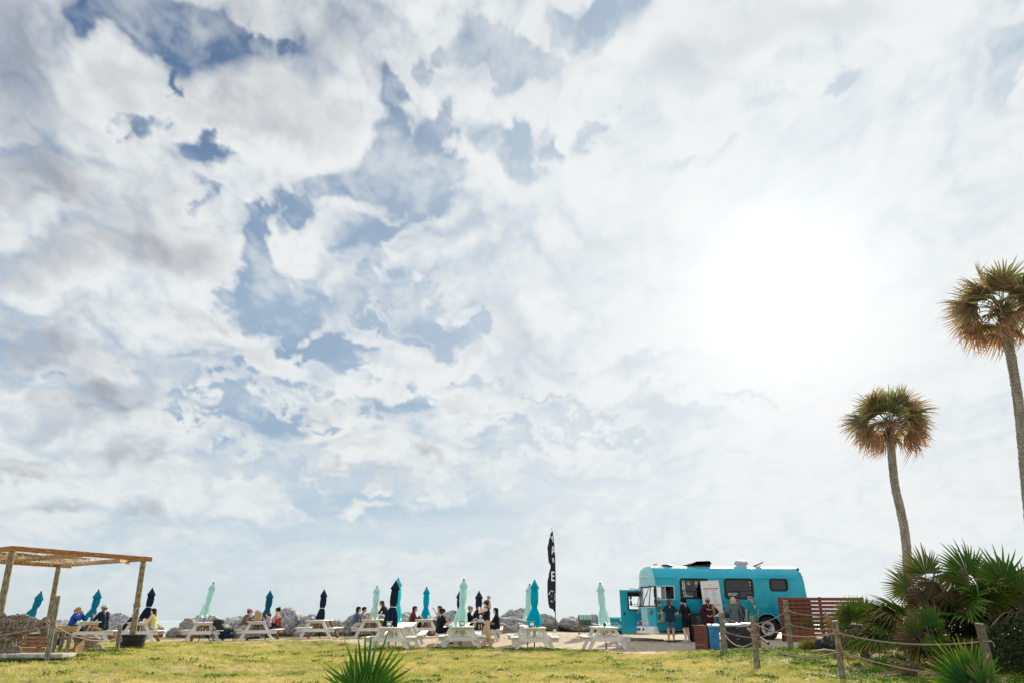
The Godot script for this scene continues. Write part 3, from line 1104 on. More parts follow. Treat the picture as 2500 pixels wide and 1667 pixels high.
func build_bus():
	var bus := base("food_truck", "turquoise bus converted into a food truck with its serving windows towards the lawn", "food truck", Vector3(6.09, ground(9.0, -36.5) - 0.01, -35.58), 6.0)
	# the shell: one outline along the length, hollowed, with the openings cut through
	var outer := PackedVector2Array()
	var inner := PackedVector2Array()
	outer.append(Vector2(0, 0.40))
	inner.append(Vector2(-0.06, 0.62))
	for k in 25:
		var z := -BUS_W * k / 24.0
		outer.append(Vector2(z, bus_roof(z)))
		inner.append(Vector2(lerpf(-0.06, -BUS_W + 0.06, k / 24.0), bus_roof(z) - 0.07))
	outer.append(Vector2(-BUS_W, 0.40))
	inner.append(Vector2(-BUS_W + 0.06, 0.62))
	var csg := CSGCombiner3D.new()
	csg.name = "body"
	bus.add_child(csg, true)
	var paint: Material = M["teal_paint"]
	for q in [[outer, 0.0, BUS_L, 0], [inner, -0.02, BUS_L - 0.08, 2]]:
		var p := CSGPolygon3D.new()
		var turned := PackedVector2Array()
		for e in q[0]:
			turned.append(Vector2(-e.x, e.y))
		p.polygon = turned
		p.mode = CSGPolygon3D.MODE_DEPTH
		p.depth = q[2] - q[1]
		p.smooth_faces = true
		# the outline's x points away from the camera, its depth along the bus
		p.transform = Transform3D(Basis(Vector3(0, 0, -1), Vector3.UP, Vector3(1, 0, 0)), Vector3(q[2], 0, 0))
		slab(p, q[3], paint if q[3] == 0 else M["interior"], csg)
	# serving windows, rear window, driver's window and the open windows of the far side
	for q in [[1.10, 2.32, 1.70, 2.49, 0.11], [3.05, 4.28, 1.70, 2.50, 0.11], [5.08, 5.84, 2.03, 2.51, 0.10], [0.05, 0.80, 1.66, 2.20, 0.015]]:
		var p := CSGPolygon3D.new()
		p.polygon = rounded(q[0], q[1], q[2], q[3], q[4])
		p.depth = 0.3
		p.position = Vector3(0, 0, 0.1)
		slab(p, 2, paint, csg)
	for q in [[0.35, 1.5, 1.45, 2.25], [0.1, 0.9, 0.5, 2.2]]:
		var p := CSGBox3D.new()
		p.size = Vector3(q[1] - q[0], q[3] - q[2], 0.4)
		p.position = Vector3((q[0] + q[1]) * 0.5, (q[2] + q[3]) * 0.5, -BUS_W)
		slab(p, 2, paint, csg)
	for x in [1.80, 4.80]:
		var p := CSGCylinder3D.new()
		p.radius = 0.585
		p.height = 0.42
		p.sides = 40
		p.transform = Transform3D(Basis(Vector3.RIGHT, PI / 2), Vector3(x, 0.50, -0.15))
		slab(p, 2, M["black_rubber"], csg)
	# slanting rear end
	var wedge := CSGPolygon3D.new()
	wedge.polygon = PackedVector2Array([Vector2(BUS_L - 0.17, 3.3), Vector2(BUS_L + 0.05, 0.9), Vector2(BUS_L + 0.6, 0.9), Vector2(BUS_L + 0.6, 3.3)])
	wedge.depth = 4.0
	wedge.position = Vector3(0, 0, 1.0)
	slab(wedge, 2, paint, csg)
	var rear := MB.new()
	rear.poly([Vector3(BUS_L - 0.135, 2.75, -0.08), Vector3(BUS_L - 0.01, 0.9, -0.03), Vector3(BUS_L - 0.01, 0.9, -BUS_W + 0.03), Vector3(BUS_L - 0.135, 2.75, -BUS_W + 0.08)], Vector3.RIGHT)
	rear.poly([Vector3(BUS_L - 0.135, 2.75, -0.08), Vector3(BUS_L - 0.155, 2.98, -0.5), Vector3(BUS_L - 0.155, 2.98, -BUS_W + 0.5), Vector3(BUS_L - 0.135, 2.75, -BUS_W + 0.08)], Vector3.RIGHT)
	put("rear_panel", rear.mesh(), paint, bus)
	put("floor", box_mesh(Vector3(BUS_L - 0.2, 0.08, BUS_W - 0.2), 0.0, Vector3(BUS_L / 2, 0.62, -BUS_W / 2)), M["interior"], bus)
	put("chassis", box_mesh(Vector3(BUS_L - 0.7, 0.24, 1.5), 0.02, Vector3(BUS_L / 2, 0.45, -BUS_W / 2)), M["black_plastic"], bus)
	put("bulkhead", box_mesh(Vector3(0.05, 2.2, BUS_W - 0.2), 0.0, Vector3(1.02, 1.75, -BUS_W / 2 - 0.3)), M["interior"], bus)
	# pale strip painting the sky's sheen on the roof; ribs and rails
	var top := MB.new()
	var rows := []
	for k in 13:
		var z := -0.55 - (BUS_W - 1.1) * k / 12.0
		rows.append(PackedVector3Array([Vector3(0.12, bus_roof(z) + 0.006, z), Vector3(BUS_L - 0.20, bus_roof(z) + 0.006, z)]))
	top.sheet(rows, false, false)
	put("roof_sheen", top.mesh(), M["roof_sheen_teal"], bus)
	for k in 5:
		put("panel_seam", box_mesh(Vector3(0.012, 0.86, 0.006), 0.0, Vector3([1.06, 2.68, 4.46, 4.98, 6.02][k], 2.05, 0.001)), M["teal_trim"], bus)
	for k in 6:
		put("drip_rail", bar_mesh(Vector3(0.05 + k * 1.06, 2.545, 0.018), Vector3(0.96 + k * 1.06, 2.545, 0.018), 0.03, 0.03, Vector3.UP), M["teal_trim"], bus)
	for y in [1.63, 1.585]:
		put("rub_rail", bar_mesh(Vector3(0.02, y, 0.012), Vector3(BUS_L - 0.1, y, 0.012), 0.02, 0.024, Vector3.UP), M["teal_trim"], bus)
	for k in 5:
		var y := 1.33 - k * 0.062
		put("side_rib", bar_mesh(Vector3(1.45, y, 0.012), Vector3(BUS_L - 0.1, y, 0.012), 0.024, 0.024, Vector3.UP), M["teal_paint"], bus)
	put("skirt_rail", bar_mesh(Vector3(0.02, 0.56, 0.012), Vector3(1.2, 0.56, 0.012), 0.03, 0.03, Vector3.UP), M["teal_trim"], bus)
	put("service_door", ring(rounded(0.62, 1.02, 0.66, 1.36, 0.02), rounded(0.635, 1.005, 0.675, 1.345, 0.02), -0.01, 0.006), M["teal_trim"], bus)
	for x in [1.80, 4.80]:
		var w := MB.new()
		w.xf = Transform3D(Basis(Vector3.RIGHT, PI / 2), Vector3(x, 0.49, -0.15))
		w.lathe([Vector2(0.30, -0.14), Vector2(0.45, -0.14), Vector2(0.49, -0.10), Vector2(0.49, 0.10), Vector2(0.45, 0.14), Vector2(0.30, 0.14), Vector2(0.28, 0.09)], 40, Vector3.ZERO, false)
		var wheel := put("wheel", w.mesh(), M["black_rubber"], bus)
		var rim := MB.new()
		rim.xf = w.xf
		rim.lathe([Vector2(0.285, 0.05), Vector2(0.285, 0.135), Vector2(0.255, 0.135), Vector2(0.235, 0.06), Vector2(0.12, 0.03), Vector2(0.115, 0.02)], 36, Vector3.ZERO, false)
		put("rim", rim.mesh(), M["wheel_white"], wheel)
		var hub := MB.new()
		hub.xf = w.xf
		hub.lathe([Vector2(0.12, 0.02), Vector2(0.10, 0.11), Vector2(0.05, 0.13)], 20)
		put("hub", hub.mesh(), M["black_plastic"], wheel)
		for k in 5:
			var hole := MB.new()
			var a := 0.6 + TAU * k / 5
			hole.xf = Transform3D(Basis(Vector3.RIGHT, PI / 2), Vector3(x + cos(a) * 0.178, 0.49 + sin(a) * 0.178, -0.098))
			hole.lathe([Vector2(0.034, 0.0), Vector2(0.034, 0.008)], 12)
			put("hand_hole", hole.mesh(), M["black_plastic"], wheel)
		var arch := MB.new()
		var arc := []
		for k in 21:
			var a := PI * (k / 20.0) * 1.06 - 0.09
			arc.append(Vector3(x + cos(a) * 0.59, 0.50 + sin(a) * 0.59, 0.012))
		arch.tube(arc, [0.022], 8)
		put("wheel_arch", arch.mesh(), M["teal_trim"], bus)
	# serving windows
	var k := 0
	for q in [[1.10, 2.32, 1.70, 2.49, 0.11], [3.05, 4.28, 1.70, 2.50, 0.11], [5.08, 5.84, 2.03, 2.51, 0.10]]:
		var win := put("window", ring(rounded(q[0] - 0.03, q[1] + 0.03, q[2] - 0.03, q[3] + 0.03, q[4] + 0.03), rounded(q[0] + 0.05, q[1] - 0.05, q[2] + 0.05, q[3] - 0.05, q[4] - 0.03), -0.03, 0.022), M["black_plastic"], bus)
		put("pane", plate(rounded(q[0] + 0.045, q[1] - 0.045, q[2] + 0.045, q[3] - 0.045, q[4] - 0.03), -0.016, -0.012), M["dark_glass"], win)
		if k < 2:
			var mid: float = (q[0] + q[1]) * 0.5
			put("sash", box_mesh(Vector3(q[1] - q[0] - 0.1, 0.03, 0.03), 0.004, Vector3(mid, q[2] + 0.30, 0.0)), M["black_plastic"], win)
			put("sash", box_mesh(Vector3(0.035, 0.27, 0.03), 0.004, Vector3(mid, q[2] + 0.165, 0.0)), M["black_plastic"], win)
			for s in [-1.0, 1.0]:
				put("lower_panel", box_mesh(Vector3(0.52, 0.25, 0.02), 0.003, Vector3(mid + s * 0.285, q[2] + 0.165, -0.045)), M["cardboard"], win)
			put("shelf", box_mesh(Vector3(q[1] - q[0], 0.03, 0.3), 0.003, Vector3(mid, q[2] + 0.28, -0.22)), M["dark_metal"], bus)
		k += 1
	var bottle := lathe_mesh([Vector2(0.045, 0), Vector2(0.045, 0.19), Vector2(0.018, 0.25), Vector2(0.018, 0.30), Vector2(0.0, 0.305)], 12)
	for x in [1.62, 1.78, 1.34, 3.56, 3.66, 3.74]:
		var o := put("bottle", bottle, M["bottle_white"], bus)
		o.position = Vector3(x, 2.0, -0.20)
	for q in [[3.88, 0.13], [4.0, 0.15], [4.1, 0.11], [3.95, 0.24]]:
		var o := put("carton", box_mesh(Vector3(0.11, 0.12, 0.1), 0.004), M["pink_box"], bus)
		o.position = Vector3(q[0], 1.93 + q[1], -0.20)
	# lettering on the glass
	var letters := "open"
	for i in 4:
		var t := put("lettering", lettering(letters[i], 0.24, 0.003, "Droid Serif", false), M["white_print"], bus)
		t.position = Vector3(1.225 + i * 0.012, 2.38 - i * 0.135, 0.004)
		t.rotation_degrees.z = -8.0
	emblem_palm(bus, Vector3(1.46, 2.30, 0.002), 0.088)
	emblem_totem(bus, Vector3(1.80, 2.30, 0.002), 0.20)
	for q in [["ALLERGY", 1.22, 1.835, 0.036], ["INFO ASK US", 1.20, 1.785, 0.052], ["ORDER HERE", 3.17, 1.90, 0.055], ["PAY HERE", 3.17, 1.84, 0.055]]:
		var t := put("lettering", lettering(q[0], q[3] * 1.3, 0.003), M["white_print"], bus)
		t.position = Vector3(q[1] + t.mesh.get_aabb().size.x * 0.5, q[2], 0.006)
	for q in [[4.17, 2.37, 0.026], [4.19, 2.31, 0.012], [4.185, 2.25, 0.022]]:
		var dot := MB.new()
		dot.xf = Transform3D(Basis(Vector3.RIGHT, PI / 2), Vector3(q[0], q[1], 0.002))
		dot.lathe([Vector2(q[2], 0), Vector2(q[2], 0.003)], 14)
		put("lettering", dot.mesh(), M["white_print"], bus)
	# the driver's window with its sliding pane
	var dw := put("window", ring(rounded(0.03, 0.82, 1.64, 2.22, 0.02), rounded(0.065, 0.785, 1.675, 2.185, 0.015), -0.03, 0.02), M["steel"], bus)
	put("sash", box_mesh(Vector3(0.03, 0.51, 0.025), 0.003, Vector3(0.42, 1.93, 0.0)), M["steel"], dw)
	put("pane", box_mesh(Vector3(0.33, 0.50, 0.004), 0.0, Vector3(0.24, 1.93, -0.01)), M["glass"], dw)
	# front
	put("front_cap", front_panel(2.20, 3.0, 0.0, 1.0, 20, 0.06, true), M["teal_pale"], bus)  # paler than the body: light on the front put into its colour
	var strip := []
	for i in 13:
		strip.append(front_point(i / 12.0, 2.60) - Vector3(0.165, 0, 0))
	put("trim_strip", tube_mesh(strip, [0.014], 6), M["white_plastic"], bus)
	var wind := put("windscreen", front_panel(1.36, 1.42, 0.0, 1.0, 16, 0.012), M["black_rubber"], bus)
	put("header", front_panel(2.16, 2.21, 0.0, 1.0, 16, 0.012), M["black_rubber"], wind)
	var cuts := [0.0, 0.16, 0.50, 0.84, 1.0]
	for i in 4:
		put("pane", front_panel(1.42, 2.16, cuts[i] + 0.01, cuts[i + 1] - 0.01, 5, 0.0, false, 0.006), M["glass"], wind)
	for i in 5:
		put("mullion", tube_mesh([front_point(cuts[i], 1.38), front_point(cuts[i], 2.19)], [0.024], 8), M["black_rubber"], wind)
	put("front_panel", front_panel(0.55, 1.36, 0.0, 1.0, 16, 0.02), M["teal_paint"], bus)
	put("cowl", front_panel(1.33, 1.37, 0.0, 1.0, 16, 0.035), M["steel"], bus)
	put("pale_panel", front_panel(0.80, 1.32, 0.20, 0.42, 5, 0.028), M["teal_pale"], bus)
	for i in 7:
		put("louvre", front_panel(0.84 + i * 0.052, 0.865 + i * 0.052, 0.44 - 0.03 * (i % 2), 0.58 + 0.02 * (i % 3), 4, 0.04), M["black_plastic"], bus)
	put("lamp_panel", front_panel(0.60, 0.80, 0.16, 0.86, 12, 0.035), M["galvanised"], bus)
	for i in 2:
		for j in 2:
			put("grille", front_panel(0.63 + 0.08 * i, 0.69 + 0.08 * i, 0.40 + 0.13 * j, 0.51 + 0.13 * j, 3, 0.05), M["black_plastic"], bus)
	for s in [0.21, 0.31, 0.71, 0.81]:
		var p := front_point(s, 0.70) - Vector3(0.04, 0, 0)
		var l := MB.new()
		l.xf = Transform3D(Basis(Vector3.BACK, PI / 2), p)
		l.lathe([Vector2(0.075, -0.02), Vector2(0.075, 0.015), Vector2(0.055, 0.03), Vector2(0.0, 0.035)], 16)
		put("headlight", l.mesh(), M["bottle_white"], bus)
	for s in [0.10, 0.90]:
		var p := front_point(s, 1.16) - Vector3(0.05, 0, 0)
		var l := MB.new()
		for e in 9:
			l.col = Color.WHITE
		l.xf = Transform3D(Basis(Vector3.BACK, PI / 2).scaled(Vector3(1, 1.35, 1)), p)
		l.lathe([Vector2(0.07, -0.02), Vector2(0.075, 0.03), Vector2(0.04, 0.06), Vector2(0.0, 0.065)], 16)
		put("turn_signal", l.mesh(), M["orange_lens"], bus)
	put("bumper", front_panel(0.30, 0.58, 0.0, 1.0, 18, 0.14, false, 0.22), M["bumper_white"], bus)
	for s in [0.24, 0.70]:
		put("bumper_slot", front_panel(0.42, 0.51, s, s + 0.05, 2, 0.146), M["black_plastic"], bus)
	put("number_plate", front_panel(0.42, 0.50, 0.38, 0.60, 4, 0.150), M["dark_metal"], bus)
	for s in [0.42, 0.50, 0.58]:
		var l := MB.new()
		l.box(Vector3(0.14, bus_roof(-BUS_W * s) + 0.045, -BUS_W * (s - 0.36)), Vector3(0.08, 0.06, 0.09), Basis.IDENTITY, 0.02)
		put("marker_light", l.mesh(), M["amber_lens"], bus)
	for q in [[0.30, 0.16], [0.66, 0.40]]:
		var foot := front_point(q[0], 1.40) - Vector3(0.06, 0, 0)
		var tip := front_point(q[1], 2.02) - Vector3(0.05, 0, 0)
		var wp := put("wiper", tube_mesh([foot, (foot + tip) * 0.5 - Vector3(0.03, 0, 0), tip], [0.016], 6), M["black_plastic"], bus)
		var side := (tip - foot).normalized() * 0.26
		put("wiper_blade", tube_mesh([tip - side, tip + side], [0.014], 6), M["black_rubber"], wp)
	# mirrors on their arms
	for q in [[0.0, 0.30, 0.10], [1.0, -0.62, -0.25]]:
		var root := front_point(q[0], 2.12)
		var head := root + Vector3(-0.10 if q[0] == 0.0 else -0.42, -0.22, q[1] * 0.5)
		var arm := put("mirror_arm", tube_mesh([root, root + Vector3(-0.10, 0.03, q[1] * 0.4), head + Vector3(0, 0.3, 0), head, head - Vector3(0, 0.45, 0), front_point(q[0], 1.4)], [0.016], 6), M["black_plastic"], bus)
		put("mirror", box_mesh(Vector3(0.07, 0.40, 0.18), 0.03, head + Vector3(0, 0.02, 0)), M["black_plastic"], arm)
		put("mirror", box_mesh(Vector3(0.07, 0.22, 0.18), 0.03, head - Vector3(0, 0.34, 0)), M["black_plastic"], arm)
	# the far front door, swung open
	var hinge := Vector3(0.03, 0, -BUS_W + 0.02)
	var door := Node3D.new()
	door.name = "door"
	bus.add_child(door, true)
	door.position = hinge
	door.rotation_degrees.y = 1.5
	var leaf := ring(PackedVector2Array([Vector2(-0.98, 0.30), Vector2(0, 0.30), Vector2(0, 2.12), Vector2(-1.02, 2.12)]), PackedVector2Array([Vector2(-0.62, 1.28), Vector2(-0.10, 1.28), Vector2(-0.10, 1.86), Vector2(-0.64, 1.86)]), -0.04, 0.0)
	put("panel", leaf, M["teal_paint"], door)
	put("frame", ring(rounded(-0.67, -0.07, 1.24, 1.90, 0.06), rounded(-0.61, -0.13, 1.30, 1.84, 0.03), -0.05, 0.02), M["black_rubber"], door)
	put("bar", box_mesh(Vector3(0.5, 0.02, 0.02), 0.003, Vector3(-0.37, 1.50, 0.0)), M["black_rubber"], door)
	put("header", box_mesh(Vector3(0.62, 0.14, 0.03), 0.01, Vector3(-0.36, 1.96, 0.012)), M["black_rubber"], door)
	put("latch", box_mesh(Vector3(0.09, 0.11, 0.03), 0.01, Vector3(-0.84, 1.10, 0.012)), M["black_plastic"], door)
	# things on the roof
	put("roof_vent", lathe_mesh([Vector2(0.30, 0.0), Vector2(0.29, 0.06), Vector2(0.20, 0.12), Vector2(0.0, 0.14)], 20), M["black_plastic"], bus).position = Vector3(0.83, 3.02, -0.9)
	var hood := MB.new()
	hood.sheet([PackedVector3Array([Vector3(1.72, 3.03, -0.7), Vector3(1.70, 3.03, -1.5)]), PackedVector3Array([Vector3(1.72, 3.10, -0.66), Vector3(1.70, 3.10, -1.54)]), PackedVector3Array([Vector3(1.92, 3.18, -0.66), Vector3(1.92, 3.18, -1.54)]), PackedVector3Array([Vector3(2.10, 3.27, -0.66), Vector3(2.10, 3.27, -1.54)]), PackedVector3Array([Vector3(2.70, 3.30, -0.66), Vector3(2.70, 3.30, -1.54)]), PackedVector3Array([Vector3(2.80, 3.17, -0.66), Vector3(2.80, 3.17, -1.54)])], false, false)
	hood.box(Vector3(2.24, 3.09, -1.1), Vector3(1.02, 0.14, 0.8), Basis.IDENTITY, 0.02)
	hood.poly([Vector3(1.72, 3.10, -0.66), Vector3(1.92, 3.18, -0.66), Vector3(2.10, 3.27, -0.66), Vector3(2.70, 3.30, -0.66), Vector3(2.80, 3.17, -0.66)], Vector3.BACK)
	put("air_conditioner", hood.mesh(), M["black_plastic"], bus)
	var fan := MB.new()
	fan.lathe([Vector2(0.22, 0), Vector2(0.22, 0.13), Vector2(0.25, 0.14), Vector2(0.27, 0.25), Vector2(0.23, 0.30), Vector2(0.12, 0.33), Vector2(0.0, 0.335)], 24)
	var fo := put("exhaust_fan", fan.mesh(), M["galvanised"], bus)
	fo.position = Vector3(4.25, 3.02, -1.0)
	for s in [-1.0, 1.0]:
		put("clip", box_mesh(Vector3(0.07, 0.12, 0.1), 0.01, Vector3(s * 0.27, 0.19, 0)), M["galvanised"], fo)
	var hatch := put("roof_hatch", box_mesh(Vector3(0.36, 0.09, 0.4), 0.01), M["white_plastic"], bus)
	hatch.position = Vector3(4.93, 3.07, -1.0)
	var lid := put("hatch_lid", box_mesh(Vector3(0.54, 0.05, 0.46), 0.02), M["black_plastic"], hatch)
	lid.position = Vector3(0.02, 0.10, 0)
	lid.rotation_degrees.z = 20
	put("clearance_light", box_mesh(Vector3(0.10, 0.10, 0.08), 0.02, Vector3(BUS_L - 0.14, 2.94, -0.34)), M["dark_metal"], bus)
	put("tail_light", box_mesh(Vector3(0.05, 0.04, 0.10), 0.01, Vector3(BUS_L - 0.10, 2.62, -0.10)), M["red_lens"], bus)
	var br := MB.new()
	br.tube([Vector3(BUS_L - 0.2, 2.16, -0.3), Vector3(BUS_L + 0.03, 2.2, -0.3)], [0.02], 6)
	br.tube([Vector3(BUS_L - 0.14, 1.95, -0.3), Vector3(BUS_L + 0.0, 2.18, -0.3)], [0.012], 6)
	put("rear_bracket", br.mesh(), M["dark_metal"], bus)
	put("antenna_rail", tube_mesh([Vector3(0.28, 2.93, -0.12), Vector3(0.30, 2.99, -0.10), Vector3(0.58, 2.98, -0.10), Vector3(0.58, 2.90, -0.11)], [0.012], 6), M["teal_trim"], bus)

# a ring of dashes with a sun over a palm star
func emblem_palm(bus: Node3D, at: Vector3, r: float):
	var b := MB.new()
	for k in 15:
		if k % 5 == 4:
			continue
		var a := -0.35 + (PI + 0.7) * k / 14.0
		b.box(at + Vector3(cos(a) * r, sin(a) * r, 0), Vector3(r * 0.24, r * 0.12, 0.003), Basis(Vector3.BACK, a + PI / 2))
	for k in 8:
		var a := TAU * k / 8 + 0.2
		b.box(at + Vector3(cos(a) * r * 0.26, -r * 0.15 + sin(a) * r * 0.26, 0), Vector3(r * 0.5, r * 0.10, 0.003 + k * 0.0002), Basis(Vector3.BACK, a))
	b.box(at + Vector3(0, r * 0.42, 0), Vector3(r * 0.24, r * 0.24, 0.003), Basis(Vector3.BACK, 0.78))
	put("emblem", b.mesh(), M["white_print"], bus).set_meta("kind", "stuff")

# an hourglass shape of lattice with bars at its sides
func emblem_totem(bus: Node3D, at: Vector3, h: float):
	var b := MB.new()
	var line := func(x0: float, y0: float, x1: float, y1: float, lift: float):
		b.bar(at + Vector3(x0, y0, lift) * Vector3(h, h, 1), at + Vector3(x1, y1, lift) * Vector3(h, h, 1), 0.008, 0.002, Vector3.BACK.cross(Vector3(x1 - x0, y1 - y0, 0)))
	line.call(-0.3, 0.5, 0.3, 0.5, 0.0)
	line.call(-0.3, 0.5, -0.1, 0.0, 0.0004)
	line.call(0.3, 0.5, 0.1, 0.0, 0.0004)
	line.call(-0.1, 0.0, -0.24, -0.35, 0.0004)
	line.call(0.1, 0.0, 0.24, -0.35, 0.0004)
	line.call(-0.24, -0.35, 0.0, -0.5, 0.0)
	line.call(0.24, -0.35, 0.0, -0.5, 0.0)
	for k in 4:
		line.call(-0.22 + k * 0.03, 0.4 - k * 0.16, 0.2 - k * 0.02, 0.28 - k * 0.16, 0.0008)
		line.call(0.22 - k * 0.03, 0.4 - k * 0.16, -0.2 + k * 0.02, 0.28 - k * 0.16, 0.0012)
	line.call(-0.55, 0.05, -0.15, 0.05, 0.0)
	line.call(0.2, 0.05, 0.52, 0.05, 0.0)
	line.call(-0.2, -0.66, 0.25, -0.66, 0.0)
	put("emblem", b.mesh(), M["white_print"], bus).set_meta("kind", "stuff")

# ---------------------------------------------------------------- round the truck
func print_face(img: Image, w: float, h: float, parent: Node, called := "print") -> MeshInstance3D:
	img.generate_mipmaps()
	var m := StandardMaterial3D.new()
	m.albedo_texture = ImageTexture.create_from_image(img)
	m.roughness = 0.6
	var q := QuadMesh.new()
	q.size = Vector2(w, h)
	return put(called, q, m, parent)

func menu_print() -> Image:
	var img := Image.create_empty(256, 454, false, Image.FORMAT_RGB8)
	img.fill(Color(0.88, 0.875, 0.87))
	var r := RandomNumberGenerator.new()
	r.seed = 4
	var red := Color(0.78, 0.40, 0.32)
	var ink := Color(0.62, 0.62, 0.66)
	img.fill_rect(Rect2i(124, 34, 8, 8), ink)
	for k in 3:
		img.fill_rect(Rect2i(118 + k * 2, 44 + k * 5, 20 - k * 4, 3), ink)
	img.fill_rect(Rect2i(106, 72, 44, 3), ink)
	img.fill_rect(Rect2i(28, 92, 208, 17), red)
	for k in 9:
		img.fill_rect(Rect2i(92 + k * 10, 97, 7, 6), Color(0.9, 0.72, 0.68))
	for col in 2:
		for row in 11:
			var y := 124 + row * 15
			img.fill_rect(Rect2i(32 + col * 108, y, int(r.randf_range(26, 70)), 3 + (row + 1) % 2), ink.darkened(0.25 * ((row + 1) % 2)))
	for c in 3:
		img.fill_rect(Rect2i(28 + c * 72, 300, 62, 13), red)
		img.fill_rect(Rect2i(44 + c * 72, 304, 30, 5), Color(0.9, 0.72, 0.68))
		for row in 5:
			img.fill_rect(Rect2i(32 + c * 72, 326 + row * 13, int(r.randf_range(16, 46)), 3), ink)
	img.fill_rect(Rect2i(28, 398, 208, 12), red)
	for row in 2:
		img.fill_rect(Rect2i(70, 420 + row * 11, 110, 3), ink)
	return img

func chalk_print() -> Image:
	var img := Image.create_empty(192, 320, false, Image.FORMAT_RGB8)
	img.fill(Color(0.055, 0.085, 0.085))
	for k in 360:
		var a := deg_to_rad(k - 150.0)
		if k > 250:
			continue
		for q in 5:
			img.set_pixel(int(112 + cos(a) * (30 + q)), int(66 + sin(a) * (30 + q)), Color(0.55, 0.6, 0.6))
	for j in 24:
		for i in 24:
			if Vector2(i - 12, j - 12).length() < 10.0:
				img.set_pixel(i + 98, j + 54, Color(0.30, 0.38, 0.38))
	var r := RandomNumberGenerator.new()
	r.seed = 2
	img.fill_rect(Rect2i(64, 112, 96, 8), Color(0.24, 0.33, 0.32))
	for row in 9:
		img.fill_rect(Rect2i(80, 142 + row * 17, int(r.randf_range(30, 80)), 5), Color(0.19, 0.25, 0.26))
	return img

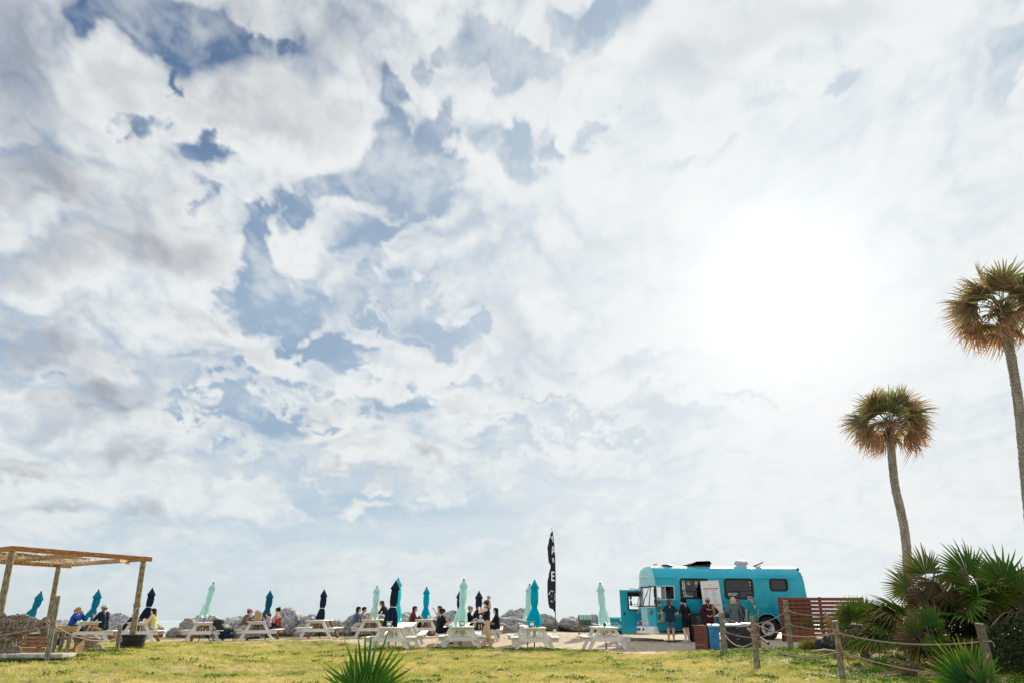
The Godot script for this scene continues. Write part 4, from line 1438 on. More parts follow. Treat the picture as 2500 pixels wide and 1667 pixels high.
func build_bus_surroundings():
	# menu board on posts in front of the truck
	var menu := base("menu_board", "tall white printed menu board leaning before the truck between its two serving windows", "menu board", on_ground(8.52, -35.36), 5.0)
	menu.rotation_degrees.z = 2.6
	menu.rotation_degrees.x = -5.0
	var panel := put("board", box_mesh(Vector3(0.81, 1.46, 0.022), 0.004, Vector3(0, 1.70, 0)), M["menu_white"], menu)
	print_face(menu_print(), 0.80, 1.45, panel).position = Vector3(0, 1.70, 0.014)
	for s in [-1.0, 1.0]:
		put("leg", box_mesh(Vector3(0.07, 2.3, 0.04), 0.005, Vector3(s * 0.33, 1.13, -0.04)), M["grey_post"], menu)
		put("screw", box_mesh(Vector3(0.02, 0.02, 0.006), 0.002, Vector3(s * 0.37, 2.40, 0.014)), M["dark_metal"], panel)
	# black sandwich board
	var sign_ := base("sandwich_board", "black chalk sandwich board with a round emblem leaning by the front wheel", "sandwich board", on_ground(7.66, -35.25), 6.0)
	var face := put("panel", box_mesh(Vector3(0.56, 1.12, 0.03), 0.006), M["chalk_black"], sign_)
	face.position = Vector3(0, 0.57, 0.14)
	face.rotation_degrees.x = -9
	print_face(chalk_print(), 0.52, 1.05, face).position = Vector3(0.0, 0, 0.0165)
	var rearp := put("panel", box_mesh(Vector3(0.56, 1.12, 0.03), 0.006), M["chalk_black"], sign_)
	rearp.position = Vector3(0, 0.57, -0.14)
	rearp.rotation_degrees.x = 9
	# hanging flower boxes on the truck's front corner
	for k in 3:
		var y := 1.46 - k * 0.32
		var f := base("flower_box", ["topmost small wooden flower box on the truck's front corner", "middle wooden flower box on the truck's front corner with a paper cup", "lowest and largest wooden flower box on the truck's front corner"][k], "flower box", Vector3(6.09, ground(6.1, -35.6) + y - 0.05, -35.53), 6.0, "flower boxes hung on the truck")
		var wd := 0.17 + k * 0.03
		f.position.x += wd * 0.6
		var bx := MB.new()
		for q in [[0.0, 0.055], [0.0, -0.055]]:
			bx.box(Vector3(q[0], 0.05, q[1]), Vector3(wd, 0.11, 0.012))
		for s in [-1.0, 1.0]:
			bx.box(Vector3(s * (wd / 2 - 0.006), 0.05, 0), Vector3(0.012, 0.11, 0.098))
		bx.box(Vector3(0, 0.006, 0), Vector3(wd - 0.03, 0.012, 0.09))
		put("box", bx.mesh(), M["bag_paper"], f)
		put("soil", box_mesh(Vector3(wd - 0.03, 0.02, 0.09), 0.0, Vector3(0, 0.08, 0)), M["soil"], f)
		var pl := MB.new()
		var r := RandomNumberGenerator.new()
		r.seed = 30 + k
		for i in 26:
			pl.col = Color(0.05, 0.10, 0.03).lerp(Color(0.12, 0.17, 0.04), r.randf())
			var p := Vector3(r.randf_range(-wd, wd) * 0.45, 0.09, r.randf_range(-0.04, 0.04))
			var up := Vector3(r.randfn() * 0.4, 1, r.randfn() * 0.4).normalized() * r.randf_range(0.04, 0.10)
			var sd := up.cross(Vector3(r.randfn(), 0.1, r.randfn())).normalized() * 0.016
			pl.poly([p, p + up * 0.5 + sd, p + up, p + up * 0.5 - sd], Vector3(0, 0.3, 1))
		put("plant", pl.mesh(), M["leaf"], f)
		put("cord", tube_mesh([Vector3(-wd * 0.4, 0.1, 0), Vector3(0, 0.27, -0.03), Vector3(wd * 0.4, 0.1, 0)], [0.005], 5), M["rope"], f)
		if k > 0:
			put("cup", lathe_mesh([Vector2(0.028, 0), Vector2(0.036, 0.09)], 10), M["white_plastic"], f).position = Vector3(0.05, 0.08, 0.01)
	# the row of bins in its wooden surround
	var gz := -31.2
	var st := base("bin_surround", "dark red slatted wooden surround of the bins beside the rope fence", "bin surround", on_ground(7.9, gz), -6.0)
	for s in [0, 1]:
		var x := -1.02 if s == 0 else 0.98
		for k in 5:
			put("slat", box_mesh(Vector3(0.44 if s == 0 else 0.22, 0.148, 0.025), 0.004, Vector3(x, 0.085 + k * 0.158, 0.34)), M["bin_wood"], st)
			put("slat", box_mesh(Vector3(0.025, 0.148, 0.68), 0.004, Vector3(x + (0.235 if s == 0 else -0.125), 0.085 + k * 0.158, 0.0)), M["bin_wood"], st)
		put("cap", box_mesh(Vector3(0.48 if s == 0 else 0.26, 0.03, 0.70), 0.005, Vector3(x, 0.815, 0.0)), M["bin_wood"], st)
	var hues := [M["blue_bin"], M["black_bin"], M["black_bin"]]
	var names := ["blue recycling bin at the wooden end panel", "black wheeled bin standing between the blue bin and another black one", "black wheeled bin at the right end of the bin row"]
	for k in 3:
		var wd: float = [0.40, 0.56, 0.66][k]
		var bx: float = [7.36, 7.90, 8.52][k]
		var bin := base("wheeled_bin", names[k], "bin", on_ground(bx, gz + 0.06 * k), -6.0, "bins in the wooden surround")
		var body := MB.new()
		var rr := []
		for q in [[0.03, 0.82], [0.70, 0.96], [0.74, 1.03], [0.80, 1.03]]:
			var row := PackedVector3Array()
			for c in [[-1, 1], [1, 1], [1, -1], [-1, -1]]:
				row.append(Vector3(c[0] * wd * 0.5 * q[1], q[0], c[1] * 0.30 * q[1]))
			rr.append(row)
		for j in 3:
			for i in 4:
				var i2 := (i + 1) % 4
				body.poly([rr[j][i], rr[j][i2], rr[j + 1][i2], rr[j + 1][i]], (rr[j][i] + rr[j][i2]) * Vector3(1, 0, 1))
		body.poly(Array(rr[0]), Vector3.DOWN)
		put("body", body.mesh(), hues[k], bin)
		var lid := MB.new()
		lid.sheet([PackedVector3Array([Vector3(-wd * 0.53, 0.80, 0.33), Vector3(wd * 0.53, 0.80, 0.33)]), PackedVector3Array([Vector3(-wd * 0.52, 0.85, 0.30), Vector3(wd * 0.52, 0.85, 0.30)]), PackedVector3Array([Vector3(-wd * 0.5, 0.89, 0.0), Vector3(wd * 0.5, 0.89, 0.0)]), PackedVector3Array([Vector3(-wd * 0.5, 0.86, -0.33), Vector3(wd * 0.5, 0.86, -0.33)])])
		lid.box(Vector3(0, 0.81, 0), Vector3(wd * 1.05, 0.03, 0.62), Basis.IDENTITY, 0.01)
		put("lid", lid.mesh(), M["blue_lid"] if k == 0 else M["galvanised"], bin)
		for s in [-1.0, 1.0]:
			var wh := MB.new()
			wh.xf = Transform3D(Basis(Vector3.BACK, PI / 2), Vector3(s * wd * 0.42, 0.10, -0.28))
			wh.lathe([Vector2(0.10, -0.02), Vector2(0.10, 0.02)], 14)
			put("wheel", wh.mesh(), M["black_rubber"], bin)
		if k > 0:
			for q in [0.18, 0.36, 0.54, 0.72]:
				put("hinge", box_mesh(Vector3(0.05, 0.018, 0.01), 0.002, Vector3(wd * 0.52, q, 0.31)), M["steel"], bin)
			put("panel", box_mesh(Vector3(wd * 0.62, 0.50, 0.012), 0.004, Vector3(0, 0.36, 0.278)), M["black_plastic"], bin)
	# teal drinks chest on its cart, behind the open door
	var chest := base("drinks_chest", "teal ice chest lettered for drinks, on a black cart left of the truck", "ice chest", on_ground(4.66, -39.5), 2.0)
	put("body", box_mesh(Vector3(0.92, 0.50, 0.60), 0.03, Vector3(0, 0.42, 0)), M["teal_box"], chest)
	put("lid", box_mesh(Vector3(0.96, 0.10, 0.64), 0.03, Vector3(0, 0.725, 0)), M["teal_trim"], chest)
	put("latch", box_mesh(Vector3(0.05, 0.12, 0.02), 0.005, Vector3(0.34, 0.66, 0.325)), M["white_plastic"], chest)
	put("cart", box_mesh(Vector3(0.98, 0.05, 0.62), 0.01, Vector3(0, 0.145, 0)), M["black_plastic"], chest)
	for s in [-1.0, 1.0]:
		for f in [-0.24, 0.24]:
			var wh := MB.new()
			wh.xf = Transform3D(Basis(Vector3.BACK, PI / 2), Vector3(s * 0.40, 0.07, f))
			wh.lathe([Vector2(0.07, -0.02), Vector2(0.07, 0.02)], 12)
			put("wheel", wh.mesh(), M["black_rubber"], chest)
	for q in [["ICE COLD", 0.07, 0.07, 0.53], ["Drinks", 0.19, 0.12, 0.40]]:
		var t := put("lettering", lettering(q[0], q[1], 0.004, "Droid Serif"), M["white_print"], chest)
		t.position = Vector3(q[2], q[3], 0.304)
	put("badge", lathe_mesh([Vector2(0.03, 0), Vector2(0.03, 0.006)], 12), M["orange_lens"], chest).transform = Transform3D(Basis(Vector3.RIGHT, PI / 2), Vector3(0.40, 0.24, 0.302))
	# lobster trap on a folding stand
	var trap := base("lobster_trap", "lobster trap with a striped mint cloth on a folding wooden stand", "lobster trap", on_ground(3.28, -38.2), 8.0)
	for s in [-1.0, 1.0]:
		for q in [-1.0, 1.0]:
			put("leg", bar_mesh(Vector3(s * 0.27, 0, q * 0.24), Vector3(s * 0.27, 0.42, -q * 0.24), 0.03, 0.05, Vector3.RIGHT), M["bare_wood"], trap)
		put("rail", box_mesh(Vector3(0.62, 0.04, 0.05), 0.005, Vector3(0, 0.42, s * 0.22)), M["bare_wood"], trap)
	put("base_board", box_mesh(Vector3(0.60, 0.03, 0.46), 0.005, Vector3(0, 0.46, 0)), M["trap_wood"], trap)
	var cage := MB.new()
	for k in 12:
		var x := -0.28 + k * 0.051
		var arc := []
		for i in 11:
			var a := PI * i / 10.0
			arc.append(Vector3(x, 0.66 + sin(a) * 0.27, cos(a) * 0.22))
		arc.push_front(Vector3(x, 0.48, 0.22))
		arc.append(Vector3(x, 0.48, -0.22))
		cage.tube(arc, [0.007], 5)
	for i in 7:
		var a := PI * i / 6.0
		cage.tube([Vector3(-0.29, 0.66 + sin(a) * 0.27, cos(a) * 0.22), Vector3(0.29, 0.66 + sin(a) * 0.27, cos(a) * 0.22)], [0.006], 5)
	put("netting", box_mesh(Vector3(0.54, 0.30, 0.38), 0.05, Vector3(0, 0.64, 0)), M["trap_net"], trap)
	put("cage", cage.mesh(), M["trap_wire"], trap)
	for k in 6:
		var strip := MB.new()
		var rows := []
		for i in 9:
			var a := PI * (0.06 + 0.88 * i / 8.0)
			var x := -0.28 + k * 0.095
			rows.append(PackedVector3Array([Vector3(x, 0.665 + sin(a) * 0.28, cos(a) * 0.235), Vector3(x + 0.072, 0.665 + sin(a) * 0.28, cos(a) * 0.235)]))
		strip.sheet(rows)
		put("cloth_stripe", strip.mesh(), M["stripe_mint"], trap)
	for q in [[-0.33, 0.62, 0.05], [-0.36, 0.74, 0.0]]:
		put("float", lathe_mesh([Vector2(0.0, -0.07), Vector2(0.05, -0.04), Vector2(0.055, 0.03), Vector2(0.0, 0.07)], 12), M["pink_box"], trap).position = Vector3(q[0], q[1], q[2])
	# feather banner
	var flag := base("feather_banner", "tall black feather banner with white letters standing among the boulders", "banner", on_ground(2.03, -40.0), 0.0)
	put("base_block", box_mesh(Vector3(0.14, 0.14, 0.14), 0.01, Vector3(-0.02, 0.07, 0)), M["white_plastic"], flag)
	var pole := [Vector3(0, 0, 0), Vector3(0.02, 1.0, 0), Vector3(0.05, 2.4, 0), Vector3(0.05, 3.4, 0), Vector3(0.0, 4.2, 0), Vector3(-0.05, 4.65, 0), Vector3(-0.12, 4.80, 0), Vector3(-0.15, 4.74, 0)]
	put("pole", tube_mesh(pole, [0.022, 0.02, 0.018, 0.015, 0.012, 0.01, 0.008, 0.006], 8), M["dark_metal"], flag)
	var edge := [[0.86, 0.0, 0.02], [1.02, -0.08, 0.02], [1.10, -0.26, 0.03], [1.35, -0.31, 0.03], [1.75, -0.34, 0.045], [2.25, -0.34, 0.05], [2.6, -0.27, 0.05], [3.0, -0.17, 0.05], [3.25, -0.27, 0.05], [3.6, -0.29, 0.04], [3.85, -0.31, 0.03], [4.15, -0.25, 0.0], [4.45, -0.17, -0.02], [4.62, -0.11, -0.045]]
	var sheet := MB.new()
	var rows := []
	for k in 66:
		var h := lerpf(edge[0][0], edge[-1][0], k / 65.0)
		var at := 0
		while at < edge.size() - 2 and edge[at + 1][0] < h:
			at += 1
		var u: float = clampf((h - edge[at][0]) / (edge[at + 1][0] - edge[at][0]), 0, 1)
		u = u * u * (3 - 2 * u)
		var left: float = lerpf(edge[at][1], edge[at + 1][1], u)
		var right: float = lerpf(edge[at][2], edge[at + 1][2], u)
		var row := PackedVector3Array()
		for i in 13:
			var t := i / 12.0
			row.append(Vector3(lerpf(left, right, t), h, (1.0 - t) * (0.09 * sin(h * 3.1 + t * 4.0)) * smoothstep(1.0, 0.55, t)))
		rows.append(row)
	sheet.sheet(rows)
	put("cloth", sheet.mesh(), M["flag_black"], flag)
	for q in [["Y", 4.15, 0.42, -0.07, 14.0], ["A", 3.62, 0.52, -0.03, 6.0], ["R", 3.15, 0.30, -0.04, 4.0], ["E", 2.40, 0.62, -0.08, 0.0]]:
		var t := put("lettering", lettering(q[0], q[2], 0.006), M["white_print"], flag)
		t.position = Vector3(q[3], q[1] + 0.12, 0.075)
		t.rotation_degrees.z = q[4]
		t.scale.x = 0.62
	var word := "MASSA SURF CA"
	for i in word.length():
		if word[i] == " ":
			continue
		var a := deg_to_rad(155.0 - i * 22.0)
		var t := put("lettering", lettering(word[i], 0.10, 0.004), M["white_print"], flag)
		t.position = Vector3(-0.13 + cos(a) * 0.155, 1.62 + sin(a) * 0.24, 0.085)
		t.rotation_degrees.z = rad_to_deg(a) - 90.0
	for q in [["EST", 1.68], ["2017", 1.60]]:
		var t := put("lettering", lettering(q[0], 0.06, 0.004), M["grey_print"], flag)
		t.position = Vector3(-0.15, q[1], 0.085)
	# slatted screen with its planter
	var scr := base("slatted_screen", "reddish brown slatted wooden screen at the rear of the truck", "screen", on_ground(10.45, -33.0), 3.0)
	for k in 10:
		put("slat", box_mesh(Vector3(3.42, 0.118, 0.03), 0.004, Vector3(1.71, 1.56 - k * 0.146, 0)), M["screen_wood"], scr)
	for x in [0.06, 1.66, 3.36]:
		put("upright", box_mesh(Vector3(0.10, 1.64, 0.06), 0.005, Vector3(x, 0.82, -0.048)), M["screen_wood"], scr)
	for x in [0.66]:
		put("dark_gap_sheet", box_mesh(Vector3(1.30, 1.5, 0.02), 0.0, Vector3(x, 0.80, -0.09)), M["dark_slat"], scr)  # added sheet for the dark seen through the gaps before the truck
	var planter := base("planter", "long brown wooden planter with dry grasses before the slatted screen", "planter", on_ground(11.6, -32.6), 3.0)
	for k in 3:
		put("board", box_mesh(Vector3(2.3, 0.138, 0.03), 0.004, Vector3(0, 0.075 + k * 0.144, 0.22)), M["screen_wood"], planter)
		for s in [-1.0, 1.0]:
			put("board", box_mesh(Vector3(0.03, 0.138, 0.41), 0.004, Vector3(s * 1.135, 0.075 + k * 0.144, 0)), M["screen_wood"], planter)
	put("soil", box_mesh(Vector3(2.22, 0.05, 0.42), 0.0, Vector3(0, 0.36, 0)), M["soil"], planter)
	var gr := MB.new()
	var r := RandomNumberGenerator.new()
	r.seed = 8
	for i in 420:
		var p := Vector3(r.randf_range(-1.1, 1.1), 0.38, r.randf_range(-0.17, 0.17))
		var h := r.randf_range(0.2, 0.75) * (0.5 + 0.5 * smoothstep(-0.9, -0.2, p.x))
		var up := Vector3(r.randfn() * 0.18, 1, r.randfn() * 0.18) * h
		var sd := Vector3(r.randf_range(-1, 1), 0, r.randf_range(-1, 1)).normalized() * 0.008
		gr.col = Color(0.20, 0.14, 0.07).lerp(Color(0.13, 0.15, 0.05), r.randf()) * r.randf_range(0.6, 1.5)
		gr.poly([p - sd, p + sd, p + up * 0.6 + sd * 0.7, p + up * 0.6 - sd * 0.7], Vector3(0, 0.2, 1))
		gr.poly([p + up * 0.6 - sd * 0.7, p + up * 0.6 + sd * 0.7, p + up + Vector3(r.randfn(), -0.3, r.randfn()) * h * 0.15], Vector3(0, 0.2, 1))
	put("dry_grass", gr.mesh(), M["blade"], planter).set_meta("kind", "stuff")

# ---------------------------------------------------------------- picnic tables and their umbrellas
const TOP_H := 0.80
const TOP_L := 1.80

# the table's length runs along z; bare tells whether the rear frame and undersides are unpainted
func make_table(called_label: String, bare: bool) -> Node3D:
	var t := base("picnic_table", called_label, "picnic table", Vector3.ZERO, 0.0, "white picnic tables")
	var paint: Material = M["white_paint"]
	for k in 5:
		put("plank", box_mesh(Vector3(0.152, 0.04, TOP_L), 0.006, Vector3(-0.324 + k * 0.162, TOP_H - 0.02, 0)), paint, t)
	for s in [-1.0, 1.0]:
		for k in 2:
			put("seat_plank", box_mesh(Vector3(0.142, 0.04, TOP_L), 0.006, Vector3(s * (0.66 + k * 0.150), 0.46, 0)), paint, t)
		for f in [-1.0, 1.0]:
			var m: Material = M["bare_wood"] if bare and f < 0 else paint
			put("leg", bar_mesh(Vector3(s * 0.70, 0.0, f * 0.62), Vector3(s * 0.27, TOP_H - 0.045, f * 0.62), 0.13, 0.042, Vector3.RIGHT), m, t)
	for f in [-1.0, 1.0]:
		put("seat_beam", box_mesh(Vector3(1.70, 0.135, 0.04), 0.006, Vector3(0, 0.370, f * 0.664)), M["worn_paint"] if bare and f < 0 else paint, t)
		put("top_beam", box_mesh(Vector3(0.74, 0.085, 0.04), 0.005, Vector3(0, TOP_H - 0.085, f * 0.664)), paint, t)
	for s in [-1.0, 1.0]:
		put("brace", bar_mesh(Vector3(s * 0.03, 0.40, 0.60), Vector3(s * 0.03, TOP_H - 0.06, 0.16), 0.05, 0.035, Vector3.RIGHT), M["bare_wood"] if bare else paint, t)
		var c := put("brace", bar_mesh(Vector3(s * 0.03, 0.40, -0.60), Vector3(s * 0.03, TOP_H - 0.06, -0.16), 0.05, 0.035, Vector3.RIGHT), M["bare_wood"] if bare else paint, t)
		c.position.y = 0.0
	return t

func stand_table(t: Node3D, x: float, z: float, turn: float):
	var a := deg_to_rad(turn)
	var d := Vector2(sin(a), cos(a)) * 0.65
	var front := ground(x + d.x, z + d.y)
	var back := ground(x - d.x, z - d.y)
	t.position = Vector3(x, (front + back) * 0.5 - 0.012, z)
	t.rotation_degrees = Vector3(rad_to_deg(atan2(back - front, 1.3)), turn, 0)

# a closed canopy: the height of its hem, its length, how far the hem is blown aside and how wide it flares
func canopy(length: float, seed_of: int, drift: float, flare: float, tie: float) -> ArrayMesh:
	var r := RandomNumberGenerator.new()
	r.seed = seed_of
	var ph := r.randf_range(0, TAU)
	var wob := []
	for k in 9:
		wob.append(r.randf_range(0.75, 1.25))
	var rows := []
	var n := 72
	for j in 30:
		var t := j / 29.0
		var rad: float
		if t < tie:
			rad = lerpf(0.075, 0.135, sin(pow(t / tie, 0.7) * PI * 0.72)) * lerpf(1.0, 0.82, t / tie)
			rad = lerpf(rad, 0.085, smoothstep(tie * 0.72, tie, t))
		else:
			var q2: float = (t - tie) / (1.0 - tie)
			rad = lerpf(0.085, flare * 0.80, sin(pow(q2, 0.9) * PI * 0.57) * 1.0)
		var fold := lerpf(0.14, 0.34, t)
		var row := PackedVector3Array()
		for i in n:
			var a := -TAU * i / n
			var w := cos(a * 8.0 + ph + sin(t * 4.0 + ph) * 0.5)
			var q: float = rad * (1.0 + fold * w * wob[int(i * 9.0 / n) % 9])
			var swing := drift * pow(maxf(0.0, t - tie * 0.4), 1.6)
			var hem := 0.0
			if t > 0.8:
				hem = (t - 0.8) / 0.2 * 0.10 * length * cos(a * 4.0 + ph * 2.0) * 0.6
			row.append(Vector3(cos(a) * q + swing, -0.16 - t * (length - 0.16) + hem, sin(a) * q * 0.85))
		rows.append(row)
	rows.reverse()
	var b := MB.new()
	b.sheet(rows, true)
	# the cap over the top
	var cap := []
	for j in 7:
		var t := j / 6.0
		var row := PackedVector3Array()
		for i in n:
			var a := -TAU * i / n
			var q := lerpf(0.03, 0.165, pow(t, 0.85)) * (1.0 + 0.10 * t * cos(a * 8.0 + ph))
			row.append(Vector3(cos(a) * q, -t * 0.28 - 0.02 * t * cos(a * 8.0 + ph + PI), sin(a) * q * 0.9))
		cap.append(row)
	cap.reverse()
	b.sheet(cap, true)
	return b.mesh()

func umbrella(label: String, cloth_: String, foot: Vector3, tip: Vector3, length: float, seed_of: int, drift: float, flare: float, tied := false, tie := 0.56):
	var u := base("umbrella", label, "umbrella", foot, 0.0, "closed umbrellas in the picnic tables")
	var up := (tip - foot)
	var h := up.length()
	up = up.normalized()
	var x := (Vector3.RIGHT - up * up.x).normalized()
	u.basis = Basis(x, up, x.cross(up))
	put("pole", tube_mesh([Vector3(0, 0, 0), Vector3(0, h - 0.02, 0)], [0.022], 10), M["dark_metal"], u)
	var c := put("canopy", canopy(length, seed_of, drift, flare, tie), M[cloth_], u)
	c.position = Vector3(0, h - 0.03, 0)
	put("finial", lathe_mesh([Vector2(0.035, -0.02), Vector2(0.03, 0.03), Vector2(0.0, 0.05)], 12), M["dark_metal"], u).position = Vector3(0, h - 0.02, 0)
	if tied:
		var ring_ := []
		for k in 17:
			var a := TAU * k / 16
			ring_.append(Vector3(cos(a) * 0.118 + drift * 0.05, h - 0.03 - 0.16 - tie * (length - 0.16) + 0.02 * sin(a), sin(a) * 0.105))
		put("tie", tube_mesh(ring_, [0.012], 6), M["white_plastic"], u)
	return u

func build_tables():
	var white := make_table("white picnic table under the navy umbrella with a pale tie, nearest the green palm fan", false)
	stand_table(white, -4.42, -31.1, 2.0)
	var list := [
		["white picnic table standing right behind the one with the tied navy umbrella", -4.30, -33.9, 0.0],
		["white picnic table under the pale mint umbrella, weeds round its feet", -1.88, -32.3, 1.0],
		["white picnic table behind the pale mint umbrella's table, where the black tee man sits", -2.15, -34.8, 0.0],
		["white picnic table under the bright turquoise umbrella with green weeds at its feet", 0.83, -31.4, 0.0],
		["white picnic table mostly hidden behind the bright turquoise umbrella's table", 0.70, -34.0, -1.0],
		["white picnic table under the mint umbrella on bare sand beside the truck's front", 3.48, -32.3, 5.0]]
	for q in list:
		stand_table(copy_of(white, q[0]), q[1], q[2], q[3])
	var old := make_table("empty white picnic table with the mint umbrella leaning to the right", true)
	stand_table(old, -13.45, -37.4, 10.0)
	list = [
		["white picnic table of the family with the brown paper bag", -11.12, -37.6, 4.0],
		["white picnic table with a metal napkin holder and nobody seated", -8.72, -38.6, -3.0],
		["white picnic table of the two women with the denim jacket in front", -6.33, -38.7, 1.0],
		["white picnic table of the woman in the maroon sweater", -3.93, -38.7, 0.0],
		["white picnic table of the blonde woman in black with the baby", -1.28, -37.2, 0.0],
		["white picnic table of the woman in pale yellow, beside the barrel planter", -15.85, -36.3, 12.0],
		["white picnic table of the man in the white cap, behind the yellow wooden back board", -16.45, -33.4, 16.0],
		["white picnic table hidden behind the gnarled stump, under the leftmost umbrella", -18.9, -33.2, 10.0]]
	for q in list:
		stand_table(copy_of(old, q[0]), q[1], q[2], q[3])
	var f := func(x: float, z: float) -> Vector3: return on_ground(x, z)
	umbrella("leftmost teal umbrella, leaning right above the gnarled stump", "canvas_teal", f.call(-18.95, -33.2), Vector3(-18.62, 2.30, -33.2), 1.02, 1, -0.26, 0.21)
	umbrella("teal umbrella with its hem blown left, behind the man in the white cap", "canvas_teal", f.call(-16.66, -33.6), Vector3(-16.56, 2.38, -33.6), 1.12, 2, -0.26, 0.22)
	umbrella("tied navy umbrella beside the pergola's right post", "canvas_navy", f.call(-15.72, -36.5), Vector3(-15.66, 2.56, -36.5), 1.27, 3, -0.20, 0.22, true)
	umbrella("mint umbrella leaning right over an empty table", "canvas_mint", f.call(-13.75, -37.5), Vector3(-13.38, 2.83, -37.5), 1.40, 4, -0.10, 0.20)
	umbrella("deep teal umbrella behind the brown paper bag", "canvas_deep_teal", f.call(-10.98, -38.0), Vector3(-10.95, 2.50, -38.0), 1.24, 5, -0.20, 0.19)
	umbrella("tied navy umbrella behind the napkin holder", "canvas_navy", f.call(-8.78, -39.0), Vector3(-8.73, 2.58, -39.0), 1.32, 6, -0.12, 0.19, true)
	umbrella("pale mint umbrella between the denim jacket and the woman in the dark jacket", "canvas_mint", f.call(-6.30, -39.0), Vector3(-6.28, 2.74, -39.0), 1.40, 7, -0.12, 0.20)
	umbrella("large tied navy umbrella in front of an aqua one", "canvas_navy", f.call(-4.50, -31.1), Vector3(-4.31, 2.62, -31.1), 1.52, 8, -0.04, 0.25, true)
	umbrella("aqua umbrella half hidden behind the large tied navy one", "canvas_aqua", f.call(-4.61, -34.0), Vector3(-4.63, 2.84, -34.0), 1.58, 9, 0.02, 0.19)
	umbrella("bright turquoise umbrella beside the woman in the maroon sweater", "canvas_turquoise", f.call(-3.98, -39.0), Vector3(-3.97, 2.69, -39.0), 1.46, 10, 0.0, 0.23)
	umbrella("pale mint umbrella in front of a dark one, beside the man in the black tee", "canvas_mint", f.call(-1.93, -32.3), Vector3(-1.86, 2.73, -32.3), 1.63, 11, -0.10, 0.25)
	umbrella("navy umbrella almost hidden behind the pale mint one", "canvas_navy", f.call(-2.16, -34.9), Vector3(-2.14, 2.42, -34.9), 1.2, 12, 0.0, 0.16)
	umbrella("tied slate blue umbrella beside the man carrying a child", "canvas_slate", f.call(-1.47, -37.0), Vector3(-1.45, 2.44, -37.0), 1.18, 13, -0.02, 0.26, true)
	umbrella("bright turquoise umbrella in front of a pale one, left of the black banner", "canvas_turquoise", f.call(0.82, -31.4), Vector3(0.85, 2.65, -31.4), 1.61, 14, -0.02, 0.26)
	umbrella("pale mint umbrella half hidden behind the bright turquoise one", "canvas_mint", f.call(0.62, -34.2), Vector3(0.72, 2.62, -34.2), 1.3, 15, -0.1, 0.17)
	umbrella("mint umbrella beside the truck's front", "canvas_mint", f.call(3.55, -32.2), Vector3(3.39, 2.58, -32.2), 1.46, 16, 0.04, 0.22)

